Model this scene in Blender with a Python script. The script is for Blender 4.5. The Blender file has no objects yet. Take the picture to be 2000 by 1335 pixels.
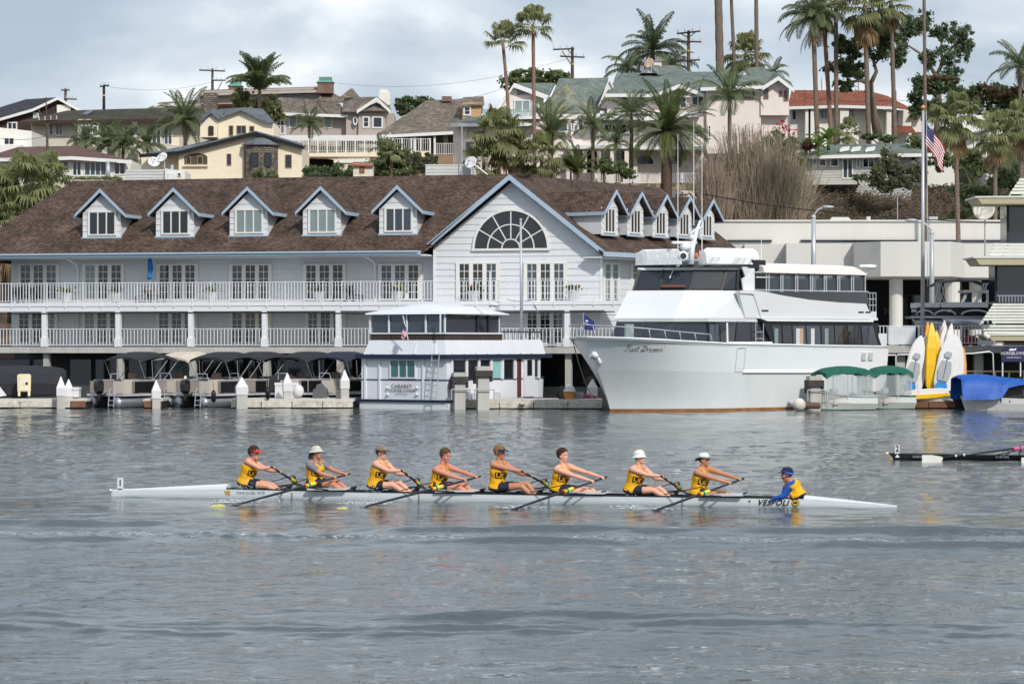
import bpy, bmesh, math, random
import numpy as np
from mathutils import Vector, Matrix
from mathutils.bvhtree import BVHTree
random.seed(7); np.random.seed(7)
SC = bpy.context.scene
COL = SC.collection
R = math.radians
# ---------------------------------------------------------------- camera, sky, sun, exposure
FPX, CH, HY = 5222.0, 3.5, 667.5          # focal length in photo pixels, eye height, horizon row
cd = bpy.data.cameras.new('camera'); cam = bpy.data.objects.new('camera', cd); COL.objects.link(cam)
cam.location = (0, 0, CH); cam.rotation_euler = (R(90), 0, 0)
cd.sensor_width = 36; cd.lens = FPX/2000*36; cd.clip_start = 0.5; cd.clip_end = 5000
SC.camera = cam
SUN_EL, SUN_AZ = 38, 27                    # elevation; degrees right of straight-behind the camera
w = bpy.data.worlds.new('World'); SC.world = w; w.use_nodes = True
nt = w.node_tree; N = nt.nodes; L = nt.links; N.clear()
def nd(t, **k):
    n = N.new(t)
    for a, b in k.items(): setattr(n, a, b)
    return n
out = nd('ShaderNodeOutputWorld'); bg = nd('ShaderNodeBackground'); bg.inputs[1].default_value = 0.1
sky = nd('ShaderNodeTexSky', sky_type='NISHITA', sun_disc=False)
sky.sun_elevation = R(SUN_EL); sky.sun_rotation = R(180 - SUN_AZ)
tc = nd('ShaderNodeTexCoord'); mp = nd('ShaderNodeMapping'); mp.inputs['Scale'].default_value = (1, 1, 2.3)
mp.inputs['Location'].default_value = (0.31, 0.0, 0.05)
L.new(tc.outputs['Generated'], mp.inputs[0])
n1 = nd('ShaderNodeTexNoise'); n1.inputs['Scale'].default_value = 7.0; n1.inputs['Detail'].default_value = 5; n1.inputs['Roughness'].default_value = .5; n1.inputs['Distortion'].default_value = .15
n2 = nd('ShaderNodeTexNoise'); n2.inputs['Scale'].default_value = 2.2; n2.inputs['Detail'].default_value = 3
L.new(mp.outputs[0], n1.inputs['Vector']); L.new(mp.outputs[0], n2.inputs['Vector'])
ad = nd('ShaderNodeMath', operation='MULTIPLY_ADD'); ad.inputs[1].default_value = .62
mu = nd('ShaderNodeMath', operation='MULTIPLY'); mu.inputs[1].default_value = .38
L.new(n1.outputs[0], ad.inputs[0]); L.new(n2.outputs[0], mu.inputs[0]); L.new(mu.outputs[0], ad.inputs[2])
cr = nd('ShaderNodeValToRGB'); L.new(ad.outputs[0], cr.inputs[0])
e = cr.color_ramp.elements
e[0].position = .455; e[0].color = (3.1, 3.7, 4.5, 1)
e[1].position = .61; e[1].color = (8.2, 8.3, 8.4, 1)
m_ = cr.color_ramp.elements.new(.535); m_.color = (4.8, 5.25, 5.8, 1)
mx = nd('ShaderNodeMixRGB'); mx.inputs[0].default_value = .88
L.new(sky.outputs[0], mx.inputs[1]); L.new(cr.outputs[0], mx.inputs[2])
L.new(mx.outputs[0], bg.inputs[0]); L.new(bg.outputs[0], out.inputs[0])
sd = bpy.data.lights.new('sun', 'SUN'); sun = bpy.data.objects.new('sun', sd); COL.objects.link(sun)
sd.energy = 2.15; sd.angle = R(3.0); sd.color = (1.0, .96, .90)
_a, _e = R(SUN_AZ), R(SUN_EL)
SDIR = Vector((math.sin(_a)*math.cos(_e), -math.cos(_a)*math.cos(_e), math.sin(_e)))
sun.rotation_euler = SDIR.to_track_quat('Z', 'Y').to_euler()
SC.view_settings.view_transform = 'Standard'; SC.view_settings.look = 'None'
SC.view_settings.gamma = 1; SC.view_settings.exposure = 0.5; SC.view_settings.use_curve_mapping = False
SC.cycles.max_bounces = 6; SC.cycles.diffuse_bounces = 3; SC.cycles.glossy_bounces = 3
SC.cycles.transparent_max_bounces = 12; SC.cycles.transmission_bounces = 4
SC.cycles.caustics_reflective = False; SC.cycles.caustics_refractive = False

# ---------------------------------------------------------------- helpers
def lin(c): 
    c = c/255.0
    return c/12.92 if c <= .04045 else ((c+.055)/1.055)**2.4
def P(px, py, Y):                          # world point seen at photo pixel px,py at distance Y
    return Vector(((px-1000)/FPX*Y, Y, CH-(py-HY)/FPX*Y))
class Frame:
    """upright working plane: u along it, v into the distance, z up"""
    def __init__(s, px0, Y0, deg=0):
        a = R(deg); s.o = Vector(((px0-1000)/FPX*Y0, Y0)); s.d = Vector((math.cos(a), math.sin(a))); s.n = Vector((-math.sin(a), math.cos(a)))
    def u(s, px, v=0):
        m = (px-1000)/FPX; o = s.o+s.n*v
        return (m*o.y-o.x)/(s.d.x-m*s.d.y)
    def dep(s, px, v=0): return s.o.y+s.n.y*v+s.u(px, v)*s.d.y
    def z(s, px, py, v=0): return CH-(py-HY)/FPX*s.dep(px, v)
    def w(s, u, v, z): 
        p = s.o+s.d*u+s.n*v
        return Vector((p.x, p.y, z))
    def L(s, px, py, v=0): return (s.u(px, v), v, s.z(px, py, v))      # local u,v,z of a pixel on plane v
    def W(s, px, py, v=0): return s.w(*s.L(px, py, v))
    def scale(s, px, v=0): return FPX/s.dep(px, v)
MATS = {}
def mat(name, rgb, rough=.75, var=.10, scale=2.0, metal=0, spec=.4, grime=0.0, bump=0.0, bscale=30, streak=False, k=1.0):
    """procedural paint: sRGB colour, noise variation, optional grime and grain"""
    if name in MATS: return MATS[name]
    m = bpy.data.materials.new(name); m.use_nodes = True; t = m.node_tree; n = t.nodes; l = t.links
    b = n['Principled BSDF']; b.inputs['Roughness'].default_value = rough; b.inputs['Metallic'].default_value = metal
    b.inputs['Specular IOR Level'].default_value = spec
    base = [min(.86, lin(c)*k) for c in rgb]
    g = n.new('ShaderNodeNewGeometry'); mpn = n.new('ShaderNodeMapping'); l.new(g.outputs['Position'], mpn.inputs[0])
    if streak: mpn.inputs['Scale'].default_value = (1, 1, .18)
    nz = n.new('ShaderNodeTexNoise'); nz.inputs['Scale'].default_value = scale; nz.inputs['Detail'].default_value = 6; nz.inputs['Roughness'].default_value = .65
    l.new(mpn.outputs[0], nz.inputs['Vector'])
    c = n.new('ShaderNodeValToRGB'); l.new(nz.outputs[0], c.inputs[0])
    c.color_ramp.elements[0].position = .3; c.color_ramp.elements[1].position = .7
    lo = [x*(1-var) for x in base]; hi = [min(.9, x*(1+var*.7)) for x in base]
    c.color_ramp.elements[0].color = lo+[1]; c.color_ramp.elements[1].color = hi+[1]
    src = c.outputs[0]
    if grime:
        gn = n.new('ShaderNodeTexNoise'); gn.inputs['Scale'].default_value = scale*.35; gn.inputs['Detail'].default_value = 8; gn.inputs['Roughness'].default_value = .7
        l.new(mpn.outputs[0], gn.inputs['Vector'])
        gr = n.new('ShaderNodeMapRange'); gr.inputs[1].default_value = .5; gr.inputs[2].default_value = .75; gr.inputs[3].default_value = 0; gr.inputs[4].default_value = grime
        l.new(gn.outputs[0], gr.inputs[0])
        mm = n.new('ShaderNodeMixRGB'); mm.inputs[2].default_value = (base[0]*.45, base[1]*.40, base[2]*.33, 1)
        l.new(gr.outputs[0], mm.inputs[0]); l.new(src, mm.inputs[1]); src = mm.outputs[0]
    l.new(src, b.inputs['Base Color'])
    if bump:
        bn = n.new('ShaderNodeTexNoise'); bn.inputs['Scale'].default_value = bscale; bn.inputs['Detail'].default_value = 3
        l.new(g.outputs['Position'], bn.inputs['Vector'])
        bb = n.new('ShaderNodeBump'); bb.inputs['Strength'].default_value = bump; bb.inputs['Distance'].default_value = .05
        l.new(bn.outputs[0], bb.inputs['Height']); l.new(bb.outputs[0], b.inputs['Normal'])
    MATS[name] = m; return m
def brickmat(name, c1, c2, mortar, bw, bh, gap=.012, rough=.85, bump=.6, offs=.5, k=1.0, wear=.35, wearc=None, mossy=None):
    """courses of shingles, tiles, stones or bricks mapped in metres along each face"""
    if name in MATS: return MATS[name]
    m = bpy.data.materials.new(name); m.use_nodes = True; t = m.node_tree; n = t.nodes; l = t.links
    b = n['Principled BSDF']; b.inputs['Roughness'].default_value = rough; b.inputs['Specular IOR Level'].default_value = .2
    uv = n.new('ShaderNodeUVMap'); uv.uv_map = 'UVMap'
    wob = n.new('ShaderNodeTexNoise'); wob.inputs['Scale'].default_value = 1.7; wob.inputs['Detail'].default_value = 2; l.new(uv.outputs[0], wob.inputs['Vector'])
    va = n.new('ShaderNodeVectorMath'); va.operation = 'MULTIPLY_ADD'; va.inputs[1].default_value = (.12*bw*4, .5*bh, 0)
    l.new(wob.outputs['Color'], va.inputs[0]); l.new(uv.outputs[0], va.inputs[2])
    br = n.new('ShaderNodeTexBrick'); l.new(va.outputs[0], br.inputs['Vector'])
    br.inputs['Scale'].default_value = 1; br.inputs['Brick Width'].default_value = bw; br.inputs['Row Height'].default_value = bh
    br.inputs['Mortar Size'].default_value = gap; br.inputs['Mortar Smooth'].default_value = .3; br.inputs['Bias'].default_value = 0; br.offset = offs
    f = lambda c: [lin(x)*k for x in c]+[1]
    br.inputs['Color1'].default_value = f(c1); br.inputs['Color2'].default_value = f(c2); br.inputs['Mortar'].default_value = f(mortar)
    nz = n.new('ShaderNodeTexNoise'); nz.inputs['Scale'].default_value = .5; nz.inputs['Detail'].default_value = 9; nz.inputs['Roughness'].default_value = .72; l.new(uv.outputs[0], nz.inputs['Vector'])
    mr = n.new('ShaderNodeMapRange'); mr.inputs[1].default_value = .38; mr.inputs[2].default_value = .68; mr.inputs[3].default_value = 1-wear; mr.inputs[4].default_value = 1+wear*.6
    l.new(nz.outputs[0], mr.inputs[0])
    mm = n.new('ShaderNodeVectorMath'); mm.operation = 'SCALE'; l.new(br.outputs[0], mm.inputs[0]); l.new(mr.outputs[0], mm.inputs['Scale'])
    src = mm.outputs[0]
    if mossy:
        n3 = n.new('ShaderNodeTexNoise'); n3.inputs['Scale'].default_value = .9; n3.inputs['Detail'].default_value = 6; l.new(uv.outputs[0], n3.inputs['Vector'])
        r3 = n.new('ShaderNodeMapRange'); r3.inputs[1].default_value = .52; r3.inputs[2].default_value = .66; r3.inputs[4].default_value = .6; l.new(n3.outputs[0], r3.inputs[0])
        x3 = n.new('ShaderNodeMixRGB'); x3.inputs[2].default_value = f(mossy); l.new(r3.outputs[0], x3.inputs[0]); l.new(src, x3.inputs[1]); src = x3.outputs[0]
    l.new(src, b.inputs['Base Color'])
    if bump:
        bb = n.new('ShaderNodeBump'); bb.inputs['Strength'].default_value = bump; bb.inputs['Distance'].default_value = .03
        iv = n.new('ShaderNodeMath'); iv.operation = 'SUBTRACT'; iv.inputs[0].default_value = 1; l.new(br.outputs['Fac'], iv.inputs[1])
        l.new(iv.outputs[0], bb.inputs['Height']); l.new(bb.outputs[0], b.inputs['Normal'])
    MATS[name] = m; return m
def glassmat(name, rgb, rough=.06, spec=.9, var=.25, scale=.8, alpha=1.0):
    m = mat(name, rgb, rough=rough, var=var, scale=scale, spec=spec)
    if alpha < 1: m.node_tree.nodes['Principled BSDF'].inputs['Alpha'].default_value = alpha
    return m

def root_of(o):
    while o.parent: o = o.parent
    return o
ORG = {}                                    # origin of every top-level thing, by name
class MB:
    """collects solids and links them as one mesh; coordinates go through frame fr if given"""
    def __init__(s, fr=None): s.V = []; s.F = []; s.fr = fr
    def _a(s, pts):
        i = len(s.V)
        if s.fr is not None: pts = [s.fr.w(*p) for p in pts]
        s.V += [tuple(p) for p in pts]; return i
    def face(s, pts): i = s._a(pts); s.F.append(tuple(range(i, i+len(pts)))); return s
    def box(s, x0, x1, y0, y1, z0, z1):
        i = s._a([(x0,y0,z0),(x1,y0,z0),(x1,y1,z0),(x0,y1,z0),(x0,y0,z1),(x1,y0,z1),(x1,y1,z1),(x0,y1,z1)])
        for f in ((0,3,2,1),(4,5,6,7),(0,1,5,4),(1,2,6,5),(2,3,7,6),(3,0,4,7)): s.F.append(tuple(i+k for k in f))
        return s
    def ext(s, pts, vec):                    # extrude polygon pts along vec (local)
        n = len(pts); q = [tuple(p[k]+vec[k] for k in range(3)) for p in pts]
        i = s._a(list(pts)+q)
        s.F.append(tuple(range(i, i+n))); s.F.append(tuple(range(i+2*n-1, i+n-1, -1)))
        for k in range(n): s.F.append((i+k, i+(k+1)%n, i+n+(k+1)%n, i+n+k))
        return s
    def loft(s, rings, closed=True, cap=True):
        n = len(rings[0]); idx = [s._a(r) for r in rings]
        for a, b in zip(idx, idx[1:]):
            for k in range(n if closed else n-1): s.F.append((a+k, a+(k+1)%n, b+(k+1)%n, b+k))
        if cap and closed: s.F.append(tuple(range(idx[0]+n-1, idx[0]-1, -1))); s.F.append(tuple(range(idx[-1], idx[-1]+n)))
        return s
    def tube(s, pts, r, n=6, cap=True):
        pts = [Vector(p) for p in pts]; rs = r if isinstance(r, (list, tuple)) else [r]*len(pts); rings = []
        for k, p in enumerate(pts):
            a = pts[max(0, k-1)]; b = pts[min(len(pts)-1, k+1)]; t = (b-a).normalized()
            ref = Vector((0,0,1)) if abs(t.z) < .9 else Vector((0,1,0))
            x = t.cross(ref).normalized(); y = t.cross(x)
            rings.append([p+(x*math.cos(2*math.pi*j/n)+y*math.sin(2*math.pi*j/n))*rs[k] for j in range(n)])
        return s.loft(rings, True, cap)
    def lathe(s, prof, c=(0,0,0), n=12, axis='z'):  # prof: (r, h)
        rings = []
        for r, h in prof:
            ring = []
            for j in range(n):
                a = 2*math.pi*j/n; x, y = r*math.cos(a), r*math.sin(a)
                p = {'z': (x, y, h), 'x': (h, x, y), 'y': (x, h, y)}[axis]
                ring.append((c[0]+p[0], c[1]+p[1], c[2]+p[2]))
            rings.append(ring)
        return s.loft(rings)
    def ball(s, c, r, n=10, m=6):
        rx, ry, rz = r if isinstance(r, (tuple, list)) else (r, r, r)
        rings = [[(c[0]+rx*math.sin(math.pi*(i+.02)/(m+.04))*math.cos(2*math.pi*j/n), c[1]+ry*math.sin(math.pi*(i+.02)/(m+.04))*math.sin(2*math.pi*j/n), c[2]-rz*math.cos(math.pi*(i+.02)/(m+.04))) for j in range(n)] for i in range(m+1)]
        return s.loft(rings)
    def build(s, name, m, parent=None, smooth=False, kind=None, label=None, uv=False, fixn=True):
        V = np.array(s.V, dtype=np.float64).reshape(-1, 3)
        if parent is None:
            if kind == 'structure': org = Vector((0, 0, 0))
            else: org = Vector(((V[:,0].min()+V[:,0].max())/2, (V[:,1].min()+V[:,1].max())/2, V[:,2].min()))
        else: org = ORG[root_of(parent).name]
        me = bpy.data.meshes.new(name)
        me.from_pydata((V-np.array(org)).tolist(), [], s.F)
        if fixn:
            bm = bmesh.new(); bm.from_mesh(me); bmesh.ops.recalc_face_normals(bm, faces=bm.faces); bm.to_mesh(me); bm.free()
        me.materials.append(m)
        if smooth: me.polygons.foreach_set('use_smooth', [True]*len(me.polygons))
        if uv: autouv(me)
        o = bpy.data.objects.new(name, me); COL.objects.link(o)
        if parent is not None: o.parent = parent
        else: o.location = org; ORG[o.name] = org
        if kind: o['kind'] = kind
        if label: o['label'] = label
        return o
def autouv(me):
    nl = len(me.loops); co = np.empty(len(me.vertices)*3); me.vertices.foreach_get('co', co); co = co.reshape(-1, 3)
    vi = np.empty(nl, dtype=np.int32); me.loops.foreach_get('vertex_index', vi)
    np_ = len(me.polygons); nn = np.empty(np_*3); me.polygons.foreach_get('normal', nn); nn = nn.reshape(-1, 3)
    lt = np.empty(np_, dtype=np.int32); me.polygons.foreach_get('loop_total', lt)
    n = np.repeat(nn, lt, axis=0); t = np.stack([-n[:,1], n[:,0], np.zeros(nl)], 1); ln = np.linalg.norm(t, axis=1)
    t[ln < 1e-3] = (1, 0, 0); ln[ln < 1e-3] = 1; t /= ln[:, None]; b = np.cross(n, t); p = co[vi]
    uv = np.stack([(p*t).sum(1), (p*b).sum(1)], 1).astype(np.float32)
    me.uv_layers.new(name='UVMap'); me.uv_layers['UVMap'].data.foreach_set('uv', uv.ravel())
def thing(name, label, cat, loc, group=None):
    o = bpy.data.objects.new(name, None); COL.objects.link(o); o.location = loc; o.empty_display_size = .3
    ORG[o.name] = Vector(loc); o['label'] = label; o['category'] = cat
    if group: o['group'] = group
    return o
def tag(o, label, cat, group=None):
    o['label'] = label; o['category'] = cat
    if group: o['group'] = group
    return o
def inst(me, name, parent, M, label=None):   # an object that shares mesh me, placed by world matrix M
    o = bpy.data.objects.new(name, me); COL.objects.link(o)
    if parent is not None: o.parent = parent; o.matrix_local = Matrix.Translation(-ORG[root_of(parent).name]) @ M
    else: o.matrix_local = M; ORG[o.name] = M.to_translation()
    if label: o['label'] = label
    return o
def copy_tree(o, parent=None):
    c = o.copy(); COL.objects.link(c)
    if parent: c.parent = parent
    else: ORG[c.name] = Vector(o.location)
    for ch in list(o.children): copy_tree(ch, c)
    return c
def textmesh(s, size, shear=0, bold=0.0, spacing=1.0):
    cu = bpy.data.curves.new('t', 'FONT'); cu.body = s; cu.size = size; cu.shear = shear; cu.offset = bold; cu.space_character = spacing
    cu.align_x = 'CENTER'; cu.align_y = 'CENTER'; cu.resolution_u = 2; cu.fill_mode = 'BOTH'
    o = bpy.data.objects.new('t', cu); COL.objects.link(o)
    me = bpy.data.meshes.new_from_object(o.evaluated_get(bpy.context.evaluated_depsgraph_get()))
    bpy.data.objects.remove(o); bpy.data.curves.remove(cu)
    V = [tuple(v.co) for v in me.vertices]; F = [tuple(p.vertices) for p in me.polygons]
    bpy.data.meshes.remove(me); return V, F
def lettering(name, s, size, m, parent, to3d, **k):
    """flat letters; to3d maps text x,y to world"""
    V, F = textmesh(s, size, **k); b = MB(); b.V = [tuple(to3d(v[0], v[1])) for v in V]; b.F = F
    return b.build(name, m, parent, fixn=False)
# ---------------------------------------------------------------- materials
WHITE = mat('white_paint', (238,240,243), rough=.45, var=.05, scale=.8, k=.92, grime=.10)
WALLW = mat('pale_blue_grey_siding', (219,222,225), rough=.7, var=.05, scale=.9, k=.96, grime=.10, streak=True)
TRIMB = mat('powder_blue_trim', (164,184,201), rough=.6, var=.05, k=1.0)
DARKV = mat('dark_interior', (26,27,32), rough=.8, var=.3)
GLASS = glassmat('dark_window_glass', (28,33,40))
GLASSB = glassmat('blind_behind_glass', (130,145,145), rough=.12, spec=.6, var=.1)
GLASSM = glassmat('mid_window_glass', (62,72,84), var=.3)
STEEL = mat('brushed_steel', (186,190,196), rough=.4, metal=.25, var=.08)
CONC = mat('weathered_concrete', (190,188,182), rough=.9, var=.12, grime=.5, streak=True, scale=1.5, bump=.3)
BLACKP = mat('black_plastic', (22,23,26), rough=.35, var=.2)
CANVB = mat('black_canvas', (44,46,52), rough=.85, var=.15, bump=.2, bscale=6)
WOOD = mat('weathered_timber', (120,98,78), rough=.9, var=.3, scale=3, grime=.4, bump=.4)
BARK = mat('palm_bark', (112,98,84), rough=.95, var=.3, scale=4, bump=.6, bscale=12)
# ================================================================ water, ground
def water_height(X, Y):
    rs = np.random.RandomState(5); h = np.zeros_like(X)
    for i in range(90):
        lam = .26*(3.0/.26)**(rs.rand()**1.15); k = 2*math.pi/lam; th = rs.normal(math.pi/2+.25, .75); ph = rs.rand()*6.28
        a = .0052*lam**.95*(.5+rs.rand())*.37
        if lam < .55: a = a*np.clip((52-Y)/20, 0, 1)
        elif lam < .8: a = a*np.clip((75-Y)/25, 0, 1)
        elif lam < 1.6: a = a*np.clip((125-Y)/40, .0, 1)
        h += a*np.sin(k*(X*math.cos(th)+Y*math.sin(th))+ph)
    h *= 1-.5*np.clip(1-np.abs(Y+.27*X-54.5)/4.5, 0, 1)**.5*(np.abs(X) < 14)   # the hull shelters the strip beside it
    wob = .35*np.sin(X*.7)+.2*np.sin(X*1.9+1)
    def ridge(y0, s, a, w):
        d = Y-(y0+s*X+wob*.5+.22*np.sin(X*.43+y0)); m = .55+.45*np.sin(X*.55+y0*3)*np.sin(X*.23+y0); return a*m*np.exp(-(d/w)**2)
    # wash of the launch that went by: two crests far and two near
    h += ridge(49.5, -.14, .20, .36)+ridge(46.4, -.10, .15, .30)+ridge(47.2, -.16, .06, .2)+ridge(33.7, -.06, .12, .24)+ridge(33.1, -.02, .07, .16)+ridge(32.4, -.05, .11, .20)+ridge(31.9, -.09, .06, .14)
    foam = np.exp(-((Y-(47.7-.12*X))/.55)**2)
    h += foam*.03*np.sin(X*8+Y*9)*np.sin(X*5.3-Y*13)
    return h
def make_water():
    rows = []; y = 24.0
    while y < 150: rows.append(y); y += max(.055, .065*(y/40)**1.7)
    rows = np.array(rows); nc = 500; t = np.linspace(-1, 1, nc)
    half = rows*.24+3.5
    X = half[:, None]*t[None, :]; Y = np.repeat(rows[:, None], nc, 1)
    Z = water_height(X, Y); fade = np.clip((1-np.abs(t))*12, 0, 1)[None, :]*np.clip((rows-24)/1.5, 0, 1)[:, None]*np.clip((150-rows)/6, 0, 1)[:, None]
    Z *= fade; nr = len(rows)
    V = np.stack([X, Y, Z], -1).reshape(-1, 3)
    i = np.arange((nr-1)*nc).reshape(nr-1, nc)[:, :-1].ravel()
    F = np.stack([i, i+1, i+nc+1, i+nc], 1)
    V = V.tolist(); F = F.tolist()
    b = len(V)                               # flat water all round the swell
    y0, y1 = rows[0], rows[-1]; h0, h1 = half[0], half[-1]
    V += [(-h0,y0,0),(h0,y0,0),(h1,y1,0),(-h1,y1,0),(-600,y0,0),(600,y0,0),(600,y1,0),(-600,y1,0),(-600,-500,0),(600,-500,0),(-600,y1+12,0),(600,y1+12,0)]
    F += [(b+4,b+0,b+3,b+7),(b+1,b+5,b+6,b+2),(b+8,b+9,b+5,b+1,b+0,b+4),(b+7,b+3,b+2,b+6,b+11,b+10)]
    me = bpy.data.meshes.new('water'); me.from_pydata(V, [], F); me.polygons.foreach_set('use_smooth', [True]*len(me.polygons))
    m = bpy.data.materials.new('harbour_water'); m.use_nodes = True; t_ = m.node_tree; n = t_.nodes; l = t_.links
    p = n['Principled BSDF']; p.inputs['Roughness'].default_value = .10; p.inputs['IOR'].default_value = 1.55; p.inputs['Specular IOR Level'].default_value = .5
    g = n.new('ShaderNodeNewGeometry')
    def noi(sc, vec, det=3, dist=0):
        q = n.new('ShaderNodeMapping'); q.inputs['Scale'].default_value = vec; l.new(g.outputs['Position'], q.inputs[0])
        z = n.new('ShaderNodeTexNoise'); z.inputs['Scale'].default_value = sc; z.inputs['Detail'].default_value = det; z.inputs['Roughness'].default_value = .6; z.inputs['Distortion'].default_value = dist
        l.new(q.outputs[0], z.inputs['Vector']); return z
    a = noi(6.5, (.6, 1, 1), 5, .2); c = noi(1.6, (.6, 1, 1), 3); pt = noi(.06, (1, .5, 1), 3)
    sm = n.new('ShaderNodeMath'); sm.operation = 'MULTIPLY_ADD'; sm.inputs[1].default_value = 3.5
    l.new(c.outputs[0], sm.inputs[0]); l.new(a.outputs[0], sm.inputs[2])
    bp = n.new('ShaderNodeBump'); bp.inputs['Distance'].default_value = .022
    st = n.new('ShaderNodeMapRange'); st.inputs[1].default_value = .35; st.inputs[2].default_value = .65; st.inputs[3].default_value = .55; st.inputs[4].default_value = 1.0
    ac = n.new('ShaderNodeAttribute'); ac.attribute_name = 'calm'; cm = n.new('ShaderNodeMath'); cm.operation = 'MULTIPLY'
    l.new(pt.outputs[0], st.inputs[0]); l.new(st.outputs[0], cm.inputs[0]); l.new(ac.outputs['Fac'], cm.inputs[1]); l.new(cm.outputs[0], bp.inputs['Strength'])
    l.new(sm.outputs[0], bp.inputs['Height']); l.new(bp.outputs[0], p.inputs['Normal'])
    # foam where the wash has churned the surface
    at = n.new('ShaderNodeAttribute'); at.attribute_name = 'foam'
    fn = noi(11, (.45, 1, 1), 6, 1.2)
    fm = n.new('ShaderNodeMath'); fm.operation = 'MULTIPLY'; l.new(at.outputs['Fac'], fm.inputs[0])
    fr_ = n.new('ShaderNodeMapRange'); fr_.inputs[1].default_value = .53; fr_.inputs[2].default_value = .63; l.new(fn.outputs[0], fr_.inputs[0]); l.new(fr_.outputs[0], fm.inputs[1])
    mc = n.new('ShaderNodeMixRGB'); mc.inputs[1].default_value = (.055, .075, .080, 1); mc.inputs[2].default_value = (.55, .60, .63, 1)
    l.new(fm.outputs[0], mc.inputs[0]); l.new(mc.outputs[0], p.inputs['Base Color'])
    rm = n.new('ShaderNodeMapRange'); rm.inputs[3].default_value = .02; rm.inputs[4].default_value = .6; l.new(fm.outputs[0], rm.inputs[0]); l.new(rm.outputs[0], p.inputs['Roughness'])
    me.materials.append(m)
    VV = np.array(V); x, y = VV[:,0], VV[:,1]
    band = lambda y0, s, w: np.exp(-((y-(y0+s*x+.2*np.sin(x*.8)))/w)**2)
    f = 1.0*band(47.9, -.12, .7)+.7*band(28.9, -.06, .25)*(x > -2)+.6*band(28.2, .03, .16)+.5*band(29.6, -.12, .10)
    at_ = me.attributes.new('foam', 'FLOAT', 'POINT'); at_.data.foreach_set('value', np.clip(f, 0, 1).astype(np.float32))
    cl = 1-.65*np.clip(1-np.abs(y+.27*x-54.5)/4.5, 0, 1)**.5*(np.abs(x) < 14)-.45*np.clip(band(49.2, -.14, .6)+band(46.5, -.10, .5)+band(33.2, -.06, .5)+band(32.1, -.04, .5), 0, 1)
    me.attributes.new('calm', 'FLOAT', 'POINT').data.foreach_set('value', cl.astype(np.float32))
    o = bpy.data.objects.new('water', me); COL.objects.link(o); o['kind'] = 'structure'
make_water()
# seabed and the hillside: one sheet from the harbour to the horizon
def ground_z(x, y):
    ks = [(150, -2.5), (164, -2.5), (165, 3.1), (186, 3.2), (196, 9.5), (207, 14.6), (218, 15.6), (235, 19.0), (260, 23.5), (300, 27.5), (380, 29), (900, 26), (4000, 20)]
    yy = y-.02*x
    z = np.interp(yy, [k[0] for k in ks], [k[1] for k in ks])
    far = np.clip((yy-225)/60, 0, 1)
    side = np.interp(x, [-120, -45, -30, 60, 120], [-5, -4, 0, 0, 1])
    bumps = .5*np.sin(x*.35+y*.21)+.35*np.sin(x*.9-y*.5)+.25*np.sin(x*2.1+y*1.7)
    return z+far*side+bumps*np.clip((yy-188)/8, 0, 1)*np.clip((210-yy)/10+.15, .15, 1)
def make_ground():
    ys = np.concatenate([np.array([130, 150, 163, 163.9, 165]), np.arange(167, 187, 5), np.arange(187, 222, .8), np.arange(223, 330, 3.0), np.array([340, 380, 500, 900, 2000, 4000])])
    xs = np.concatenate([np.array([-3000, -1200, -500, -200, -130]), np.arange(-90, 91, 1.2), np.array([130, 200, 500, 1200, 3000])])
    X, Y = np.meshgrid(xs, ys); Z = ground_z(X, Y); nr, nc = X.shape
    V = np.stack([X, Y, Z], -1).reshape(-1, 3)
    i = np.arange((nr-1)*nc).reshape(nr-1, nc)[:, :-1].ravel(); F = np.stack([i, i+1, i+nc+1, i+nc], 1)
    me = bpy.data.meshes.new('hillside'); me.from_pydata(V.tolist(), [], F.tolist()); me.polygons.foreach_set('use_smooth', [True]*len(me.polygons))
    m = mat('dry_brush_soil', (112,92,76), rough=.95, var=.45, scale=.7, grime=.6, bump=1.0, bscale=3)
    me.materials.append(m); o = bpy.data.objects.new('hillside', me); COL.objects.link(o); o['kind'] = 'structure'
    b = MB(); b.box(-300, 300, -100, 200, -3.2, -3.0); b.build('seabed', m, kind='structure')
make_ground()
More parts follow.
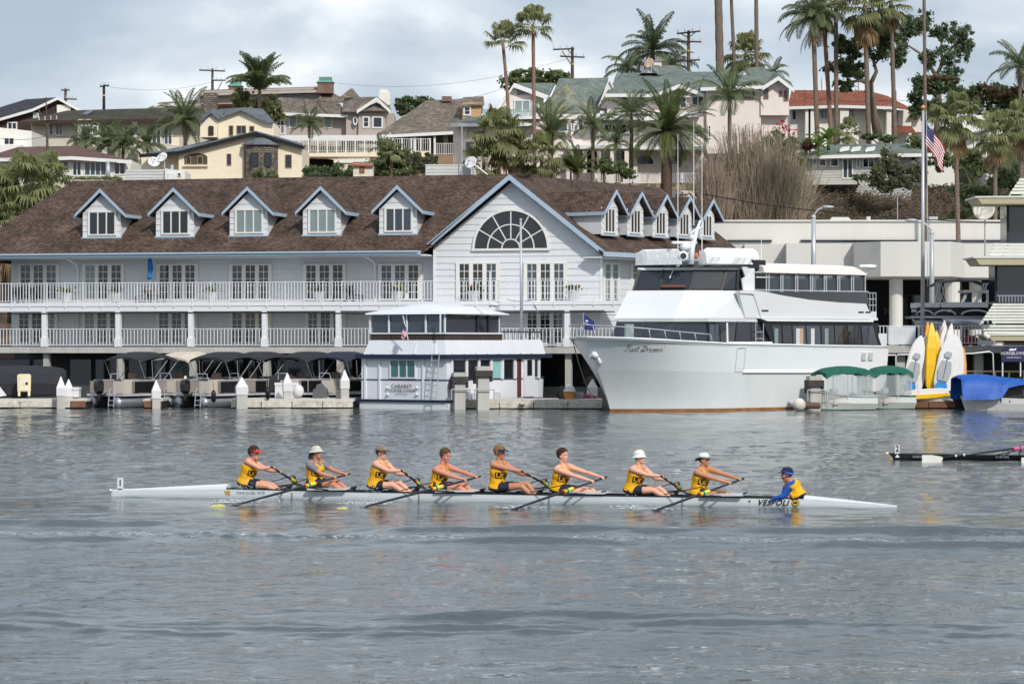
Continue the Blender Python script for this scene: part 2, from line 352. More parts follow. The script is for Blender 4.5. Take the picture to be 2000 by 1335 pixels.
# ================================================================ the marina building
SHING = brickmat('brown_wood_shingles', (124,104,92), (84,69,61), (48,38,34), .21, .15, gap=.017, wear=.45, bump=.9, k=.95)
MUNT = mat('cream_window_frame', (236,234,228), rough=.5, var=.04, k=.92)
F1 = Frame(1000, 150, -14)
marina = thing('marina_building', 'long two-storey pale blue building with brown shingle roof, dormers and a half-round window', 'building', F1.w(0, 0, 3.1))
def win(fr, r, v, par, leaves=1, rows=1, cols=1, fw=.07, gm=None, fm=None, lw=.0, name='window', proud=.07, u=None, z=None, nowpane=False):
    """window or glazed door group: frame with muntins, one pane per leaf. r = pixel rect"""
    fm = fm or MUNT; gm = gm or GLASS
    if r is not None:
        x0, y0, x1, y1 = r; u0, u1 = fr.u(x0, v), fr.u(x1, v); xm = (x0+x1)/2; z1, z0 = fr.z(xm, y0, v), fr.z(xm, y1, v)
    else: u0, u1 = u; z0, z1 = z
    b = MB(fr); vf = v-proud
    b.box(u0, u1, vf, v+.01, z1-fw, z1); b.box(u0, u1, vf, v+.01, z0, z0+fw)
    W = (u1-u0-fw*2); lwid = W/leaves; inner = lw if lw else fw*.8
    b.box(u0, u0+fw, vf, v+.01, z0+fw, z1-fw); b.box(u1-fw, u1, vf, v+.01, z0+fw, z1-fw)
    fo = None; panes = []
    for k in range(leaves):
        a = u0+fw+k*lwid; c = a+lwid
        if k: b.box(a-inner/2, a+inner/2, vf+.006, v+.01, z0+fw, z1-fw)
        g0 = a+(inner/2 if k else 0); g1 = c-(inner/2 if k < leaves-1 else 0)
        if lw: g0, g1 = a+lw*.55, c-lw*.55; b.box(a, g0, vf+.012, v+.01, z0+fw, z1-fw); b.box(g1, c, vf+.012, v+.01, z0+fw, z1-fw)
        panes.append((g0, g1, z0+fw, z1-fw))
        for q in range(1, cols): x = g0+(g1-g0)*q/cols; b.box(x-.016, x+.016, vf+.02, v, z0+fw, z1-fw)
        for q in range(1, rows): y = z0+fw+(z1-z0-2*fw)*q/rows; b.box(g0, g1, vf+.024, v, y-.016, y+.016)
    fo = b.build(name, fm, par)
    if root_of(par) is not par and par.parent: pp = par      # never a fourth level
    else: pp = fo
    for g0, g1, a, c in panes: MB(fr).box(g0, g1, v-.022, v+.005, a, c).build('pane', random.choice([GLASS, GLASS, GLASS, GLASSM, GLASSM, GLASSB]) if name == 'french_door' and gm is GLASS else gm, pp)
    return fo
def slab(fr, pts, th, mb=None):              # sloped slab: local pts (top face), thickness th downwards
    b = mb or MB(fr); b.ext([tuple(p) for p in pts], (0, 0, -th)); return b
VE, VR = -1.3, 6.4                            # eave and ridge, metres behind the facade plane
zE = F1.z(600, 492.5, VE); zR = F1.z(600, 346, VR)
uL = F1.u(0, VE)-2.5; uG0 = F1.u(820, VE)
uRL = F1.u(143, VR)                           # left end of ridge
SL = (zR-zE)/(VR-VE)
F2A = Vector((0.0, F1.dep(1000, VR))); 
# right wing: frame along its eave
cpt = F1.w(F1.u(1183, -.6), -.6, 0); F2 = Frame(1000, 150, 56); F2.o = Vector((cpt.x, cpt.y))
ridge0 = F1.w(F1.u(1000, VR), VR, zR)
v2 = (Vector((ridge0.x, ridge0.y))-F2.o).dot(F2.n); u2 = (Vector((ridge0.x, ridge0.y))-F2.o).dot(F2.d)
zE2 = F1.z(1183, 493, -.6)
u2e = F2.u(1290, v2)
rb = MB(F1)
rb.ext([(uL-.3, VE, zE), (uG0+.1, VE, zE), (F1.u(995, -.5), VR, zR), (uRL, VR, zR)], (0, 0, -.14))
rb.ext([(F1.u(995, -.5), VR, zR), (F1.u(995, -.5)-2.5, VR-2.5, zR-2.5*SL), (F1.u(1000, VR)+.3, VR, zR)], (0, 0, -.14))
rb.ext([(uL-.3, VE, zE), (uRL, VR, zR), (uL+1.0, 2*VR-VE, zE-.5)], (0, 0, -.14))
rb.ext([(uRL, VR, zR), (F1.u(1000, VR), VR, zR), (F1.u(1000, VR)-3, 2*VR-VE, zE-.5), (uL+1, 2*VR-VE, zE-.5)], (0, 0, -.14))
rb.build('roof', SHING, marina, uv=True)
# the wing roof, hip at its far end
def w2(u, v, z): return F2.w(u, v, z)
rw = MB()
A, B = w2(u2, v2, zR), w2(u2e, v2, zR)
Cc, D = w2(-.35, 0, zE2), w2(u2e+ (F2.u(1468, 0)-u2e), 0, zE2)
gpk_z = F1.z(995, 343, -.5); uPk = F1.u(995, -.5)
PK = F1.w(uPk, -.5, gpk_z); uG1 = F1.u(1184, -.5); GE = F1.w(uG1, -.5, F1.z(1184, 494, -.5)); GW = F1.w(F1.u(820, -.5), -.5, F1.z(820, 490, -.5))
rw.ext([Cc, D, B, A], (0, 0, -.14))
rw.ext([D, w2(u2e+6, v2*1.6, zE2), B], (0, 0, -.14))
rw.build('roof', SHING, marina, uv=True)
gr = MB()
gback = F1.w(uPk, VR-.3, gpk_z)
gr.ext([PK, GE, Cc+Vector((.02, .3, .02)), w2(u2+.4, v2-.3, zR), gback], (0, 0, -.13))
gr.ext([GW, PK, gback, F1.w(uG0+.1, VE+.4, zE+.2)], (0, 0, -.13))
gr.build('roof', SHING, marina, uv=True)
# rake and eave boards
def board(par, pts, h=.24, t=.10, m=TRIMB, name='trim_board', fr=None, off=(0, 0, 0)):
    b = MB(fr)
    for a, c in zip(pts, pts[1:]):
        a, c = Vector(a), Vector(c); d = (c-a).normalized(); nn = Vector((d.y, -d.x, 0)); nn = nn.normalized() if nn.length > .01 else Vector((0, -1, 0))
        q = nn*t; lo = Vector((0, 0, -h))
        b.ext([a+Vector(off), c+Vector(off), c+lo+Vector(off), a+lo+Vector(off)], tuple(q))
    return b.build(name, m, par)
board(marina, [F1.w(uL-.3, VE-.02, zE+.03), F1.w(F1.u(822, VE), VE-.02, zE+.03)], h=.22)
board(marina, [F1.w(uL-.3, VE-.16, zE+.05), F1.w(F1.u(818, VE), VE-.16, zE+.05)], h=.10, t=.06, name='gutter')
board(marina, [GW+Vector((0, -.05, .04)), PK+Vector((0, -.05, .06))], h=.30)
board(marina, [PK+Vector((0, -.05, .06)), GE+Vector((0, -.05, .04))], h=.30)
board(marina, [w2(-.35, -.05, zE2+.04), w2(F2.u(1468, 0), -.05, zE2+.04)], h=.26)
MB(F1).box(uL, uG0+.3, VE+.05, 1.0, zE-.24, zE-.16).build('soffit', WALLW, marina)
# floors and walls
zU = F1.z(500, 590, -1.6); zLw = F1.z(500, 677, -1.6)           # balcony floors
uR = F1.u(1176, 0)                                             # right corner of the gable front
uGL = F1.u(846, 0)                                             # left corner of the gable front
uw0 = F1.u(22, 1.0)
cor = MB(F1)
cor.box(uw0, uGL+.1, 1.05, 1.3, zLw, zE-.1)                     # upper and lower rear wall
cor.box(uw0, uw0+.25, 1.3, 12, zLw, zE-.1)
gz = lambda u: (gpk_z-.32)-abs(u-uPk)*((gpk_z-F1.z(820, 490, -.5))/(uPk-F1.u(820, -.5)))
cor.ext([(uGL, .06, zLw), (uR, .06, zLw), (uR, .06, gz(uR)), (uPk, .06, gz(uPk)), (uGL, .06, gz(uGL))], (0, .25, 0))
cor.box(uGL, uGL+.2, .31, 1.05, zLw, gz(uGL)); 
cor.build('wall', WALLW, marina)
# lap siding, board by board
def lap(fr, u0f, u1f, z0, z1, step, v, par, m=WALLW, name='siding_board'):
    """courses of clapboard; u0f,u1f give left/right end at height z"""
    z = z0; out = []
    while z < z1-.02:
        zt = min(z+step, z1); a0, a1, c0, c1 = u0f(z), u1f(z), u0f(zt), u1f(zt)
        if a1-a0 > .12:
            c1 = max(c1, c0+.02); b = MB(fr)
            i = b._a([(a0, v-.045, z), (a1, v-.045, z), (a1, v, z), (a0, v, z), (c0, v-.012, zt-.006), (c1, v-.012, zt-.006), (c1, v+.0, zt-.006), (c0, v, zt-.006)])
            for f in ((0,3,2,1),(4,5,6,7),(0,1,5,4),(1,2,6,5),(2,3,7,6),(3,0,4,7)): b.F.append(tuple(i+k for k in f))
            out.append(b.build(name, m, par, fixn=False))
        z = zt
    return out
k_ = lambda c: (lambda z: c)
st = 12.6/FPX*150
lap(F1, k_(uw0), k_(uGL), zU+.02, zE-.18, st*.9, 1.05, marina)
lap(F1, k_(uw0), k_(uGL), zLw+.02, zU-.45, st, 1.05, marina)
sl_ = (gpk_z-F1.z(820, 490, -.5))/(uPk-F1.u(820, -.5))
lap(F1, lambda z: max(uGL, uPk-max(0, (gpk_z-.36-z))/sl_), lambda z: min(uR, uPk+max(0, (gpk_z-.36-z))/sl_), zU+.02, gpk_z-.6, st, .06, marina)
lap(F1, k_(uGL), k_(uR), zLw+.02, zU-.45, st, .06, marina)
# shade-side gable corner boards
for uu in (uGL+.0, uR-.12): MB(F1).box(uu, uu+.12, -.0, .05, zLw, gz(uu)-.1).build('corner_board', WHITE, marina)
# balconies
uB0, uB1 = F1.u(-12, -1.6), F1.u(1238, -1.6)
uB1l = F1.u(1138, -1.6)
bl = MB(F1)
bl.box(uB0, uB1, -1.6, 1.0, zU-.16, zU); bl.box(uB0, uB1, -1.64, -1.5, zU-.20, zU+.01)
bl.box(uB0, uB1, -1.60, -1.3, zU-.50, zU-.201)
bl.box(uB0, uB1, -1.3, 1.0, zU-.30, zU-.2)
bl.build('balcony_floor', WHITE, marina)
dk = MB(F1); dk.box(uB0, F1.u(1260, -1.6), -1.62, 3.5, zLw-.36, zLw-.02); dk.build('deck_floor', CONC, marina)
# railing: rails, posts one by one, balusters joined per bay
def railing(fr, u0, u1, v, z0, h, par, bays, bal=.125, m=WHITE, post=.05, rail=.035, stuffname='baluster_row', postname='railing_post'):
    b = MB(fr); b.box(u0, u1, v-.035, v+.035, z0+h-rail, z0+h); b.box(u0, u1, v-.02, v+.02, z0+.09, z0+.09+rail); b.build('rail', m, par)
    n = len(bays)-1 if isinstance(bays, list) else bays
    xs = bays if isinstance(bays, list) else [u0+(u1-u0)*k/bays for k in range(bays+1)]
    for x in xs: MB(fr).box(x-post/2, x+post/2, v-.045, v+.045, z0-.28 if post < .08 else z0, z0+h+.02).build(postname, m, par)
    for a, c in zip(xs, xs[1:]):
        q = MB(fr); k = max(2, int(round((c-a)/bal)))
        for j in range(1, k): x = a+(c-a)*j/k; q.box(x-.019, x+.019, v-.015, v+.015, z0+.11, z0+h-.02)
        q.build(stuffname, m, par, kind='stuff')
railing(F1, uB0, uB1, -1.62, zU, 1.16, marina, 34, bal=.19, post=.045)
cols = [87, 231, 373, 517, 661]
cu = [F1.u(x, -1.5) for x in cols]+[F1.u(1108, -1.5)]
bays = [uB0]+cu[:5]
for a, c in zip(bays, bays[1:]): railing(F1, a+.13, c-.13, -1.45, zLw, 1.05, marina, 1, bal=.21, post=.045)
for a, c in ((cu[4], F1.u(800, -1.45)), (F1.u(800, -1.45), F1.u(955, -1.45)), (F1.u(955, -1.45), cu[5]), (cu[5], F1.u(1245, -1.45))): railing(F1, a+.13, c-.13, -1.45, zLw, 1.05, marina, 1, bal=.21, post=.045)
for x in cu:
    MB(F1).box(x-.14, x+.14, -1.6, -1.32, zLw, zU-.5).box(x-.18, x+.18, -1.66, -1.26, zLw, zLw+.5).build('porch_column', WHITE, marina)
    MB(F1).box(x-.17, x+.17, -1.3, -.96, -3, zLw-.36).build('pile_column', CONC, marina)
for x in (300, 590, 800, 960): MB(F1).box(F1.u(x, .5)-.15, F1.u(x, .5)+.15, 1.4, 1.7, -3, zLw-.36).build('pile_column', CONC, marina)
# shops in the shade under the deck
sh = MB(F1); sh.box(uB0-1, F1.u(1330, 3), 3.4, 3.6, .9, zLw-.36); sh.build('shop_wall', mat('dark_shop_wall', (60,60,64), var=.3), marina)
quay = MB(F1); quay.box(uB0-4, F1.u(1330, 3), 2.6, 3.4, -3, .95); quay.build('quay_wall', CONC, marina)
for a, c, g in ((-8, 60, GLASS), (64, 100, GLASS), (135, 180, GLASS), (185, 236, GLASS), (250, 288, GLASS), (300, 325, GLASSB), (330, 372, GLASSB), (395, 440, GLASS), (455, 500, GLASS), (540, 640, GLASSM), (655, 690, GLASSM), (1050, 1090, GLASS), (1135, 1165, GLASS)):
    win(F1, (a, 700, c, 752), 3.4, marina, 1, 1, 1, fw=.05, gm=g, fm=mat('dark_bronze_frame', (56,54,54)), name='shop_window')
# french doors
def doors(fr, x0, x1, y0, y1, v, par): return win(fr, (x0, y0, x1, y1), v, par, 3, 5, 2, fw=.09, lw=.22, name='french_door')
for x0, x1 in ((35, 116), (161, 243), (306, 387), (448, 531), (592, 676), (739, 824)): doors(F1, x0, x1, 515, 586, 1.0, marina)
for x0, x1 in ((891, 976), (1023, 1108)): doors(F1, x0, x1, 512, 590, .0, marina)
for x0, x1 in ((32, 113), (160, 240), (305, 386), (448, 531), (596, 676)): doors(F1, x0, x1, 609, 671, 1.0, marina)
doors(F1, 1024, 1106, 608, 672, .0, marina); doors(F1, 860, 945, 608, 672, .0, marina)
# the half-round window
hr = MB(F1); hp = MB(F1); cx, cz = F1.u(998, 0), F1.z(998, 485, 0); rr = (F1.u(1075, 0)-F1.u(923, 0))/2-.03
def arc(r0, r1, v0, v1, b, n=28, a0=0, a1=math.pi):
    for k in range(n):
        p, q = a0+(a1-a0)*k/n, a0+(a1-a0)*(k+1)/n
        b.ext([(cx-r0*math.cos(p), v0, cz+r0*math.sin(p)), (cx-r1*math.cos(p), v0, cz+r1*math.sin(p)), (cx-r1*math.cos(q), v0, cz+r1*math.sin(q)), (cx-r0*math.cos(q), v0, cz+r0*math.sin(q))], (0, v1-v0, 0))
arc(rr-.12, rr, -.10, .03, hr); arc(rr*.59, rr*.59+.06, -.07, .03, hr); arc(rr*.22, rr*.22+.06, -.07, .03, hr, 12)
hr.box(cx-rr-.04, cx+rr+.04, -.11, .03, cz-.12, cz-.001)
for k in range(1, 6):
    a = math.pi*k/6; c_, s_ = math.cos(a), math.sin(a); r0 = rr*.25; r1 = rr-.1; px_ = .028
    hr.ext([(cx-c_*r0-s_*px_, -.06, cz+s_*r0-c_*px_), (cx-c_*r0+s_*px_, -.06, cz+s_*r0+c_*px_), (cx-c_*r1+s_*px_, -.06, cz+s_*r1+c_*px_), (cx-c_*r1-s_*px_, -.06, cz+s_*r1-c_*px_)], (0, .08, 0))
hwin = hr.build('half_round_window', MUNT, marina)
for k in range(6):                            # six glass wedges
    q = MB(F1); a0, a1 = math.pi*k/6, math.pi*(k+1)/6
    pts = [(cx, -.0, cz)]+[(cx-(rr-.1)*math.cos(a0+(a1-a0)*j/5), -.0, cz+(rr-.1)*math.sin(a0+(a1-a0)*j/5)) for j in range(6)]
    q.ext(pts, (0, .055, 0)); q.build('pane', GLASS, hwin)
# dormers
def dormer(fr, xc, ypk, xtl, xtr, ytip, xl, xr, yb, yw0, xw0, xw1, vf, leaves, rowsn, gm, depth=4.6, label=None):
    up = fr.u(xc, vf); zp = fr.z(xc, ypk, vf); ul, ur = fr.u(xl, vf), fr.u(xr, vf); zb = fr.z(xc, yb, vf)
    hw = (fr.u(xtr, vf)-fr.u(xtl, vf))/2; zt = fr.z(xc, ytip, vf); s = (zp-zt)/hw
    w_ = MB(fr); zi = lambda u: zp-.22-abs(u-up)*s
    w_.ext([(ul, vf, zb), (ur, vf, zb), (ur, vf, zi(ur)), (up, vf, zi(up)), (ul, vf, zi(ul))], (0, depth, 0))
    d = w_.build('dormer', WALLW, marina, label=label)
    for z0, z1 in ((zb, zi(ur)),): lap(fr, k_(ul), k_(ur), z0, z1, .34, vf, d)
    lap(fr, lambda z: up-max(.0, (zi(up)-z))/s, lambda z: up+max(.0, (zi(up)-z))/s, zi(ur), zi(up)-.1, .34, vf, d)
    vo = vf-.35
    for sg in (-1, 1):
        q = MB(fr); q.ext([(up, vo, zp), (up+sg*hw, vo, zt), (up+sg*hw, vf+depth, zt), (up, vf+depth, zp)], (0, 0, -.12)); q.build('dormer_roof', SHING, d, uv=True)
        t = MB(fr); t.ext([(up, vo-.07, zp+.03), (up+sg*(hw+.02), vo-.07, zt+.01), (up+sg*(hw+.02), vo-.07, zt-.17), (up, vo-.07, zp-.19)], (0, .06, 0))
        t.ext([(up+sg*hw, vo, zt), (up+sg*(hw+.06), vo, zt), (up+sg*(hw+.06), vo, zt-.2), (up+sg*hw, vo, zt-.2)], (0, depth-1.5, 0)); t.build('dormer_trim', TRIMB, d)
    MB(fr).box(ul-.06, ur+.06, vf-.08, vf, zb-.09, zb+.0).build('sill', TRIMB, d)
    win(fr, (xw0, yw0, xw1, yb-3), vf-.045, d, leaves, rowsn, 1, fw=.09, lw=.07, gm=gm, name='dormer_window')
    return d
for xc, yp, g in ((200, 370, GLASS), (343, 368, GLASS), (487, 366, GLASSB), (630, 365, GLASSB), (779, 363, GLASSM)):
    dormer(F1, xc, yp, xc-48, xc+49, yp+49, xc-38, xc+36, yp+93, yp+42, xc-28, xc+28, .35, 3, 1, g)
for k, (xc, yp) in enumerate(((1193, 372), (1243, 376), (1292, 381), (1338, 385), (1383, 390))):
    f_ = 1-.03*k
    dormer(F2, xc, yp, xc-22*f_, xc+22*f_, yp+43*f_, xc-19*f_, xc+13*f_, yp+86*f_, yp+34*f_, xc-14*f_, xc+8*f_, F2.n.dot(Vector((0, 0)))+1.55, 3, 1, GLASS, depth=5.5)
# white caulking ridges where dormer ridges meet the roof
# downpipes
for x in (127, 711):
    u = F1.u(x+12, 0); MB(F1).tube([(F1.u(x, VE), VE, zE-.2), (u, .8, zE-.55), (u, .95, zE-.9), (u, .95, zLw)], .06, 6).build('downpipe', WHITE, marina)
# wing wall with its door
W2 = MB(F2); W2.box(.5, F2.u(1440, 1), 1.2, 1.4, zLw, zE2-.1); W2.build('wall', WALLW, marina)
MB(F2).box(-.3, F2.u(1468, 0), .05, 1.3, zE2-.3, zE2-.22).build('soffit', WALLW, marina)
lap(F2, k_(.55), k_(F2.u(1440, 1)), zLw, zE2-.3, st, 1.2, marina)
win(F2, (1177, 513, 1210, 592), 1.15, marina, 2, 5, 1, fw=.10, lw=.25, name='french_door', proud=.07, gm=GLASSB)
win(F2, (1231, 516, 1262, 592), 1.15, marina, 2, 5, 1, fw=.10, lw=.25, name='french_door', gm=GLASSB)
# dark second roof behind the left hip
b = MB(); b.ext([P(95, 375, 172), P(240, 372, 172), P(240, 440, 168), P(60, 440, 168)], (0, .3, -.1)); b.build('roof', SHING, marina, uv=True)
MB().tube([F1.w(uB0, -1.63, zU-.62), F1.w(F1.u(300, -1.63), -1.63, zU-.58), F1.w(F1.u(600, -1.63), -1.63, zU-.6), F1.w(F1.u(700, -1.63), -1.63, zU-.66), F1.w(F1.u(1200, -1.63), -1.63, zU-.6)], .03, 4).build('cable', BLACKP, marina)
# ================================================================ houses on the hill
WBL = mat('white_house_trim', (236,236,234), rough=.6, var=.04, k=.9)
CREAM = mat('cream_stucco', (244,230,204), rough=.9, var=.05, k=.96, grime=.08)
BEIGE = mat('grey_beige_stucco', (210,204,188), rough=.9, var=.05, k=.95, grime=.12)
TAUPE = mat('taupe_shingle_wall', (184,172,166), rough=.9, var=.06, k=.95)
PINKW = mat('pale_pink_stucco', (230,219,211), rough=.9, var=.05, k=1.02, grime=.12)
OFFW = mat('off_white_stucco', (232,230,222), rough=.9, var=.05, k=.98, grime=.12)
TANW = mat('tan_plaster', (200,168,124), rough=.9, var=.06, k=.9)
DKSH = mat('dark_brown_shingle_wall', (66,52,50), rough=.9, var=.2)
ROOF_DK = brickmat('charcoal_roof', (72,76,82), (54,58,64), (36,38,42), .3, .2, wear=.2, bump=.4)
ROOF_MOSS = brickmat('mossy_dark_roof', (88,84,76), (68,66,56), (34,34,28), .3, .2, wear=.35, bump=.6, mossy=(62,66,40))
ROOF_RB = brickmat('red_brown_asphalt_roof', (112,88,82), (100,78,74), (80,60,58), .4, .25, wear=.15, bump=.3)
ROOF_SL = brickmat('blue_grey_slate_roof', (122,126,132), (98,104,112), (66,70,76), .3, .22, wear=.25, bump=.5)
ROOF_SH = brickmat('weathered_shake_roof', (150,138,126), (112,102,94), (62,56,52), .32, .26, wear=.35, bump=.9, mossy=(104,100,80))
ROOF_GR = brickmat('green_grey_slate_roof', (132,142,136), (108,120,116), (70,76,74), .34, .24, wear=.3, bump=.6, mossy=(112,120,96))
ROOF_LI = brickmat('lichened_slate_roof', (146,148,130), (112,124,116), (70,76,74), .34, .24, wear=.4, bump=.6, mossy=(170,146,96))
ROOF_TC = brickmat('terracotta_tile_roof', (168,104,82), (144,86,68), (98,60,48), .24, .36, gap=.03, wear=.25, bump=1.0, offs=0.0)
STONE = brickmat('grey_ledge_stone', (150,140,128), (104,98,92), (72,66,60), .36, .16, gap=.02, wear=.3, bump=.8)
BRICK = brickmat('old_red_brick', (140,98,84), (100,72,64), (170,160,148), .22, .10, gap=.015, wear=.3, bump=.6)
COPPER = mat('green_copper', (104,150,136), rough=.6, var=.25, grime=.3)
SIDW = brickmat('white_lap_siding', (226,226,222), (216,216,214), (160,160,158), 9, .2, gap=.018, wear=.06, bump=.5, k=.85)
SIDG = brickmat('grey_lap_siding', (206,206,200), (196,196,192), (140,140,136), 9, .2, gap=.018, wear=.1, bump=.5, k=.85)
def house(name, label, px, py, Y, deg=0, cat='house'):
    global HB; HB = py
    fr = Frame(px, Y, deg); return thing(name, label, cat, fr.w(0, 0, fr.z(px, py))), fr
def WL(fr, par, m, poly, v0, v1, name='wall', uv=True, **k):
    pts = [fr.L(x, y, v0) for x, y in poly]; ym = max(y for x, y in poly)
    if name in ('wall', 'pilaster') and ym >= HB-16: pts = [(p[0], p[1], p[2]-(4.5 if poly[i][1] > ym-4 else 0)) for i, p in enumerate(pts)]   # foundation goes into the slope
    b = MB(fr); b.ext(pts, (0, v1-v0, 0)); return b.build(name, m, par, uv=uv, **k)
def RF(fr, par, m, pts, th=.12, name='roof', fascia=None, **k):
    b = MB(fr); L_ = [fr.L(*p) for p in pts]; b.ext(L_, (0, 0, -th)); o = b.build(name, m, par, uv=True, **k)
    if fascia: board(par, [fr.w(*q)+Vector((0, -.02, .03)) for q in [L_[i] for i in fascia[1]]], h=.26, t=.06, m=fascia[0], name='fascia')
    return o
def WN(fr, par, rects, v, leaves=1, rows=1, cols=1, gm=None, fw=.09, fm=None, name='window'):
    for r in rects: win(fr, r[:4], v, par, r[4] if len(r) > 4 else leaves, rows, cols, fw=fw, gm=gm, fm=fm or WBL, name=name)
def chim(fr, par, m, x0, x1, y0, y1, v, d=.9, cap=None, capm=None):
    b = MB(fr); u0, u1 = fr.u(x0, v), fr.u(x1, v); z0, z1 = fr.z((x0+x1)/2, y1, v), fr.z((x0+x1)/2, y0, v)
    b.box(u0, u1, v, v+d, z0, z1); o = b.build('chimney', m, par, uv=True)
    if capm:
        c = MB(fr); zc = fr.z((x0+x1)/2, cap, v); e_ = .12; t_ = .14
        c.loft([[(u0-e_, v-e_, z1), (u1+e_, v-e_, z1), (u1+e_, v+d+e_, z1), (u0-e_, v+d+e_, z1)], [(u0+t_, v+t_, z1+(zc-z1)*.45), (u1-t_, v+t_, z1+(zc-z1)*.45), (u1-t_, v+d-t_, z1+(zc-z1)*.45), (u0+t_, v+d-t_, z1+(zc-z1)*.45)], [(u0+t_, v+t_, zc), (u1-t_, v+t_, zc), (u1-t_, v+d-t_, zc), (u0+t_, v+d-t_, zc)]])
        c.build('chimney_cap', capm, o)
    return o
def trimline(fr, par, pts, v, m=WBL, h=.28, t=.08, name='trim_board'):
    return board(par, [fr.W(x, y, v)+Vector((0, -.02, 0)) for x, y in pts], h=h, t=t, m=m, name=name)
# --- far left: dark gabled house with white trim
t, f = house('gabled_house', 'dark brown shingled house with white gable trim at the far left of the ridge', 80, 262, 246)
WL(f, t, DKSH, [(-20, 250), (-20, 232), (62, 214), (114, 192), (175, 234), (175, 262), (-20, 262)], 0, 8)
RF(f, t, ROOF_DK, [(-30, 240, -.5), (64, 213, -.5), (113, 190, -.5), (50, 194, 8), (-40, 222, 8)], fascia=(WBL, (0, 1, 2)))
RF(f, t, ROOF_DK, [(113, 190, -.5), (160, 216, -.5), (200, 245, -.5), (190, 235, 8), (112, 189, 8)], fascia=(WBL, (0, 1)))
WN(f, t, [(14, 238, 34, 254, 2), (65, 220, 76, 231, 2), (62, 242, 76, 262, 2)], 0, fw=.12)
chim(f, t, OFFW, 111, 138, 205, 226, -.3, 1.2)
# --- cream house with flat front, far left
t, f = house('flat_fronted_house', 'cream stucco house with one small dark window at the left edge', 25, 305, 214)
WL(f, t, OFFW, [(-30, 246), (62, 256), (62, 305), (-30, 305)], 0, 7)
WL(f, t, OFFW, [(-30, 283), (40, 283), (40, 305), (-30, 305)], -2, 0)
WN(f, t, [(8, 269, 28, 283, 2)], 0, fw=.05)
# --- long low beige house with mossy roof
t, f = house('long_house', 'long low beige house with dark mossy roof behind the left palms', 240, 290, 236)
WL(f, t, BEIGE, [(62, 236), (402, 230), (402, 292), (62, 292)], 0, 9)
WL(f, t, BEIGE, [(152, 233), (178, 233), (178, 292), (152, 292)], -1.2, 0); WL(f, t, BEIGE, [(178, 233), (198, 233), (198, 292), (178, 292)], -.7, 0)
RF(f, t, ROOF_MOSS, [(36, 238, -1.3), (225, 234, -1.3), (228, 213, 4), (130, 216, 4)], fascia=(DKSH, (0, 1)))
RF(f, t, ROOF_MOSS, [(225, 234, -1.3), (405, 230, -1.3), (398, 209, 4), (228, 213, 4)], fascia=(DKSH, (0, 1)))
MB(f).ext([f.L(160, 226, .9), f.L(172, 219, 2.6), f.L(184, 219, 2.6), f.L(172, 226, .9)], (0, 0, .15)).build('skylight', GLASSM, t)
WN(f, t, [(95, 243, 105, 265), (108, 243, 123, 265, 2), (145, 247, 151, 269)], 0)
WN(f, t, [(157, 245, 175, 268), (180, 245, 192, 267)], -1.2, gm=GLASSM)
WN(f, t, [(207, 246, 224, 275, 2), (232, 246, 238, 280), (241, 246, 262, 281, 2), (263, 245, 270, 262), (296, 243, 315, 283, 2), (320, 250, 337, 283, 2), (378, 250, 386, 268)], 0, gm=GLASSM)
for x0, x1, y0 in ((263, 280, 262), (335, 350, 268)): WL(f, t, CREAM, [(x0, y0), (x1, y0), (x1, y0+20), (x0, y0+20)], -2.5, -1.6, name='gate_pier')
WL(f, t, BEIGE, [(150, 282), (402, 284), (402, 300), (150, 300)], -2.6, -2.4, name='terrace_wall')
for x in (272, 300, 340): MB(f).box(f.u(x, -2), f.u(x, -2)+.05, -2, -1.95, f.z(x, 284, -2), f.z(x, 266, -2)).build('terrace_post', BLACKP, t)
# --- cottage with red-brown hip roof
t, f = house('cottage', 'low white cottage with red-brown roof and big glass doors at the far left', 130, 352, 200)
WL(f, t, OFFW, [(-10, 312), (255, 312), (255, 360), (-10, 360)], 0, 7)
RF(f, t, ROOF_RB, [(-20, 310, -.7), (60, 308, -.7), (140, 285, 4), (35, 287, 4), (-20, 304, 3)], fascia=(WBL, (0, 1)))
RF(f, t, ROOF_RB, [(60, 309, -.7), (140, 306, -.7), (258, 314, -.7), (150, 285, 4), (70, 286, 4)], fascia=(WBL, (0, 1, 2)))
WN(f, t, [(14, 316, 42, 340)], 0, 3, 3, 2); WN(f, t, [(110, 313, 135, 335)], 0, 2)
WN(f, t, [(141, 314, 160, 344), (222, 315, 246, 342)], 0, 2, 1, 1, gm=GLASS); WN(f, t, [(164, 315, 209, 344)], 0, 4, gm=GLASSM)
# --- yellow house
t, f = house('yellow_house', 'pale yellow stucco house with stone bay, slate roofs and an arched balcony opening', 430, 350, 199)
WL(f, t, CREAM, [(276, 304), (350, 296), (350, 352), (276, 352)], 1.2, 6)
WL(f, t, CREAM, [(349, 296), (498, 259), (590, 287), (590, 352), (349, 352)], 0, 7)
WL(f, t, CREAM, [(404, 262), (404, 234), (424, 230), (470, 215), (518, 237), (535, 240), (535, 272), (404, 272)], 3.5, 9)
WL(f, t, CREAM, [(391, 268), (391, 237), (412, 221), (424, 236), (424, 268)], 2.6, 5)
RF(f, t, ROOF_SL, [(272, 302, -.4), (349, 296, -.4), (498, 258, -.4), (500, 255, 4), (360, 285, 4)], th=.1, fascia=(BLACKP, (0, 1, 2)))
RF(f, t, ROOF_SL, [(498, 258, -.4), (594, 286, -.4), (590, 280, 4), (500, 255, 4)], th=.1, fascia=(BLACKP, (0, 1)))
RF(f, t, ROOF_SL, [(421, 232, 3.1), (470, 214, 3.1), (476, 210, 7), (428, 213, 7)], th=.1)
RF(f, t, ROOF_SL, [(470, 214, 3.1), (519, 237, 3.1), (536, 239, 3.1), (514, 213, 7), (476, 210, 7)], th=.1)
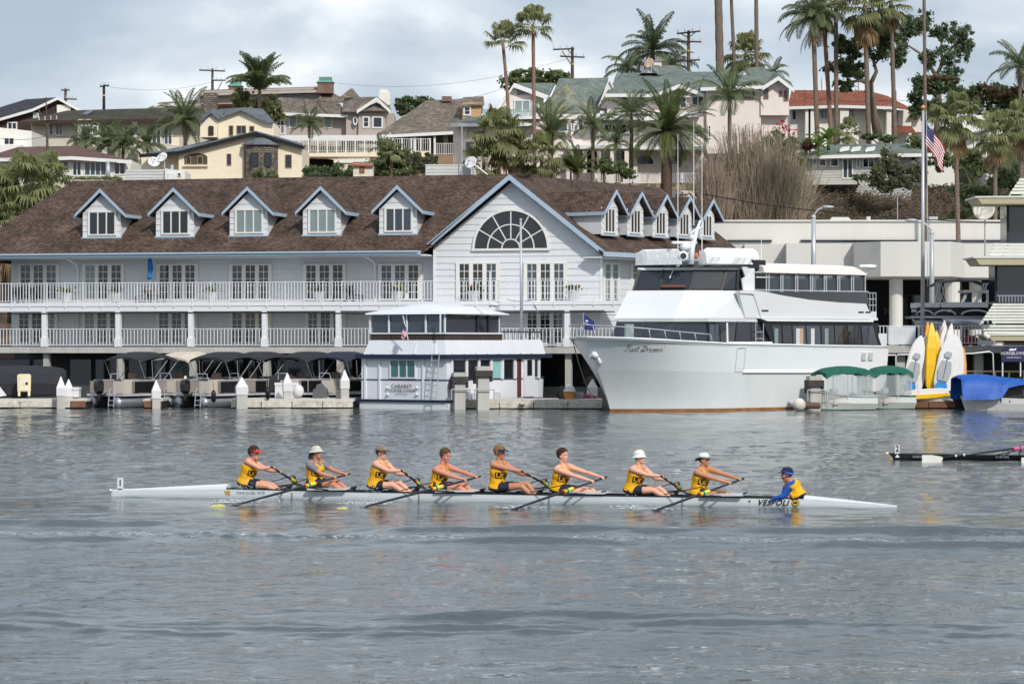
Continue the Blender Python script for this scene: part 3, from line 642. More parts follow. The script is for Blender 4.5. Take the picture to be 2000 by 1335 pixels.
RF(f, t, ROOF_SL, [(388, 238, 2.3), (412, 219, 2.3), (426, 232, 2.3), (440, 218, 5), (414, 212, 5)], th=.1)
RF(f, t, ROOF_SL, [(392, 236, 2), (412, 219, 2.5), (414, 212, 6), (396, 222, 6)], th=.1)
# stone bay
b = MB(f); cb = f.u(510, 0); zb0, zb1 = f.z(510, 352, 0), f.z(510, 285, 0); r_ = (f.u(543, 0)-f.u(477, 0))/2
pts = [(cb+r_*math.cos(a), -.2+.75*r_*math.sin(a), zb0) for a in [R(x) for x in (180, 215, 250, 290, 325, 360)]]+[(cb+r_, .4, zb0), (cb-r_, .4, zb0)]
b.ext(pts, (0, 0, zb1-zb0)); b.build('stone_bay', STONE, t, uv=True)
b = MB(f); ap = (cb, 0, f.z(508, 264, 0)); pe = [(cb+(r_+.2)*math.cos(R(x)), -.2+.8*(r_+.2)*math.sin(R(x)), zb1) for x in (180, 215, 250, 290, 325, 360)]
for p, q in zip(pe, pe[1:]): b.ext([p, q, ap], (0, 0, .06))
b.build('roof', ROOF_SL, t, uv=True)
WN(f, t, [(490, 299, 504, 325)], -.2-.72*r_, fw=.04, fm=BLACKP); WN(f, t, [(517, 299, 530, 325)], -.2-.70*r_, fw=.04, fm=BLACKP)
WN(f, t, [(557, 302, 570, 328), (443, 300, 452, 323)], 0, fw=.03, fm=TANW); WN(f, t, [(447, 245, 456, 265), (462, 245, 481, 262, 2), (487, 246, 497, 258)], 3.5, fw=.04, fm=TANW)
# arched balcony opening: a flat panel with the recess shade put in its colour
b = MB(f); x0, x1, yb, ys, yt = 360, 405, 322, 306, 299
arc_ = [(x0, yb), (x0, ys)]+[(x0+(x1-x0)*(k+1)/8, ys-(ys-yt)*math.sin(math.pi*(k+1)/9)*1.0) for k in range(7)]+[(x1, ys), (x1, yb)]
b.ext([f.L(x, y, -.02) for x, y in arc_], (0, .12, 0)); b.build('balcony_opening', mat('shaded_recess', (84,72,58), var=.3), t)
for r4 in ((363, 305, 373, 321), (385, 305, 396, 321)): win(f, r4, -.03, t, fw=.03, fm=TANW, gm=GLASS)
trimline(f, t, [(358, 322), (407, 322)], -.1, m=CREAM, h=.1, t=.12, name='sill')
chim(f, t, STONE, 398, 423, 182, 222, 5, 1.0)
MB(f).ext([f.L(x, y, 2.5) for x, y in ((407, 247), (412, 245), (417, 247), (417, 264), (407, 264))], (0, .12, 0)).build('arched_door', DKSH, t)
# --- big brown shingle house
t, f = house('shingle_house', 'large taupe house with brown shake roofs and copper-capped brick chimneys on the ridge', 600, 285, 250)
WL(f, t, TAUPE, [(535, 222), (700, 222), (700, 275), (535, 275)], 0, 8)
WL(f, t, TAUPE, [(676, 217), (700, 215), (700, 275), (676, 275)], -1.0, 0); WL(f, t, TAUPE, [(700, 212), (753, 216), (753, 275), (700, 275)], -1.4, 4)
WL(f, t, TAUPE, [(390, 178), (636, 170), (636, 200), (390, 204)], 5, 12)
WL(f, t, WBL, [(530, 264), (765, 264), (765, 275), (530, 275)], -1.7, -1.4, name='deck_band')
WL(f, t, TAUPE, [(740, 212), (770, 222), (770, 262), (740, 262)], 1, 5)
RF(f, t, ROOF_SH, [(528, 220, -1), (680, 225, -1), (660, 198, 4), (545, 190, 4)], fascia=(WBL, (0, 1)))
RF(f, t, ROOF_SH, [(388, 183, 4.3), (625, 176, 4.3), (628, 169, 7), (392, 176, 7)], fascia=(TAUPE, (0, 1)))
RF(f, t, ROOF_SH, [(620, 195, 3.5), (690, 200, 3.5), (655, 190, 6), (637, 172, 6)])
RF(f, t, ROOF_SH, [(663, 190, 1.5), (703, 190, 1.5), (687, 171, 3), ], th=.1)
RF(f, t, ROOF_SH, [(668, 217, -1.4), (697, 217, -1.9), (736, 189, -1.9), (672, 190, 3.5)])
RF(f, t, ROOF_SH, [(736, 190, -1.9), (765, 216, -1.9), (760, 205, 3), (735, 188, 3)])
RF(f, t, ROOF_SH, [(700, 215, -1.95), (757, 216, -1.95), (736, 200, -1.2)], th=.1)
trimline(f, t, [(697, 215), (736, 190), (764, 216)], -1.95, h=.34)
b = MB(f)                                     # faceted turret roof ribs
for x in (566, 600, 640): b.tube([f.L(x, 222-(x-566)*.01, -1.05), f.L(x*.6+234, 194, 3.6)], .06, 4)
b.build('roof_rib', ROOF_SH, t, uv=True)
WN(f, t, [(564, 226, 580, 250)], 0, gm=GLASSB); WN(f, t, [(594, 225, 619, 245)], 0, 2, gm=GLASSM); WN(f, t, [(632, 226, 649, 251)], 0, gm=GLASSB)
WN(f, t, [(708, 227, 722, 250)], -1.4, 1, 2, fw=.14); WN(f, t, [(727, 227, 748, 251)], -1.4, 1, fw=.14); WN(f, t, [(540, 234, 556, 262)], 0, 2)
b = MB(f); uo, zo = f.u(694, -1.4), f.z(694, 236, -1.4)
for k in range(16):
    a, c = 2*math.pi*k/16, 2*math.pi*(k+1)/16
    b.ext([(uo+.12*math.cos(a), -1.46, zo+.26*math.sin(a)), (uo+.22*math.cos(a), -1.46, zo+.42*math.sin(a)), (uo+.22*math.cos(c), -1.46, zo+.42*math.sin(c)), (uo+.12*math.cos(c), -1.46, zo+.26*math.sin(c))], (0, .5, 0))
ow = b.build('oval_window', WBL, t); MB(f).ext([(uo+.13*math.cos(2*math.pi*k/12), -1.42, zo+.28*math.sin(2*math.pi*k/12)) for k in range(12)], (0, .4, 0)).build('pane', GLASS, ow)
for x in (551, 588):                          # arched attic lights
    b = MB(f); uo, zo = f.u(x+5, 5), f.z(x+5, 189, 5)
    for k in range(10):
        a, c = math.pi*k/10, math.pi*(k+1)/10
        b.ext([(uo+.42*math.cos(a), 4.9, zo+.36*math.sin(a)), (uo+.6*math.cos(a), 4.9, zo+.5*math.sin(a)), (uo+.6*math.cos(c), 4.9, zo+.5*math.sin(c)), (uo+.42*math.cos(c), 4.9, zo+.36*math.sin(c))], (0, .15, 0))
    aw = b.build('arched_window', TAUPE, t); MB(f).ext([(uo+.42*math.cos(math.pi*k/8), 4.95, zo+.36*math.sin(math.pi*k/8)) for k in range(9)], (0, .1, 0)).build('pane', GLASS, aw)
chim(f, t, BRICK, 620, 650, 161, 182, 4, 1.4, 150, COPPER); chim(f, t, BRICK, 446, 472, 168, 182, 6, 1.4, 158, COPPER)
chim(f, t, OFFW, 740, 762, 180, 205, 1, 1.0); chim(f, t, OFFW, 742, 758, 174, 180, 1.1, .8)
railing(f, f.u(540, -1.6), f.u(558, -1.6), -1.6, f.z(550, 264, -1.6), .9, t, 1, bal=.16, m=WBL)
# --- small roofs seen between the yellow house and the long house
t, f = house('hilltop_house', 'small house roof with a pale chimney on the skyline above the long mossy roof', 330, 214, 285)
WL(f, t, OFFW, [(300, 205), (345, 202), (400, 206), (400, 225), (290, 225)], 0, 6)
RF(f, t, ROOF_SH, [(286, 212, -1), (400, 210, -1), (360, 197, 3), (312, 200, 3)]); RF(f, t, ROOF_SH, [(352, 209, -1.5), (402, 212, -1.5), (400, 195, 3), (372, 196, 3)])
chim(f, t, PINKW, 351, 362, 192, 210, -.5, 1); chim(f, t, OFFW, 303, 340, 203, 211, -.6, 1)
# --- house with the big brown shake roof
t, f = house('shake_roof_house', 'house with a broad sloping brown shake roof and porch below a small tan dormer', 830, 300, 226)
WL(f, t, mat('porch_brown_wall', (104,88,76)), [(738, 262), (940, 258), (940, 318), (738, 318)], 1.5, 9)
RF(f, t, ROOF_SH, [(732, 265, -1), (888, 257, -1), (940, 255, -1), (945, 192, 7), (833, 196, 7)], fascia=(WBL, (0, 1)))
chim(f, t, BRICK, 863, 882, 188, 198, 6, 1); 
for x in (762, 810, 849): MB(f).box(f.u(x, -.7)-.09, f.u(x, -.7)+.09, -.8, -.6, f.z(x, 306, -.7), f.z(x, 260, -.7)).build('porch_post', WBL, t)
WN(f, t, [(785, 265, 806, 280), (815, 265, 838, 280), (866, 262, 875, 280), (757, 268, 770, 280)], 1.5, 2, fm=BEIGE)
dm = WL(f, t, TANW, [(903, 201), (921, 200), (942, 200), (938, 230), (903, 232)], 1.5, 6, name='dormer')
RF(f, dm, ROOF_SH, [(898, 205, 1.2), (946, 203, 1.2), (944, 188, 4), (905, 190, 4)], name='dormer_roof'); WN(f, dm, [(905, 207, 920, 226)], 1.45, 1, 2, fw=.12)
railing(f, f.u(848, -.8), f.u(890, -.8), -.8, f.z(870, 303, -.8), 1.0, t, 2, bal=.16, m=WBL)
WL(f, t, mat('steps_tan', (150,124,100)), [(840, 302), (895, 302), (895, 330), (840, 330)], -1, 1.2, name='steps')
# --- terrace: yellow retaining wall with white railing
t, f = house('terrace', 'yellow retaining wall terrace with long white railing behind the marina roof', 700, 350, 214, 0, 'terrace')
WL(f, t, CREAM, [(588, 299), (840, 295), (840, 306), (588, 306)], -.2, 4); WL(f, t, CREAM, [(652, 305), (724, 303), (724, 350), (652, 350)], 0, 4)
WL(f, t, CREAM, [(590, 305), (652, 305), (652, 312), (640, 310), (600, 309), (590, 310)], 0, .5); WL(f, t, CREAM, [(724, 303), (840, 303), (840, 330), (724, 330)], .3, 3)
WL(f, t, DARKV, [(590, 309), (652, 309), (652, 350), (590, 350)], 1.5, 2.5); WL(f, t, OFFW, [(662, 311), (722, 309), (722, 318), (662, 318)], -.15, .2)
zt = f.z(700, 298, -.1)
railing(f, f.u(566, -.1), f.u(840, -.1), -.1, zt, 1.12, t, 15, bal=.2, m=WBL, post=.12)
MB(f).tube([f.L(646, 350, -.5), f.L(646, 325, -.5), f.L(660, 325, -.5), f.L(672, 325, -.5), f.L(672, 350, -.5)], .03, 4).build('handrail', BLACKP, t)
# --- white and green-roofed house with the cone turret
t, f = house('turret_house', 'pale pink house with green slate roofs, glass balcony and a cone-roofed turret', 1050, 350, 206)
f0 = f
WL(f, t, PINKW, [(885, 248), (1245, 228), (1245, 345), (885, 345)], 0, 10)
WL(f, t, PINKW, [(975, 208), (1004, 166), (1062, 190), (1062, 222), (975, 222)], 1.8, 8)
RF(f, t, ROOF_GR, [(1003, 163, 1.4), (1072, 188, 1.4), (1085, 162, 7), (1010, 162, 7)], fascia=(WBL, (0, 1)))
RF(f, t, ROOF_GR, [(972, 212, 1.4), (1003, 163, 1.4), (1010, 162, 7), (985, 190, 7)]); trimline(f, t, [(972, 211), (1003, 164), (1071, 189)], 1.35, h=.28)
RF(f, t, ROOF_GR, [(1062, 222, 2.5), (1170, 222, 2.5), (1188, 152, 7), (1092, 153, 7)])
WL(f, t, PINKW, [(1168, 210), (1190, 154), (1196, 168), (1192, 212)], 2.2, 5); trimline(f, t, [(1168, 208), (1190, 152), (1198, 168)], 2.1, h=.25)
RF(f, t, ROOF_GR, [(880, 242, -.9), (1050, 240, -.9), (1050, 228, 1.5), (915, 228, 1.5)], fascia=(WBL, (0, 1)))
RF(f, t, WBL, [(938, 228, -.3), (1055, 226, -.3), (1055, 220, 1.5), (942, 221, 1.5)], th=.25, name='balcony_floor')
WN(f, t, [(1004, 195, 1036, 222), (1038, 195, 1053, 220)], 1.75, 2, gm=GLASSB)
MB(f).ext([f.L(x, y, 1.75) for x, y in ((1010, 171), (1040, 183), (1010, 186))], (0, .06, 0)).build('gable_window', GLASSM, t)
b = MB(f)
for k in range(6): x = 942+k*18; b.box(f.u(x, -.25)+.02, f.u(x+17, -.25), -.27, -.25, f.z(x, 226, -.25), f.z(x, 213, -.25))
b.build('glass_balustrade', glassmat('greenish_glass', (170,190,188), rough=.1, alpha=.5), t)
# cone turret
cu_, vv = f.u(1105, 1.5), 1.5; ze_, zp_ = f.z(1105, 221, -1), f.z(1108, 164, 1.5); rr_ = (f.u(1180, 0)-f.u(1040, 0))/2
b = MB(f); ring = [(cu_+rr_*math.cos(R(a)), vv+rr_*.75*math.sin(R(a)), ze_) for a in range(0, 360, 30)]
for p, q in zip(ring, ring[1:]+ring[:1]): b.ext([p, q, (cu_, vv, zp_)], (0, 0, .05))
b.build('turret_roof', ROOF_LI, t, uv=True)
b = MB(f); ring = [(cu_+rr_*.86*math.cos(R(a)), vv+rr_*.66*math.sin(R(a)), f.z(1105, 290, 0)) for a in range(0, 360, 30)]
b.ext(ring, (0, 0, ze_-f.z(1105, 290, 0)+.02)); b.build('turret', PINKW, t)
trimline(f, t, [(1044, 222), (1075, 223), (1140, 223), (1172, 222)], -1.2, h=.2, m=WBL)
WN(f, t, [(1082, 232, 1110, 258), (1115, 231, 1122, 256), (1128, 231, 1140, 256)], -.75, gm=GLASSM, fw=.1); WN(f, t, [(910, 252, 928, 262), (932, 252, 940, 270), (1015, 250, 1032, 258)], 0, fm=WBL)
WN(f, t, [(910, 277, 926, 303)], 0, fm=GLASSM); WN(f, t, [(1178, 241, 1226, 264)], -.02, 3, gm=GLASS, fw=.12); WN(f, t, [(1243, 240, 1252, 262)], 0)
# veranda band and arcade below
WL(f, t, WBL, [(1108, 284), (1250, 282), (1250, 290), (1108, 291)], -1.6, 0, name='veranda_band'); RF(f, t, ROOF_GR, [(1150, 228, -1.6), (1275, 228, -1.6), (1275, 222, .5), (1150, 222, .5)], th=.1, fascia=(WBL, (0, 1)))
railing(f, f.u(1165, -1.5), f.u(1250, -1.5), -1.5, f.z(1200, 283, -1.5), .95, t, 4, bal=.2, m=WBL)
for x in (1117, 1142, 1170, 1196, 1224): 
    b = MB(f); b.box(f.u(x, -1.3)-.16, f.u(x, -1.3)+.16, -1.4, -1.1, f.z(x, 338, -1.3), f.z(x, 290, -1.3)); b.build('arcade_column', PINKW, t)
for x0, x1 in ((1120, 1140), (1145, 1168), (1200, 1222)):
    b = MB(f); b.ext([f.L(x0, 336, -.05), f.L(x0, 304, -.05)]+[f.L((x0+x1)/2-(x1-x0)/2*math.cos(math.pi*k/8), 304-9*math.sin(math.pi*k/8), -.05) for k in range(1, 8)]+[f.L(x1, 304, -.05), f.L(x1, 336, -.05)], (0, .1, 0)); b.build('arched_opening', GLASSM if x0 == 1200 else DARKV, t)
WN(f, t, [(1170, 305, 1192, 335)], -.05, 2, gm=GLASS)
# --- big pink house on the right
t, f = house('pink_house', 'large pale pink house with green-grey roof, gabled end wing and bay windows', 1380, 350, 206)
WL(f, t, PINKW, [(1186, 184), (1380, 181), (1380, 232), (1186, 232)], 1.5, 10)
WL(f, t, PINKW, [(1380, 172), (1486, 172), (1486, 300), (1380, 300)], .2, 10)
WL(f, t, PINKW, [(1486, 172), (1520, 155), (1541, 170), (1541, 225), (1486, 225)], .0, 9); WL(f, t, PINKW, [(1486, 224), (1538, 226), (1538, 300), (1486, 300)], .8, 9)
WL(f, t, PINKW, [(1240, 228), (1380, 228), (1380, 345), (1240, 345)], .6, 8)
RF(f, t, ROOF_GR, [(1182, 184, .6), (1284, 184, .6), (1326, 168, .6), (1380, 184, .6), (1382, 140, 8), (1210, 143, 8)], fascia=(WBL, (0, 1)))
RF(f, t, ROOF_GR, [(1368, 172, -.6), (1492, 168, -.6), (1520, 148, -.6), (1512, 140, 6), (1380, 140, 6)], fascia=(WBL, (0, 1)))
RF(f, t, ROOF_GR, [(1520, 148, -.6), (1551, 174, -.6), (1545, 160, 6), (1512, 140, 6)])
trimline(f, t, [(1489, 169), (1520, 149), (1551, 173)], -.65, h=.32); trimline(f, t, [(1278, 184), (1326, 165), (1376, 183)], .3, h=.3)
WL(f, t, PINKW, [(1306, 178), (1328, 169), (1350, 178), (1350, 190), (1306, 190)], 1.0, 1.6, name='bay_gable')
WL(f, t, WBL, [(1251, 142), (1267, 130), (1284, 143)], 6, 8, name='dormer'); RF(f, t, ROOF_GR, [(1267, 127, 5.8), (1286, 144, 5.8), (1340, 141, 9), (1320, 128, 9)]); 
WL(f, t, WBL, [(1438, 148), (1457, 135), (1470, 149)], 4.5, 6, name='dormer'); RF(f, t, ROOF_GR, [(1456, 133, 4.3), (1472, 150, 4.3), (1506, 146, 8), (1488, 131, 8)])
chim(f, t, PINKW, 1277, 1292, 120, 130, 7, 1.2, 112, mat('grey_metal', (130,130,132)))
WN(f, t, [(1212, 189, 1246, 214), (1249, 190, 1262, 212)], 1.45, 1, gm=GLASSM); WN(f, t, [(1283, 189, 1305, 211), (1316, 187, 1341, 212), (1350, 187, 1376, 207)], 1.4, 2, gm=GLASSM)
b = MB(f); uo, zo = f.u(1327, 1), f.z(1327, 185, 1); b.ext([(uo+.55*math.cos(math.pi*k/10), .92, zo+.32*math.sin(math.pi*k/10)) for k in range(11)], (0, .1, 0)); b.build('fanlight', GLASSM, t)
WN(f, t, [(1450, 171, 1474, 194)], .15, 2, gm=GLASSB, fw=.12, fm=mat('brown_frame', (130,100,90))); WN(f, t, [(1492, 173, 1501, 193), (1522, 177, 1527, 188), (1531, 177, 1538, 197)], -.02, 1, gm=GLASSM, fm=mat('brown_frame', (130,100,90)))
WN(f, t, [(1382, 244, 1389, 270)], .15, 1, 4, 1); WN(f, t, [(1358, 243, 1372, 264), (1243, 241, 1253, 252)], .55, 1, gm=GLASSM)
for x0 in (1244, 1300):
    b = MB(f); b.ext([f.L(x0, 320, .55)]+[f.L(x0+16-16*math.cos(math.pi*k/10), 320-17*math.sin(math.pi*k/10), .55) for k in range(1, 10)]+[f.L(x0+32, 320, .55)], (0, .1, 0)); b.build('arched_window', GLASSM, t)
RF(f, t, WBL, [(1250, 232, -1.8), (1372, 222, -1.8), (1370, 218, .5), (1250, 226, .5)], th=.18, name='balcony_roof')
WL(f, t, WBL, [(1250, 284), (1378, 286), (1378, 292), (1250, 292)], -1.4, .6, name='balcony_floor')
railing(f, f.u(1250, -1.3), f.u(1378, -1.3), -1.3, f.z(1310, 285, -1.3), .95, t, 5, bal=.2, m=WBL)
def dishmesh(fr, px, py, v, r, par=None, tilt=(.3, -1, .35), name='satellite_dish', m=None, pole=1.2, label=None):
    c = fr.W(px, py, v); d = Vector(tilt).normalized(); q = d.to_track_quat('Z', 'Y').to_matrix()
    b = MB(); rings = []
    for k in range(6):
        rad = r*(k+.05)/5; h = .22*r*((k/5)**2)
        rings.append([c+q@Vector((rad*math.cos(2*math.pi*j/20), rad*math.sin(2*math.pi*j/20), h)) for j in range(20)])
    for k in range(5, -1, -1):
        rad = r*(k+.05)/5; h = .22*r*((k/5)**2)-.03
        rings.append([c+q@Vector((rad*math.cos(2*math.pi*j/20), rad*math.sin(2*math.pi*j/20), h)) for j in range(20)])
    b.loft(rings)
    if par is None:
        t_ = thing(name, label, 'satellite dish', c-Vector((0, 0, pole)))
    else: t_ = par
    o = b.build('dish', m or WBL, t_, smooth=True)
    a = MB(); f_ = c+q@Vector((0, 0, r*.8)); 
    for ang in (0, 2.1, 4.2): a.tube([c+q@Vector((r*.85*math.cos(ang), r*.85*math.sin(ang), .18*r)), f_], .02, 4)
    a.ball(f_, .06, 6, 4); a.build('feed_arm', STEEL, t_)
    MB().tube([c-q@Vector((0, 0, .03)), c-q@Vector((0, 0, .3)), c-q@Vector((0, 0, .3))-Vector((0, 0, pole))], .04, 6).build('mount', STEEL, t_)
    return t_
dishmesh(f, 1268, 124, 5.5, .42, label='small rusty satellite dish on the gable of the pink house', pole=.6, tilt=(-.8, -1, .6), m=mat('rusty_white', (222,190,160), grime=.6))
# --- orange tile house
t, f = house('tile_roof_house', 'white house with bright terracotta tile roof behind tall palm trunks', 1660, 285, 242)
WL(f, t, OFFW, [(1543, 206), (1726, 208), (1726, 275), (1543, 275)], 0, 9)
for x0, x1 in ((1573, 1583), (1579, 1593), (1641, 1658), (1694, 1706), (1732, 1741)): WL(f, t, OFFW, [(x0, 208), (x1, 208), (x1, 270), (x0, 270)], -1.2, 0, name='pilaster')
WL(f, t, OFFW, [(1726, 214), (1780, 216), (1780, 275), (1726, 275)], 1.5, 8)
RF(f, t, ROOF_TC, [(1538, 209, -1.4), (1640, 206, -1.4), (1750, 209, -1.4), (1735, 190, 2), (1696, 177, 5), (1546, 176, 5)], fascia=(WBL, (0, 1, 2)))
RF(f, t, ROOF_TC, [(1750, 209, -1.4), (1784, 214, 0), (1735, 188, 4), (1696, 177, 5)]); RF(f, t, ROOF_TC, [(1741, 258, -.5), (1788, 257, -.5), (1780, 246, 1.5), (1741, 246, 1.5)])
RF(f, t, ROOF_TC, [(1775, 227, 1), (1802, 225, 1), (1798, 217, 3), (1778, 217, 3)]); WL(f, t, PINKW, [(1780, 226), (1803, 226), (1803, 258), (1780, 258)], 2, 6)
WN(f, t, [(1546, 214, 1556, 235), (1580, 214, 1587, 234)], 0, gm=GLASSM); WN(f, t, [(1601, 214, 1625, 234), (1650, 213, 1669, 234)], -.02, 3, gm=GLASSM); WN(f, t, [(1741, 218, 1754, 238)], 1.4, 1, fw=.05, gm=GLASS)
b = MB(f)
for x in (1572, 1640, 1696): b.tube([f.L(x, 206 if x == 1640 else 208, -1.2), f.L(x+ (0 if x < 1600 else -6), 177, 4.8)], .1, 5)
b.build('ridge_tiles', ROOF_TC, t, uv=True)
MB(f).ext([f.L(1606, 177, 8), f.L(1617, 177, 8), f.L(1606, 152, 8)], (0, 1, 0)).build('roof_finial', WBL, t); chim(f, t, WBL, 1678, 1688, 160, 180, 8, 1)
# --- small white clapboard cottage above the bank
t, f = house('clapboard_cottage', 'small white clapboard cottage with grey-green roof and sliding door on the brown bank', 1640, 356, 207)
WL(f, t, SIDG, [(1573, 304), (1780, 302), (1780, 356), (1573, 356)], 0, 6)
RF(f, t, ROOF_GR, [(1562, 305, -.9), (1700, 302, -.9), (1820, 300, -.9), (1770, 280, 4), (1620, 282, 4)], fascia=(OFFW, (0, 1, 2)))
for x in (1640, 1662, 1690): MB(f).ext([f.L(x, 297, 0), f.L(x+18, 294, .6), f.L(x+20, 290, 1.8), f.L(x+4, 292, 1.6)], (0, 0, .18)).build('skylight', WBL, t)
WN(f, t, [(1587, 310, 1596, 326), (1599, 310, 1614, 326), (1621, 309, 1638, 326), (1672, 308, 1680, 328)], 0, 1); WN(f, t, [(1645, 309, 1666, 349)], 0, 2, gm=GLASSM); WN(f, t, [(1684, 308, 1708, 328)], 0, 2)
WL(f, t, CONC, [(1552, 355), (1682, 354), (1682, 360), (1552, 361)], -1.6, 0, name='patio'); WL(f, t, TANW, [(1556, 308), (1573, 308), (1573, 357), (1556, 357)], .5, 6)
WL(f, t, OFFW, [(1545, 290), (1562, 296), (1562, 306), (1545, 306)], 1, 2)
# --- bits of white houses behind the right-hand palms
t, f = house('hillside_house', 'white house half hidden behind the right-hand fan palms, with lattice balcony', 1910, 340, 216)
WL(f, t, SIDW, [(1925, 306), (1942, 306), (1942, 345), (1925, 345)], 0, 4); WL(f, t, OFFW, [(1850, 290), (1935, 250), (1935, 320), (1850, 320)], 2, 8); WL(f, t, OFFW, [(1880, 225), (1975, 225), (1975, 262), (1880, 262)], 4, 9)
RF(f, t, ROOF_SL, [(1850, 285, 1), (1900, 262, 1), (1935, 248, 1), (1960, 246, 5), (1870, 262, 5)]); WN(f, t, [(1902, 262, 1922, 288)], 1.95, 2)
railing(f, f.u(1905, 1.2), f.u(1925, 1.2), 1.2, f.z(1915, 294, 1.2), .7, t, 1, bal=.12, m=WBL)
t, f = house('hillside_house', 'white gable peeking between trees right of the flag', 1848, 345, 214)
WL(f, t, OFFW, [(1800, 300), (1830, 291), (1872, 308), (1872, 345), (1800, 345)], 0, 5); RF(f, t, ROOF_SL, [(1796, 302, -.4), (1832, 289, -.4), (1836, 284, 4), (1806, 294, 4)])
# --- white rooftop structures just behind the marina ridge
t, f = house('stair_shed', 'white wedge-shaped roof shed with lap siding in front of the yellow house', 300, 352, 172, 0, 'shed')
WL(f, t, SIDW, [(222, 352), (246, 331), (322, 331), (322, 355), (222, 355)], 0, 3); WL(f, t, OFFW, [(322, 329), (361, 334), (361, 356), (322, 356)], -.2, 3)
WN(f, t, [(347, 337, 354, 345)], -.2, fw=.04); WL(f, t, WBL, [(328, 338, ), (342, 338), (342, 356), (328, 356)], -.26, -.2, name='door')
MB(f).tube([f.L(336, 332, 1), f.L(336, 322, 1)], .1, 8).build('vent_pipe', STEEL, t)
dishmesh(f, 317, 308, .5, .37, label='right one of two satellite dishes before the yellow house', pole=.6, tilt=(-.5, -1, .75)); dishmesh(f, 300, 317, .3, .38, label='left one of two satellite dishes before the yellow house', pole=.5, tilt=(.3, -1, .7))
t, f = house('roof_shed', 'white panelled rooftop shed with a sloped right side and a mast', 890, 348, 168, 0, 'shed')
WL(f, t, SIDW, [(831, 350), (831, 321), (927, 321), (962, 350)], 0, 3)
MB(f).tube([f.L(925, 321, -.1), f.L(962, 349, -.1)], .06, 4).build('handrail', WBL, t); MB(f).tube([f.L(902, 346, -.4), f.L(902, 246, -.4)], .035, 6).build('mast', STEEL, t)
WL(f, t, TANW, [(812, 350), (812, 343), (831, 338), (831, 350)], .5, 3)
dishmesh(f, 920, 318, -.6, .40, label='satellite dish on the white rooftop shed', pole=.8, tilt=(-.5, -1, .5))
t, f = house('rusty_shed', 'small white metal shed with rust stains and a brown panel', 710, 350, 180, 0, 'shed')
WL(f, t, mat('rusty_metal_wall', (226,216,200), var=.2, grime=.9, scale=3), [(690, 350), (690, 320), (728, 321), (728, 350)], 0, 1.5); RF(f, t, mat('rust', (140,90,66), var=.3), [(687, 321, -.2), (730, 322, -.2), (728, 317, 1.6), (690, 316, 1.6)])
WL(f, t, mat('rust', (140,90,66), var=.3), [(702, 322), (712, 322), (712, 338), (702, 338)], -.06, 0, name='panel')
# long ochre wall band above the marina roof at the left and the white picket fence
t, f = house('garden_wall', 'low pale garden wall with clipped hedge before the left cottage', 180, 356, 186, 0, 'wall')
WL(f, t, BEIGE, [(60, 350), (240, 352), (240, 362), (60, 362)], 0, .4)
t, f = house('picket_fence', 'white picket fence in front of the pink house arcade', 1270, 358, 196, 0, 'fence')
railing(f, f.u(1165, 0), f.u(1366, 0), 0, f.z(1270, 357.5), .74, t, 6, bal=.14, m=WBL, post=.14)
WL(f, t, mat('ochre_bank_wall', (150,140,112), grime=.4), [(1165, 358), (1366, 358), (1366, 372), (1165, 366)], .1, .5, name='base_wall')
# ================================================================ trees and plants
def leafmat(name, rgb, var=.45, sc=1.2, trans=.35, k=1.0):
    if name in MATS: return MATS[name]
    m = mat(name, rgb, rough=.55, var=var, scale=sc, spec=.35, k=k)
    n = m.node_tree.nodes; l = m.node_tree.links; p = n['Principled BSDF']; o = n['Material Output']
    t = n.new('ShaderNodeBsdfTranslucent'); mx = n.new('ShaderNodeMixShader'); mx.inputs[0].default_value = trans
    t.inputs['Color'].default_value = [min(1, lin(c)*k*1.3) for c in rgb]+[1]
    l.new(p.outputs[0], mx.inputs[1]); l.new(t.outputs[0], mx.inputs[2]); l.new(mx.outputs[0], o.inputs[0]); return m
LF_FAN = leafmat('fan_palm_leaf', (134,138,94)); LF_DRY = leafmat('dead_palm_leaf', (150,128,94), var=.3)
LF_FEA = leafmat('feather_palm_leaf', (108,118,84)); LF_DATE = leafmat('date_palm_leaf', (102,114,68)); LF_DK = leafmat('dark_tree_leaf', (92,106,74), k=1.3, trans=.45); LF_MID = leafmat('mid_green_leaf', (106,118,80), k=1.2, trans=.45)
LF_BAN = leafmat('banana_leaf', (104,130,62)); LF_OLV = leafmat('olive_leaf', (108,112,84)); LF_TIP = leafmat('copper_leaf', (112,92,72)); LF_REED = leafmat('dry_reed', (142,125,109), var=.3, trans=.2); LF_REEDG = leafmat('green_reed', (118,120,94), var=.3)
LF_BRU = leafmat('dry_brush', (124,108,93), var=.4, trans=.15); LF_RED = leafmat('red_flower', (196,60,70), var=.2)
def rawmesh(name, V, F, m):
    me = bpy.data.meshes.new(name); me.from_pydata(V, [], F); me.materials.append(m); return me
def arcpts(L_, el, droop, n):                # points along a frond that starts at elevation el and bends down by droop (radians)
    pts = [Vector((0, 0, 0))]; a = el
    for k in range(n):
        pts.append(pts[-1]+Vector((math.cos(a), 0, math.sin(a)))*(L_/n)); a -= droop/n*(0.5+1.0*k/n)
    return pts
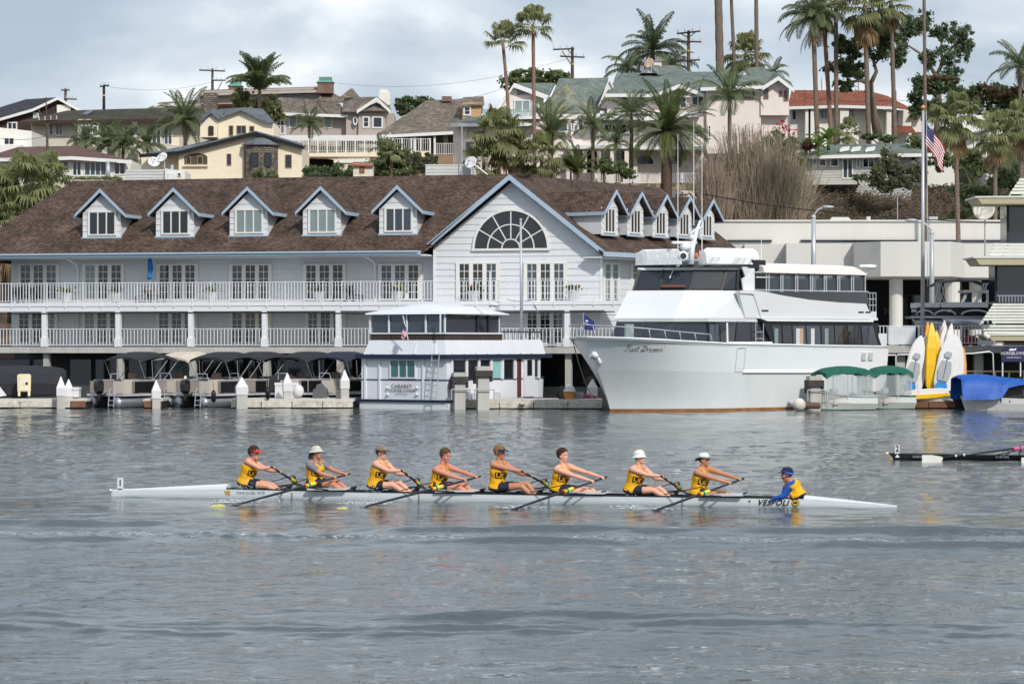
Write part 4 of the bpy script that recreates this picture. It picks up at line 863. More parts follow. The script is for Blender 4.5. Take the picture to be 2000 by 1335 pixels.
def fan_frond(el, droop, m, pet=1.0, rad=.95, seed=0):
    rs = random.Random(seed); V = []; F = []
    p = arcpts(pet, el, droop*.3, 3)
    for a, b in zip(p, p[1:]):
        i = len(V); V += [tuple(a+Vector((0, -.025, 0))), tuple(a+Vector((0, .025, 0))), tuple(b+Vector((0, .02, 0))), tuple(b+Vector((0, -.02, 0)))]; F.append((i, i+1, i+2, i+3))
    d = (p[-1]-p[-2]).normalized(); up = Vector((0, 1, 0)).cross(d)*-1; o = p[-1]
    for k in range(25):
        an = R(-118+236*k/24+rs.uniform(-4, 4)); Ln = rad*(.78+.22*math.cos(an))*rs.uniform(.88, 1.1)
        di = (d*math.cos(an)+Vector((0, 1, 0))*math.sin(an)).normalized(); w_ = up*.0+(d*-math.sin(an)+Vector((0, 1, 0))*math.cos(an))*.034
        q0, q1 = o, o+di*Ln*.62+up*.06*math.cos(an); q2 = q1+di*Ln*.3+Vector((0, 0, -1))*Ln*rs.uniform(.2, .55)
        i = len(V); V += [tuple(q0), tuple(q1+w_*1.6+up*.03), tuple(q1-w_*1.6+up*.03), tuple(q2), tuple(q1)]
        F += [(i, i+1, i+4), (i, i+4, i+2), (i+1, i+3, i+4), (i+4, i+3, i+2)]
    return rawmesh('fan_frond', V, F, m)
def feather_frond(el, droop, m, Ln=2.6, lf=.55, n=15, seed=0, hang=.5, wid=.05):
    rs = random.Random(seed); V = []; F = []; p = arcpts(Ln, el, droop, n)
    for k, (a, b) in enumerate(zip(p, p[1:])):
        r = .035*(1-k/n)+.01; i = len(V)
        V += [tuple(a+Vector((0, -r, 0))), tuple(a+Vector((0, r, 0))), tuple(b+Vector((0, r, 0))), tuple(b+Vector((0, -r, 0)))]; F.append((i, i+1, i+2, i+3))
        if k < 1: continue
        d = (b-a).normalized(); up = Vector((-d.z, 0, d.x))
        for j in (0, .5):
            q = a+(b-a)*j; l_ = lf*math.sin(math.pi*min(1, (k+j)/n*.86+.14))**.6*rs.uniform(.85, 1.1)
            for s in (-1, 1):
                di = (d*.55+Vector((0, s, 0))*.8+up*.18).normalized(); tip = q+di*l_+Vector((0, 0, -1))*l_*hang*rs.uniform(.6, 1.3); mid = q+di*l_*.5+up*.02
                i = len(V); V += [tuple(q), tuple(mid+d*wid), tuple(tip), tuple(mid-d*wid)]; F.append((i, i+1, i+2, i+3))
    return rawmesh('feather_frond', V, F, m)
FAN = [fan_frond(R(75), .5, LF_FAN, seed=1), fan_frond(R(35), .7, LF_FAN, seed=2), fan_frond(R(0), 1.1, LF_FAN, seed=3), fan_frond(R(-35), 1.2, LF_FAN, seed=4)]
FAND = [fan_frond(R(-60), .8, LF_DRY, seed=5), fan_frond(R(-75), .4, LF_DRY, seed=6)]
FEA = [feather_frond(R(78), .9, LF_FEA, seed=1), feather_frond(R(55), 1.7, LF_FEA, seed=2), feather_frond(R(30), 2.0, LF_FEA, seed=3), feather_frond(R(0), 1.5, LF_FEA, seed=4)]
DAT = [feather_frond(R(76), .8, LF_DATE, 3.0, .42, 17, 1, .1, .045), feather_frond(R(50), 1.2, LF_DATE, 3.1, .42, 17, 2, .1, .045), feather_frond(R(25), 1.5, LF_DATE, 3.1, .42, 17, 3, .15, .045), feather_frond(R(-5), 1.5, LF_DATE, 2.8, .42, 17, 4, .2, .045)]
FEAD = [feather_frond(R(-50), .8, LF_DRY, 2.0, .3, 10, 5)]
def palm(kind, label, px, ytop, ybase, Y, r=1.0, n=26, spread=(0, 1), trunk=.16, dead=0, lean=0, base_only=False, name=None, tm=None, xb=None, seed=None):
    """crown centre at pixel px,ytop; trunk foot at pixel ybase. kind: fan, feather, date"""
    rs = random.Random(seed or int(px*7+ytop)); top = P(px, ytop, Y); xb = px if xb is None else xb; foot = P(xb, ybase, Y)
    gz_ = float(ground_z(foot.x, foot.y)); foot.z = min(foot.z, max(gz_, foot.z-4))-.2
    t = thing(name or {'fan': 'fan_palm', 'feather': 'feather_palm', 'date': 'date_palm'}[kind], label, 'palm tree', foot)
    b = MB(); H = top.z-foot.z; n_ = max(4, int(H*1.2)); pts = []; rr = []
    for k in range(n_+1):
        q = k/n_; p = foot.lerp(top, q); p += Vector((lean*math.sin(q*math.pi), 0, 0)); pts.append(p); rr.append(trunk*(1.25-.35*min(1, q*3)-.1*q)*(1+.10*(k % 2)))
    b.tube(pts, rr, 8); b.build('trunk', tm or BARK, t, smooth=True)
    lib = {'fan': FAN, 'feather': FEA, 'date': DAT}[kind]; dl = FAND if kind == 'fan' else FEAD
    for k in range(n):
        q = spread[0]+(spread[1]-spread[0])*(k+.5)/n; i = min(3, int(q*4)); az = k*2.39996+rs.uniform(-.25, .25); s = r*rs.uniform(.85, 1.12)
        M = Matrix.Translation(top+Vector((0, 0, -.10*r*q)))@Matrix.Rotation(az, 4, 'Z')@Matrix.Rotation(rs.uniform(-.16, .16), 4, 'Y')@Matrix.Rotation(rs.uniform(-.3, .3), 4, 'X')@Matrix.Scale(s, 4)
        inst(lib[i], 'frond', t, M)
    for k in range(dead):
        M = Matrix.Translation(top+Vector((0, 0, -.25*r-.5*r*rs.random())))@Matrix.Rotation(k*2.4, 4, 'Z')@Matrix.Scale(r*rs.uniform(.7, 1), 4)
        inst(rs.choice(dl), 'dead_frond', t, M)
    return t
# crowns of leaf clumps inside a set of lobes
def leaves(lobes, n, size, seed=1, shell=.55, flat=.0):
    rs = np.random.RandomState(seed); V = []; ws = np.array([l_[1][0]*l_[1][1]*l_[1][2] for l_ in lobes])**.67; ws /= ws.sum(); out = []
    for (c, rad), k in zip(lobes, (ws*n).astype(int)+1):
        d = rs.normal(size=(k, 3)); d /= np.linalg.norm(d, axis=1)[:, None]
        bump_ = 1+.22*np.sin(d[:, 0]*5+c[0])+.18*np.sin(d[:, 2]*7+d[:, 1]*4+c[1]); rr = np.minimum(np.abs(rs.normal(size=k))*.62+shell*.25, 1.7)*bump_
        out.append(np.array(c)+d*rr[:, None]*np.array(rad))
    Pn = np.concatenate(out); k = len(Pn); a = rs.normal(size=(k, 3)); a /= np.linalg.norm(a, axis=1)[:, None]; b = np.cross(a, rs.normal(size=(k, 3))); b /= np.linalg.norm(b, axis=1)[:, None]
    s = size*(.6+.8*rs.rand(k))[:, None]; V = np.stack([Pn-a*s, Pn+b*s*.55, Pn+a*s, Pn-b*s*.55], 1).reshape(-1, 3)
    return V, np.arange(k*4).reshape(-1, 4)
def crown(par, lobes_px, Y, n, size, m, seed=1, name='crown', depth=.8, shell=.5, kind=None):
    """lobes_px: (px, py, rx_px, ry_px, dY)"""
    lobes = []
    for L_ in lobes_px:
        px, py, rx, ry = L_[:4]; dy = L_[4] if len(L_) > 4 else 0; s = (Y+dy)/FPX; lobes.append((tuple(P(px, py, Y+dy)), (rx*s, max(rx, ry)*s*depth, ry*s)))
    rs = random.Random(seed*7+1); sub_ = []
    for c, r_ in lobes:
        sub_.append((c, tuple(q*.42 for q in r_)))
        for _ in range(16):
            d = Vector((rs.gauss(0, 1), rs.gauss(0, 1), rs.gauss(.15, 1))).normalized(); k_s = rs.uniform(.16, .34)
            sub_.append((tuple(c[i]+d[i]*r_[i]*rs.uniform(.35, 1.0) for i in range(3)), tuple(q*k_s for q in r_)))
    V, F = leaves(sub_, int(n*1.9), size*.56, seed, shell); b = MB(); b.V = [tuple(v) for v in V]; b.F = [tuple(int(i) for i in f) for f in F]
    return b.build(name, m, par, fixn=False, kind=kind)
def tree(name, label, px, ybase, Y, lobes, n, size, m, cat='tree', trunkpts=None, tr=.2, seed=1, shell=.5, barkm=None, group=None, depth=.8, extra=None):
    base = P(px, ybase, Y); t = thing(name, label, cat, base, group)
    if trunkpts:
        b = MB()
        for path in trunkpts:
            pts = [P(q[0], q[1], Y+(q[3] if len(q) > 3 else 0)) for q in path]; b.tube(pts, [q[2] for q in path], 7)
        b.build('trunk', barkm or BARK, t, smooth=True)
    else: MB().tube([base-Vector((0, 0, .4)), P(lobes[0][0], lobes[0][1], Y)], [.09, .04], 5).build('stem', BARK, t)
    crown(t, lobes, Y, n, size, m, seed, depth=depth, shell=shell)
    if extra: crown(t, extra[0], Y-.3, extra[1], size, extra[2], seed+5, name=extra[3], depth=depth, kind='stuff')
    return t
GBARK = mat('grey_bark', (122,108,98), rough=.95, var=.3, scale=3, bump=.5)
# ---- left side
palm('fan', 'leftmost bushy fan palm at the very edge of the photo', 8, 388, 460, 170, 1.35, 30)
palm('fan', 'bushy green fan palm left of the marina roof', 55, 372, 470, 168, 1.5, 36, dead=6); palm('fan', 'fan palm beside the hip of the marina roof', 92, 345, 450, 176, 1.1, 24)
palm('fan', 'low fan palm at the far left below the others', 20, 430, 500, 167, 1.3, 26, dead=4)
palm('feather', 'round feathery palm right of the long low house', 362, 236, 282, 222, 1.25, 26, trunk=.2)
for x, y, s in ((168, 278, .75), (212, 280, .95), (240, 285, .9), (288, 283, .8)): palm('feather', {168: 'leftmost low palm before the long low house', 212: 'dark bushy palm left of the gate pier', 240: 'low bushy palm just above the cottage roof', 288: 'small palm between two pale gate piers'}[x], x, y, y+40, 212, s, 24, trunk=.12)
palm('feather', 'tall shaggy feather palm above the yellow house', 507, 178, 215, 225, 1.35, 46, spread=(0, .42), trunk=.2, dead=0, tm=BARK); 
tree('bush', 'big yellow-green bush at the foot of the shaggy palm', 490, 232, 226, [(470, 195, 26, 22), (500, 215, 30, 20), (528, 210, 22, 26), (540, 228, 18, 14)], 4200, .30, LF_FAN, cat='bush', seed=3)
palm('feather', 'small palm in front of the taupe house', 604, 243, 285, 218, .72, 20, trunk=.12)
tree('bush', 'dark bush between the taupe house and the shake roof', 800, 220, 238, [(790, 205, 26, 14), (830, 202, 30, 12), (800, 220, 22, 12)], 3000, .28, LF_DK, cat='bush', seed=4)
tree('bush', 'loose green bush before the terrace wall', 770, 345, 196, [(760, 310, 34, 26), (735, 325, 26, 18), (795, 318, 26, 24), (770, 338, 44, 14), (760, 285, 14, 12)], 5200, .22, LF_MID, cat='bush', seed=5)
palm('fan', 'young fan palm rising from the bush at the terrace', 765, 296, 340, 195, .62, 14); palm('feather', 'thin young palm left in the terrace bush', 744, 290, 340, 197, .5, 10, spread=(0, .6), trunk=.07)
for x, y, l_, mm in ((620, 335, 'dark bush under the arched opening of the terrace', LF_DK), (672, 335, 'dark bush beside the rusty shed', LF_DK), (825, 312, 'grey-green shrub below the white railing end', LF_OLV), (520, 345, 'low grass clump before the stone bay', LF_MID)):
    tree('bush', l_, x, 352, 190, [(x-12, y, 18, 15), (x+14, y+3, 20, 14), (x, y+10, 30, 10)], 2200, .2, mm, cat='bush', seed=x)
tree('hedge', 'clipped yellow-green hedge before the left cottage', 190, 356, 187, [(155, 350, 14, 5), (180, 349, 16, 5), (205, 349, 16, 5), (225, 350, 14, 5)], 2600, .12, LF_FAN, cat='hedge', seed=8)
# ---- middle
palm('fan', 'slim fan palm, left of the pair before the turret house', 982, 82, 330, 197, .95, 18, spread=(0, .75), trunk=.14, lean=.25, xb=995, tm=mat('red_brown_palm_trunk', (140,112,96), var=.3, scale=4, bump=.5))
palm('fan', 'slim fan palm, right of the pair before the turret house', 1041, 50, 335, 197, .95, 22, spread=(0, .8), trunk=.15, xb=1046, tm=MATS['red_brown_palm_trunk'])
for (x, y, yb, s, n, l_) in ((975, 258, 340, 1.25, 34, 'big bright fan palm left in the thicket by the marina ridge'), (945, 315, 352, 1.1, 22, 'low fan palm beside the white rooftop shed'), (1058, 305, 352, 1.15, 28, 'bright fan palm right in the thicket by the marina ridge'), (1010, 290, 350, .9, 20, 'middle fan palm of the thicket by the marina ridge')): palm('fan', l_, x, y, yb, 194, s, n, dead=8)
palm('date', 'dark date palm behind the fan palm thicket', 1075, 262, 345, 199, .95, 34, trunk=.25); palm('date', 'low dark date palm left of the arcade', 1130, 335, 352, 193, .75, 24, spread=(0, .7))
palm('feather', 'feather palm with drooping crown before the turret', 1158, 245, 340, 198, .85, 20, trunk=.15, tm=GBARK); palm('feather', 'feather palm before the veranda railing', 1233, 222, 335, 199, .95, 18, trunk=.17, tm=GBARK); palm('feather', 'small feather palm before the arcade', 1202, 280, 340, 197, .7, 16, trunk=.13, tm=GBARK)
palm('date', 'huge round date palm in front of the pink house', 1302, 255, 345, 196, 1.35, 60, trunk=.45, tm=mat('date_trunk', (92,74,60), var=.4, scale=6, bump=1.0, bscale=14))
palm('feather', 'feather palm with spreading arms before the pink house', 1425, 195, 330, 200, 1.2, 16, spread=(.0, .8), trunk=.17, tm=GBARK)
tree('tree', 'wide round dark tree on the skyline behind the slim palms', 1040, 170, 245, [(1005, 158, 30, 18), (1040, 152, 40, 16), (1085, 152, 30, 14), (1110, 158, 14, 10)], 5200, .32, LF_MID, trunkpts=[[(1040, 185, .3), (1040, 160, .2)]], seed=9)
palm('feather', 'big feathery palm behind the rooftop dish', 1275, 100, 170, 235, 1.45, 26, trunk=.25); palm('feather', 'drooping feathery palm left of the rooftop dish', 1225, 132, 170, 240, 1.1, 18, spread=(.3, 1)); palm('feather', 'drooping feathery palm right of the rooftop dish', 1312, 125, 170, 240, 1.05, 18, spread=(.3, 1))
palm('fan', 'bushy fan palm on the skyline above the pink house', 1455, 105, 150, 235, 1.25, 34, dead=6); palm('feather', 'low palm behind the gable of the pink house', 1510, 142, 160, 232, .7, 12)
for x, y, s in ((1030, 335, .5), (1180, 322, .45), (1215, 330, .4), (1115, 318, .4)): tree('bush', {1030: 'small shrub in the fan palm thicket', 1180: 'shrub by the first arcade column', 1215: 'shrub by the last arcade column', 1115: 'dark shrub left of the arcade'}[x], x, 345, 194, [(x, y, 22, 14), (x+12, y+10, 18, 10)], 1300, .2, LF_MID, cat='bush', seed=x)
# ---- right: very tall palms whose crowns leave the frame
TT = mat('tall_palm_trunk', (122,106,94), rough=.95, var=.3, scale=5, bump=.7, bscale=9)
palm('fan', 'thick tall palm trunk, leftmost of the tall ones above the pink house', 1400, -120, 150, 226, 1.2, 20, trunk=.38, tm=TT, xb=1409)
palm('fan', 'thin tall palm trunk leaning left above the pink house', 1424, -90, 150, 232, 1.2, 20, trunk=.17, tm=TT, xb=1440); palm('fan', 'thin tall palm trunk right of the skyline fan palm', 1476, -110, 145, 230, 1.2, 20, trunk=.2, tm=TT, xb=1479)
palm('feather', 'shaggy tall palm, leftmost before the tile roof', 1588, 35, 270, 215, 1.25, 34, spread=(.1, 1), trunk=.22, tm=TT, xb=1600, dead=8); palm('fan', 'tall fan palm with reddish trunk before the tile roof', 1607, 4, 270, 218, 1.25, 26, trunk=.2, tm=MATS['red_brown_palm_trunk'], xb=1630, dead=4); palm('fan', 'very tall palm whose crown is out of the frame, by the tile roof', 1632, -100, 265, 216, 1.2, 20, trunk=.2, tm=TT, xb=1634)
palm('fan', 'tall fan palm with dead skirt before the big dark tree', 1689, 12, 275, 214, 1.35, 30, trunk=.22, tm=TT, xb=1700, dead=16); palm('fan', 'tall fan palm right of the big dark tree', 1740, 5, 270, 216, 1.2, 22, trunk=.2, tm=TT, xb=1751, dead=6)
palm('fan', 'very tall thin palm trunk behind the flagpole', 1804, -80, 560, 178, 1.1, 20, trunk=.13, tm=TT, xb=1812, seed=4); palm('fan', 'bushy fan palm with thin trunk right of the flag', 1866, 232, 570, 176, 1.12, 36, trunk=.17, tm=TT, xb=1877, dead=6)
palm('fan', 'bushy fan palm with thin trunk behind the round dish', 1944, 262, 480, 182, 1.0, 30, trunk=.16, tm=TT, dead=6); palm('fan', 'bushy fan palm at the right edge', 1995, 240, 420, 186, 1.1, 30, trunk=.2, tm=TT, dead=4)
palm('feather', 'feather palm at the top right corner', 1992, 130, 300, 225, 1.2, 20, trunk=.2, tm=GBARK); palm('fan', 'spiky dwarf palm before the tile roof house', 1655, 258, 275, 212, .75, 24, trunk=.2)
tree('broadleaf_tree', 'large dark tree with twisting trunk before the tile roof house', 1712, 268, 219, [(1695, 75, 34, 26), (1650, 90, 26, 24), (1735, 70, 26, 26), (1640, 130, 30, 26), (1672, 140, 26, 20), (1650, 165, 24, 18), (1725, 105, 26, 24), (1668, 100, 20, 18), (1715, 60, 30, 14)], 9500, .26, LF_DK,
    trunkpts=[[(1715, 268, .42), (1708, 230, .34), (1700, 185, .3), (1700, 160, .26)], [(1700, 165, .2), (1712, 140, .16), (1705, 115, .12), (1690, 85, .08)], [(1700, 165, .18), (1680, 158, .12), (1655, 160, .08)], [(1705, 130, .1), (1730, 100, .07), (1738, 75, .05)]], seed=11, shell=.25)
tree('broadleaf_tree', 'spreading eucalyptus with open crown right of the tall palms', 1830, 220, 228, [(1775, 55, 30, 30), (1800, 45, 24, 24), (1758, 95, 18, 30), (1835, 60, 22, 26), (1870, 65, 30, 26), (1885, 95, 22, 24), (1850, 110, 30, 20), (1810, 110, 20, 12), (1860, 140, 22, 18), (1815, 125, 16, 12), (1752, 120, 16, 16)], 9500, .24, leafmat('eucalyptus_leaf', (98,112,86), k=1.3, trans=.45),
    trunkpts=[[(1832, 220, .35), (1832, 170, .28), (1826, 145, .22)], [(1826, 145, .18), (1805, 110, .12), (1775, 90, .09), (1752, 95, .05)], [(1828, 150, .18), (1850, 105, .12), (1875, 75, .07)], [(1840, 120, .1), (1838, 80, .06)]], seed=12, shell=.2, barkm=GBARK)
tree('broadleaf_tree', 'dense round dark tree under the eucalyptus', 1830, 270, 224, [(1800, 175, 28, 26), (1840, 170, 38, 22), (1870, 180, 22, 20), (1800, 210, 26, 26), (1840, 215, 34, 26)], 6500, .28, LF_DK, trunkpts=[[(1830, 280, .3), (1830, 210, .2)]], seed=13, extra=([(1810, 160, 30, 14), (1845, 155, 30, 12)], 1800, LF_TIP, 'new_growth'))
tree('broadleaf_tree', 'dark tree right of the flag with coppery leaf tips', 1930, 300, 226, [(1900, 195, 34, 28), (1945, 190, 34, 28), (1985, 200, 30, 34), (1920, 235, 40, 26), (1975, 245, 34, 30)], 7000, .28, LF_DK, trunkpts=[[(1930, 310, .3), (1930, 220, .2)]], seed=14, extra=([(1930, 180, 44, 14), (1980, 185, 24, 14)], 1800, LF_TIP, 'new_growth'))
tree('bush', 'green bush right behind the flag', 1800, 330, 209, [(1785, 295, 22, 20), (1815, 290, 26, 26), (1835, 315, 30, 18), (1790, 275, 24, 12)], 4200, .22, LF_MID, cat='bush', seed=15)
tree('bush', 'dark green bush right of the flag behind the fan palm trunk', 1895, 348, 207, [(1880, 320, 30, 24), (1915, 325, 26, 22), (1900, 300, 24, 14)], 3600, .22, LF_MID, cat='bush', seed=16)
tree('bush', 'large grey-green bush before the clapboard cottage', 1740, 372, 201, [(1740, 325, 34, 34), (1715, 345, 30, 24), (1765, 350, 30, 24), (1790, 335, 20, 20), (1735, 365, 40, 14)], 6500, .22, LF_OLV, cat='bush', seed=17, shell=.3)
tree('bush', 'green bush low on the brown bank right of the flagpole', 1895, 400, 192, [(1880, 375, 34, 16), (1920, 372, 36, 18), (1900, 400, 44, 24), (1945, 395, 26, 24), (1870, 420, 20, 12)], 6500, .22, LF_MID, cat='bush', seed=18)
tree('bush', 'dark bush on the bank behind the round dish', 1960, 430, 190, [(1950, 345, 30, 24), (1985, 350, 26, 34), (1975, 400, 30, 30), (1940, 425, 20, 20)], 4800, .22, LF_DK, cat='bush', seed=19)
tree('bush', 'small clipped bush by the cottage sliding door', 1678, 352, 204, [(1672, 346, 14, 6), (1686, 347, 12, 6)], 900, .14, LF_DK, cat='bush', seed=20)
tree('flowering_shrub', 'red-flowered shrub between the pink house and the tile roof house', 1530, 300, 204, [(1520, 275, 24, 22), (1545, 285, 24, 20), (1530, 300, 30, 14)], 3000, .22, LF_MID, cat='shrub', seed=21, extra=([(1530, 250, 20, 18), (1550, 262, 16, 14)], 38, LF_RED, 'flowers'))
tree('hedge', 'trimmed hedge before the tile roof house', 1720, 275, 213, [(1700, 268, 20, 8), (1735, 270, 20, 8)], 1400, .18, LF_MID, cat='hedge', seed=22); tree('bush', 'reddish low shrub by the banana plants', 1583, 290, 205, [(1580, 286, 18, 9)], 700, .16, leafmat('reddish_leaf', (110,70,68)), cat='bush', seed=23)
# banana plants: each leaf its own part
def banana_leaf():
    p = arcpts(1.7, R(72), 1.9, 9); V = []; F = []
    for k, a in enumerate(p):
        w_ = .26*math.sin(math.pi*min(1, (k+.3)/9.6))**.7 if k > 1 else .03; V += [(a.x, -w_, a.z+.06), (a.x, 0, a.z-.03), (a.x, w_, a.z+.06)]
    for k in range(9): F += [(3*k, 3*k+1, 3*k+4, 3*k+3), (3*k+1, 3*k+2, 3*k+5, 3*k+4)]
    return rawmesh('banana_leaf', V, F, LF_BAN)
BL = banana_leaf()
for px, y, Y, l_ in ((1600, 262, 205, 'banana plant left of the palm trunks, above the cottage'), (1618, 250, 206, 'taller banana plant right of the palm trunks'), (1575, 268, 206, 'ragged banana plant above the reeds'), (1545, 305, 203, 'low banana plant by the pale wall')):
    c = P(px, y+20, Y); t = thing('banana_plant', l_, 'plant', P(px, y+42, Y)); MB().tube([P(px, y+44, Y), c], [.14, .09], 6).build('trunk', LF_BAN, t)
    for k in range(10): inst(BL, 'leaf', t, Matrix.Translation(c+Vector((0, 0, -.05*k)))@Matrix.Rotation(k*2.4, 4, 'Z')@Matrix.Rotation(.05*k, 4, 'Y')@Matrix.Scale(random.uniform(.75, 1.1), 4))
# dry giant reeds
def reeds(name, label, px, ybase, Y, specs, n, m, m2, seed, cat='reeds', wd=.028):
    rs = random.Random(seed); t = thing(name, label, cat, P(px, ybase, Y))
    for mm, frac, nm in ((m, .72, 'stalks'), (m2, .28, 'leaves')):
        b = MB()
        for k in range(int(n*frac)):
            x0, x1, yt, fan = rs.choice(specs); xb = rs.uniform(x0, x1); yy = rs.uniform(ybase-10, ybase+25); d = rs.uniform(-2.2, 2.2)
            a = P(xb, yy, Y+d); top = P(xb+rs.gauss((xb-(x0+x1)/2)*.35, fan), rs.uniform(yt, yt+(ybase-yt)*.7), Y+d+rs.uniform(-1, 1)); mid = a.lerp(top, .55)+Vector((rs.uniform(-.2, .2), 0, .2)); end = top+Vector((rs.uniform(-.7, .7), rs.uniform(-.3, .3), -rs.uniform(0, .4)))
            w_ = Vector((wd*rs.uniform(.35, 1), 0, 0)); i = len(b.V); b.V += [tuple(a-w_), tuple(a+w_), tuple(mid+w_), tuple(mid-w_), tuple(top+w_*.7), tuple(top-w_*.7), tuple(end)]; b.F += [(i, i+1, i+2, i+3), (i+3, i+2, i+4, i+5), (i+5, i+4, i+6)]
        b.build(nm, mm, t, fixn=False, kind='stuff')
    return t
reeds('giant_reed', 'tall clump of dry giant reeds on the bank, pinkish brown', 1475, 440, 196, [(1400, 1550, 285, 22), (1425, 1530, 255, 16), (1440, 1500, 240, 20), (1385, 1440, 310, 20), (1500, 1565, 320, 22), (1390, 1560, 350, 20)], 4000, LF_REED, LF_REEDG, 31)
reeds('giant_reed', 'smaller clump of reeds left of the tall dry reeds', 1395, 430, 193, [(1372, 1425, 330, 9), (1380, 1410, 300, 8)], 900, LF_REED, LF_BRU, 32)
# dry brush that covers the bank
def brush(label, xs, ys, Y0, Y1, n, m, seed, h=.9):
    rs = random.Random(seed); b = MB()
    for k in range(n):
        x = rs.uniform(*xs); y = rs.uniform(Y0, Y1); z = float(ground_z(x, y)); c = Vector((x, y, z-.05)); hh = h*rs.uniform(.4, 1.2)
        for j in range(8):
            e_ = c+Vector((rs.gauss(0, .45), rs.gauss(0, .45), hh*rs.uniform(.5, 1))); w_ = Vector((.035, .02, 0)); i = len(b.V); b.V += [tuple(c-w_), tuple(c+w_), tuple(e_)]; b.F.append((i, i+1, i+2))
            l_ = rs.uniform(.05, .12); i = len(b.V); b.V += [tuple(e_+Vector((-l_, 0, -.04))), tuple(e_+Vector((0, -.05, l_*.6))), tuple(e_+Vector((l_, .05, 0))), tuple(e_+Vector((0, 0, -l_*.6)))]; b.F.append((i, i+1, i+2, i+3))
    o = b.build('dry_brush', m, None, fixn=False, kind='stuff'); tag(o, label, 'brush')
brush('dense dry brown brush covering the steep bank below the cottage', (13, 45), 0, 187, 214, 9000, LF_BRU, 41); brush('sparse green weeds among the dry brush on the bank', (14, 45), 0, 188, 214, 3200, LF_OLV, 42, .7)
brush('low green ground cover between the houses on the left slope', (-42, 14), 0, 205, 245, 3500, LF_MID, 43, .8); brush('ground cover around the upper right houses', (12, 48), 0, 212, 250, 3000, LF_MID, 44, .8)
# ================================================================ utility poles, wires, lamps, flagpoles
POLE = mat('old_pole_wood', (96,82,72), rough=.95, var=.3, scale=3)
def upole(label, px, yt, yb, Y, arms, r=.14, m=POLE, xb=None, braces=(), bands=()):
    a = P(px, yt, Y); b0 = P(xb or px, yb, Y); t = thing('utility_pole', label, 'utility pole', b0); MB().tube([b0, a], [r*1.15, r*.85], 7).build('post', m, t)
    for (x0, x1, y, dy) in arms:
        b = MB(); p, q = P(x0, y, Y-.2), P(x1, y+dy, Y-.2); b.tube([p, q], .075, 4); b.build('crossarm', m, t)
        for k in range(4): c = p.lerp(q, .04+.92*k/3); MB().tube([c, c+Vector((0, 0, .32))], [.05, .04], 5).build('insulator', STEEL, t)
    for (x0, y0, x1, y1) in braces: MB().tube([P(x0, y0, Y-.15), P(x1, y1, Y-.15)], .045, 4).build('brace', m, t)
    for y in bands: MB().tube([P(px, y, Y), P(px, y+3, Y)], r*1.05, 7).build('yellow_band', mat('yellow_band', (220,190,60)), t)
    return t
upole('short utility pole behind the dark gabled house', 128, 173, 210, 262, [(119, 136, 176, 0), (128, 150, 193, 1)])
upole('black utility pole above the mossy roof', 203, 165, 232, 255, [(195, 213, 169, -2)], m=mat('tarred_pole', (44,40,40)), bands=(185,))
upole('thin pole with guy braces in front of the left cottage', 92, 233, 350, 197, [(75, 112, 236, -2)], r=.1, braces=((75, 214, 92, 248), (90, 190, 91, 235)), xb=93)
upole('utility pole with wide top crossarm left of the shaggy palm', 415, 134, 178, 268, [(389, 440, 137, 2), (415, 441, 157, 0)], r=.13, braces=((425, 176, 434, 160),))
upole('utility pole with two crossarms behind the slim palms', 1118, 92, 160, 240, [(1080, 1122, 97, -2), (1094, 1142, 110, 2)], r=.15, braces=((1098, 100, 1116, 127), (1108, 96, 1118, 108)), bands=(124,))
upole('utility pole with three crossarms above the pink house', 1345, 60, 138, 232, [(1322, 1368, 66, -5), (1322, 1370, 81, 1), (1325, 1367, 119, -2)], r=.15, bands=(98,), braces=((1330, 66, 1345, 74), (1358, 63, 1345, 74)))
upole('dark thin pole in front of the tile roof house', 1749, 178, 275, 222, [], r=.1, m=mat('red_brown_pole', (110,80,68)))
WIREM = mat('black_wire', (30,30,32))
def wire(label, pts, Y, r=.02, sag=.6):
    b = MB(); out = []
    for (x0, y0, Y0), (x1, y1, Y1) in zip(pts, pts[1:]):
        p, q = P(x0, y0, Y0), P(x1, y1, Y1)
        for k in range(9): c = p.lerp(q, k/8); c.z -= sag*4*(k/8)*(1-k/8); out.append(c)
    b.tube(out, r, 4); o = b.build('overhead_wire', WIREM); return tag(o, label, 'wire')
wire('overhead wire from the black pole to the palm', [(203, 168, 255), (415, 160, 268)], 0, .012); wire('overhead wire crossing the open sky toward the slim palms', [(660, 163, 262), (1118, 112, 240)], 0, .012, 1.2)
wire('pair of wires above the shake roof house', [(880, 195, 250), (985, 172, 245)], 0, .014, .2); wire('green cable sagging across the brown bank to the louvered building', [(1370, 378, 176), (1600, 412, 176), (1975, 436, 176)], 0, .035, .1)
wire('wires before the tile roof house', [(1560, 188, 225), (1749, 195, 222), (2010, 203, 222)], 0, .018, .3); wire('wires low across the left houses', [(0, 270, 198), (93, 265, 197), (260, 262, 210), (420, 262, 215)], 0, .015, .2)
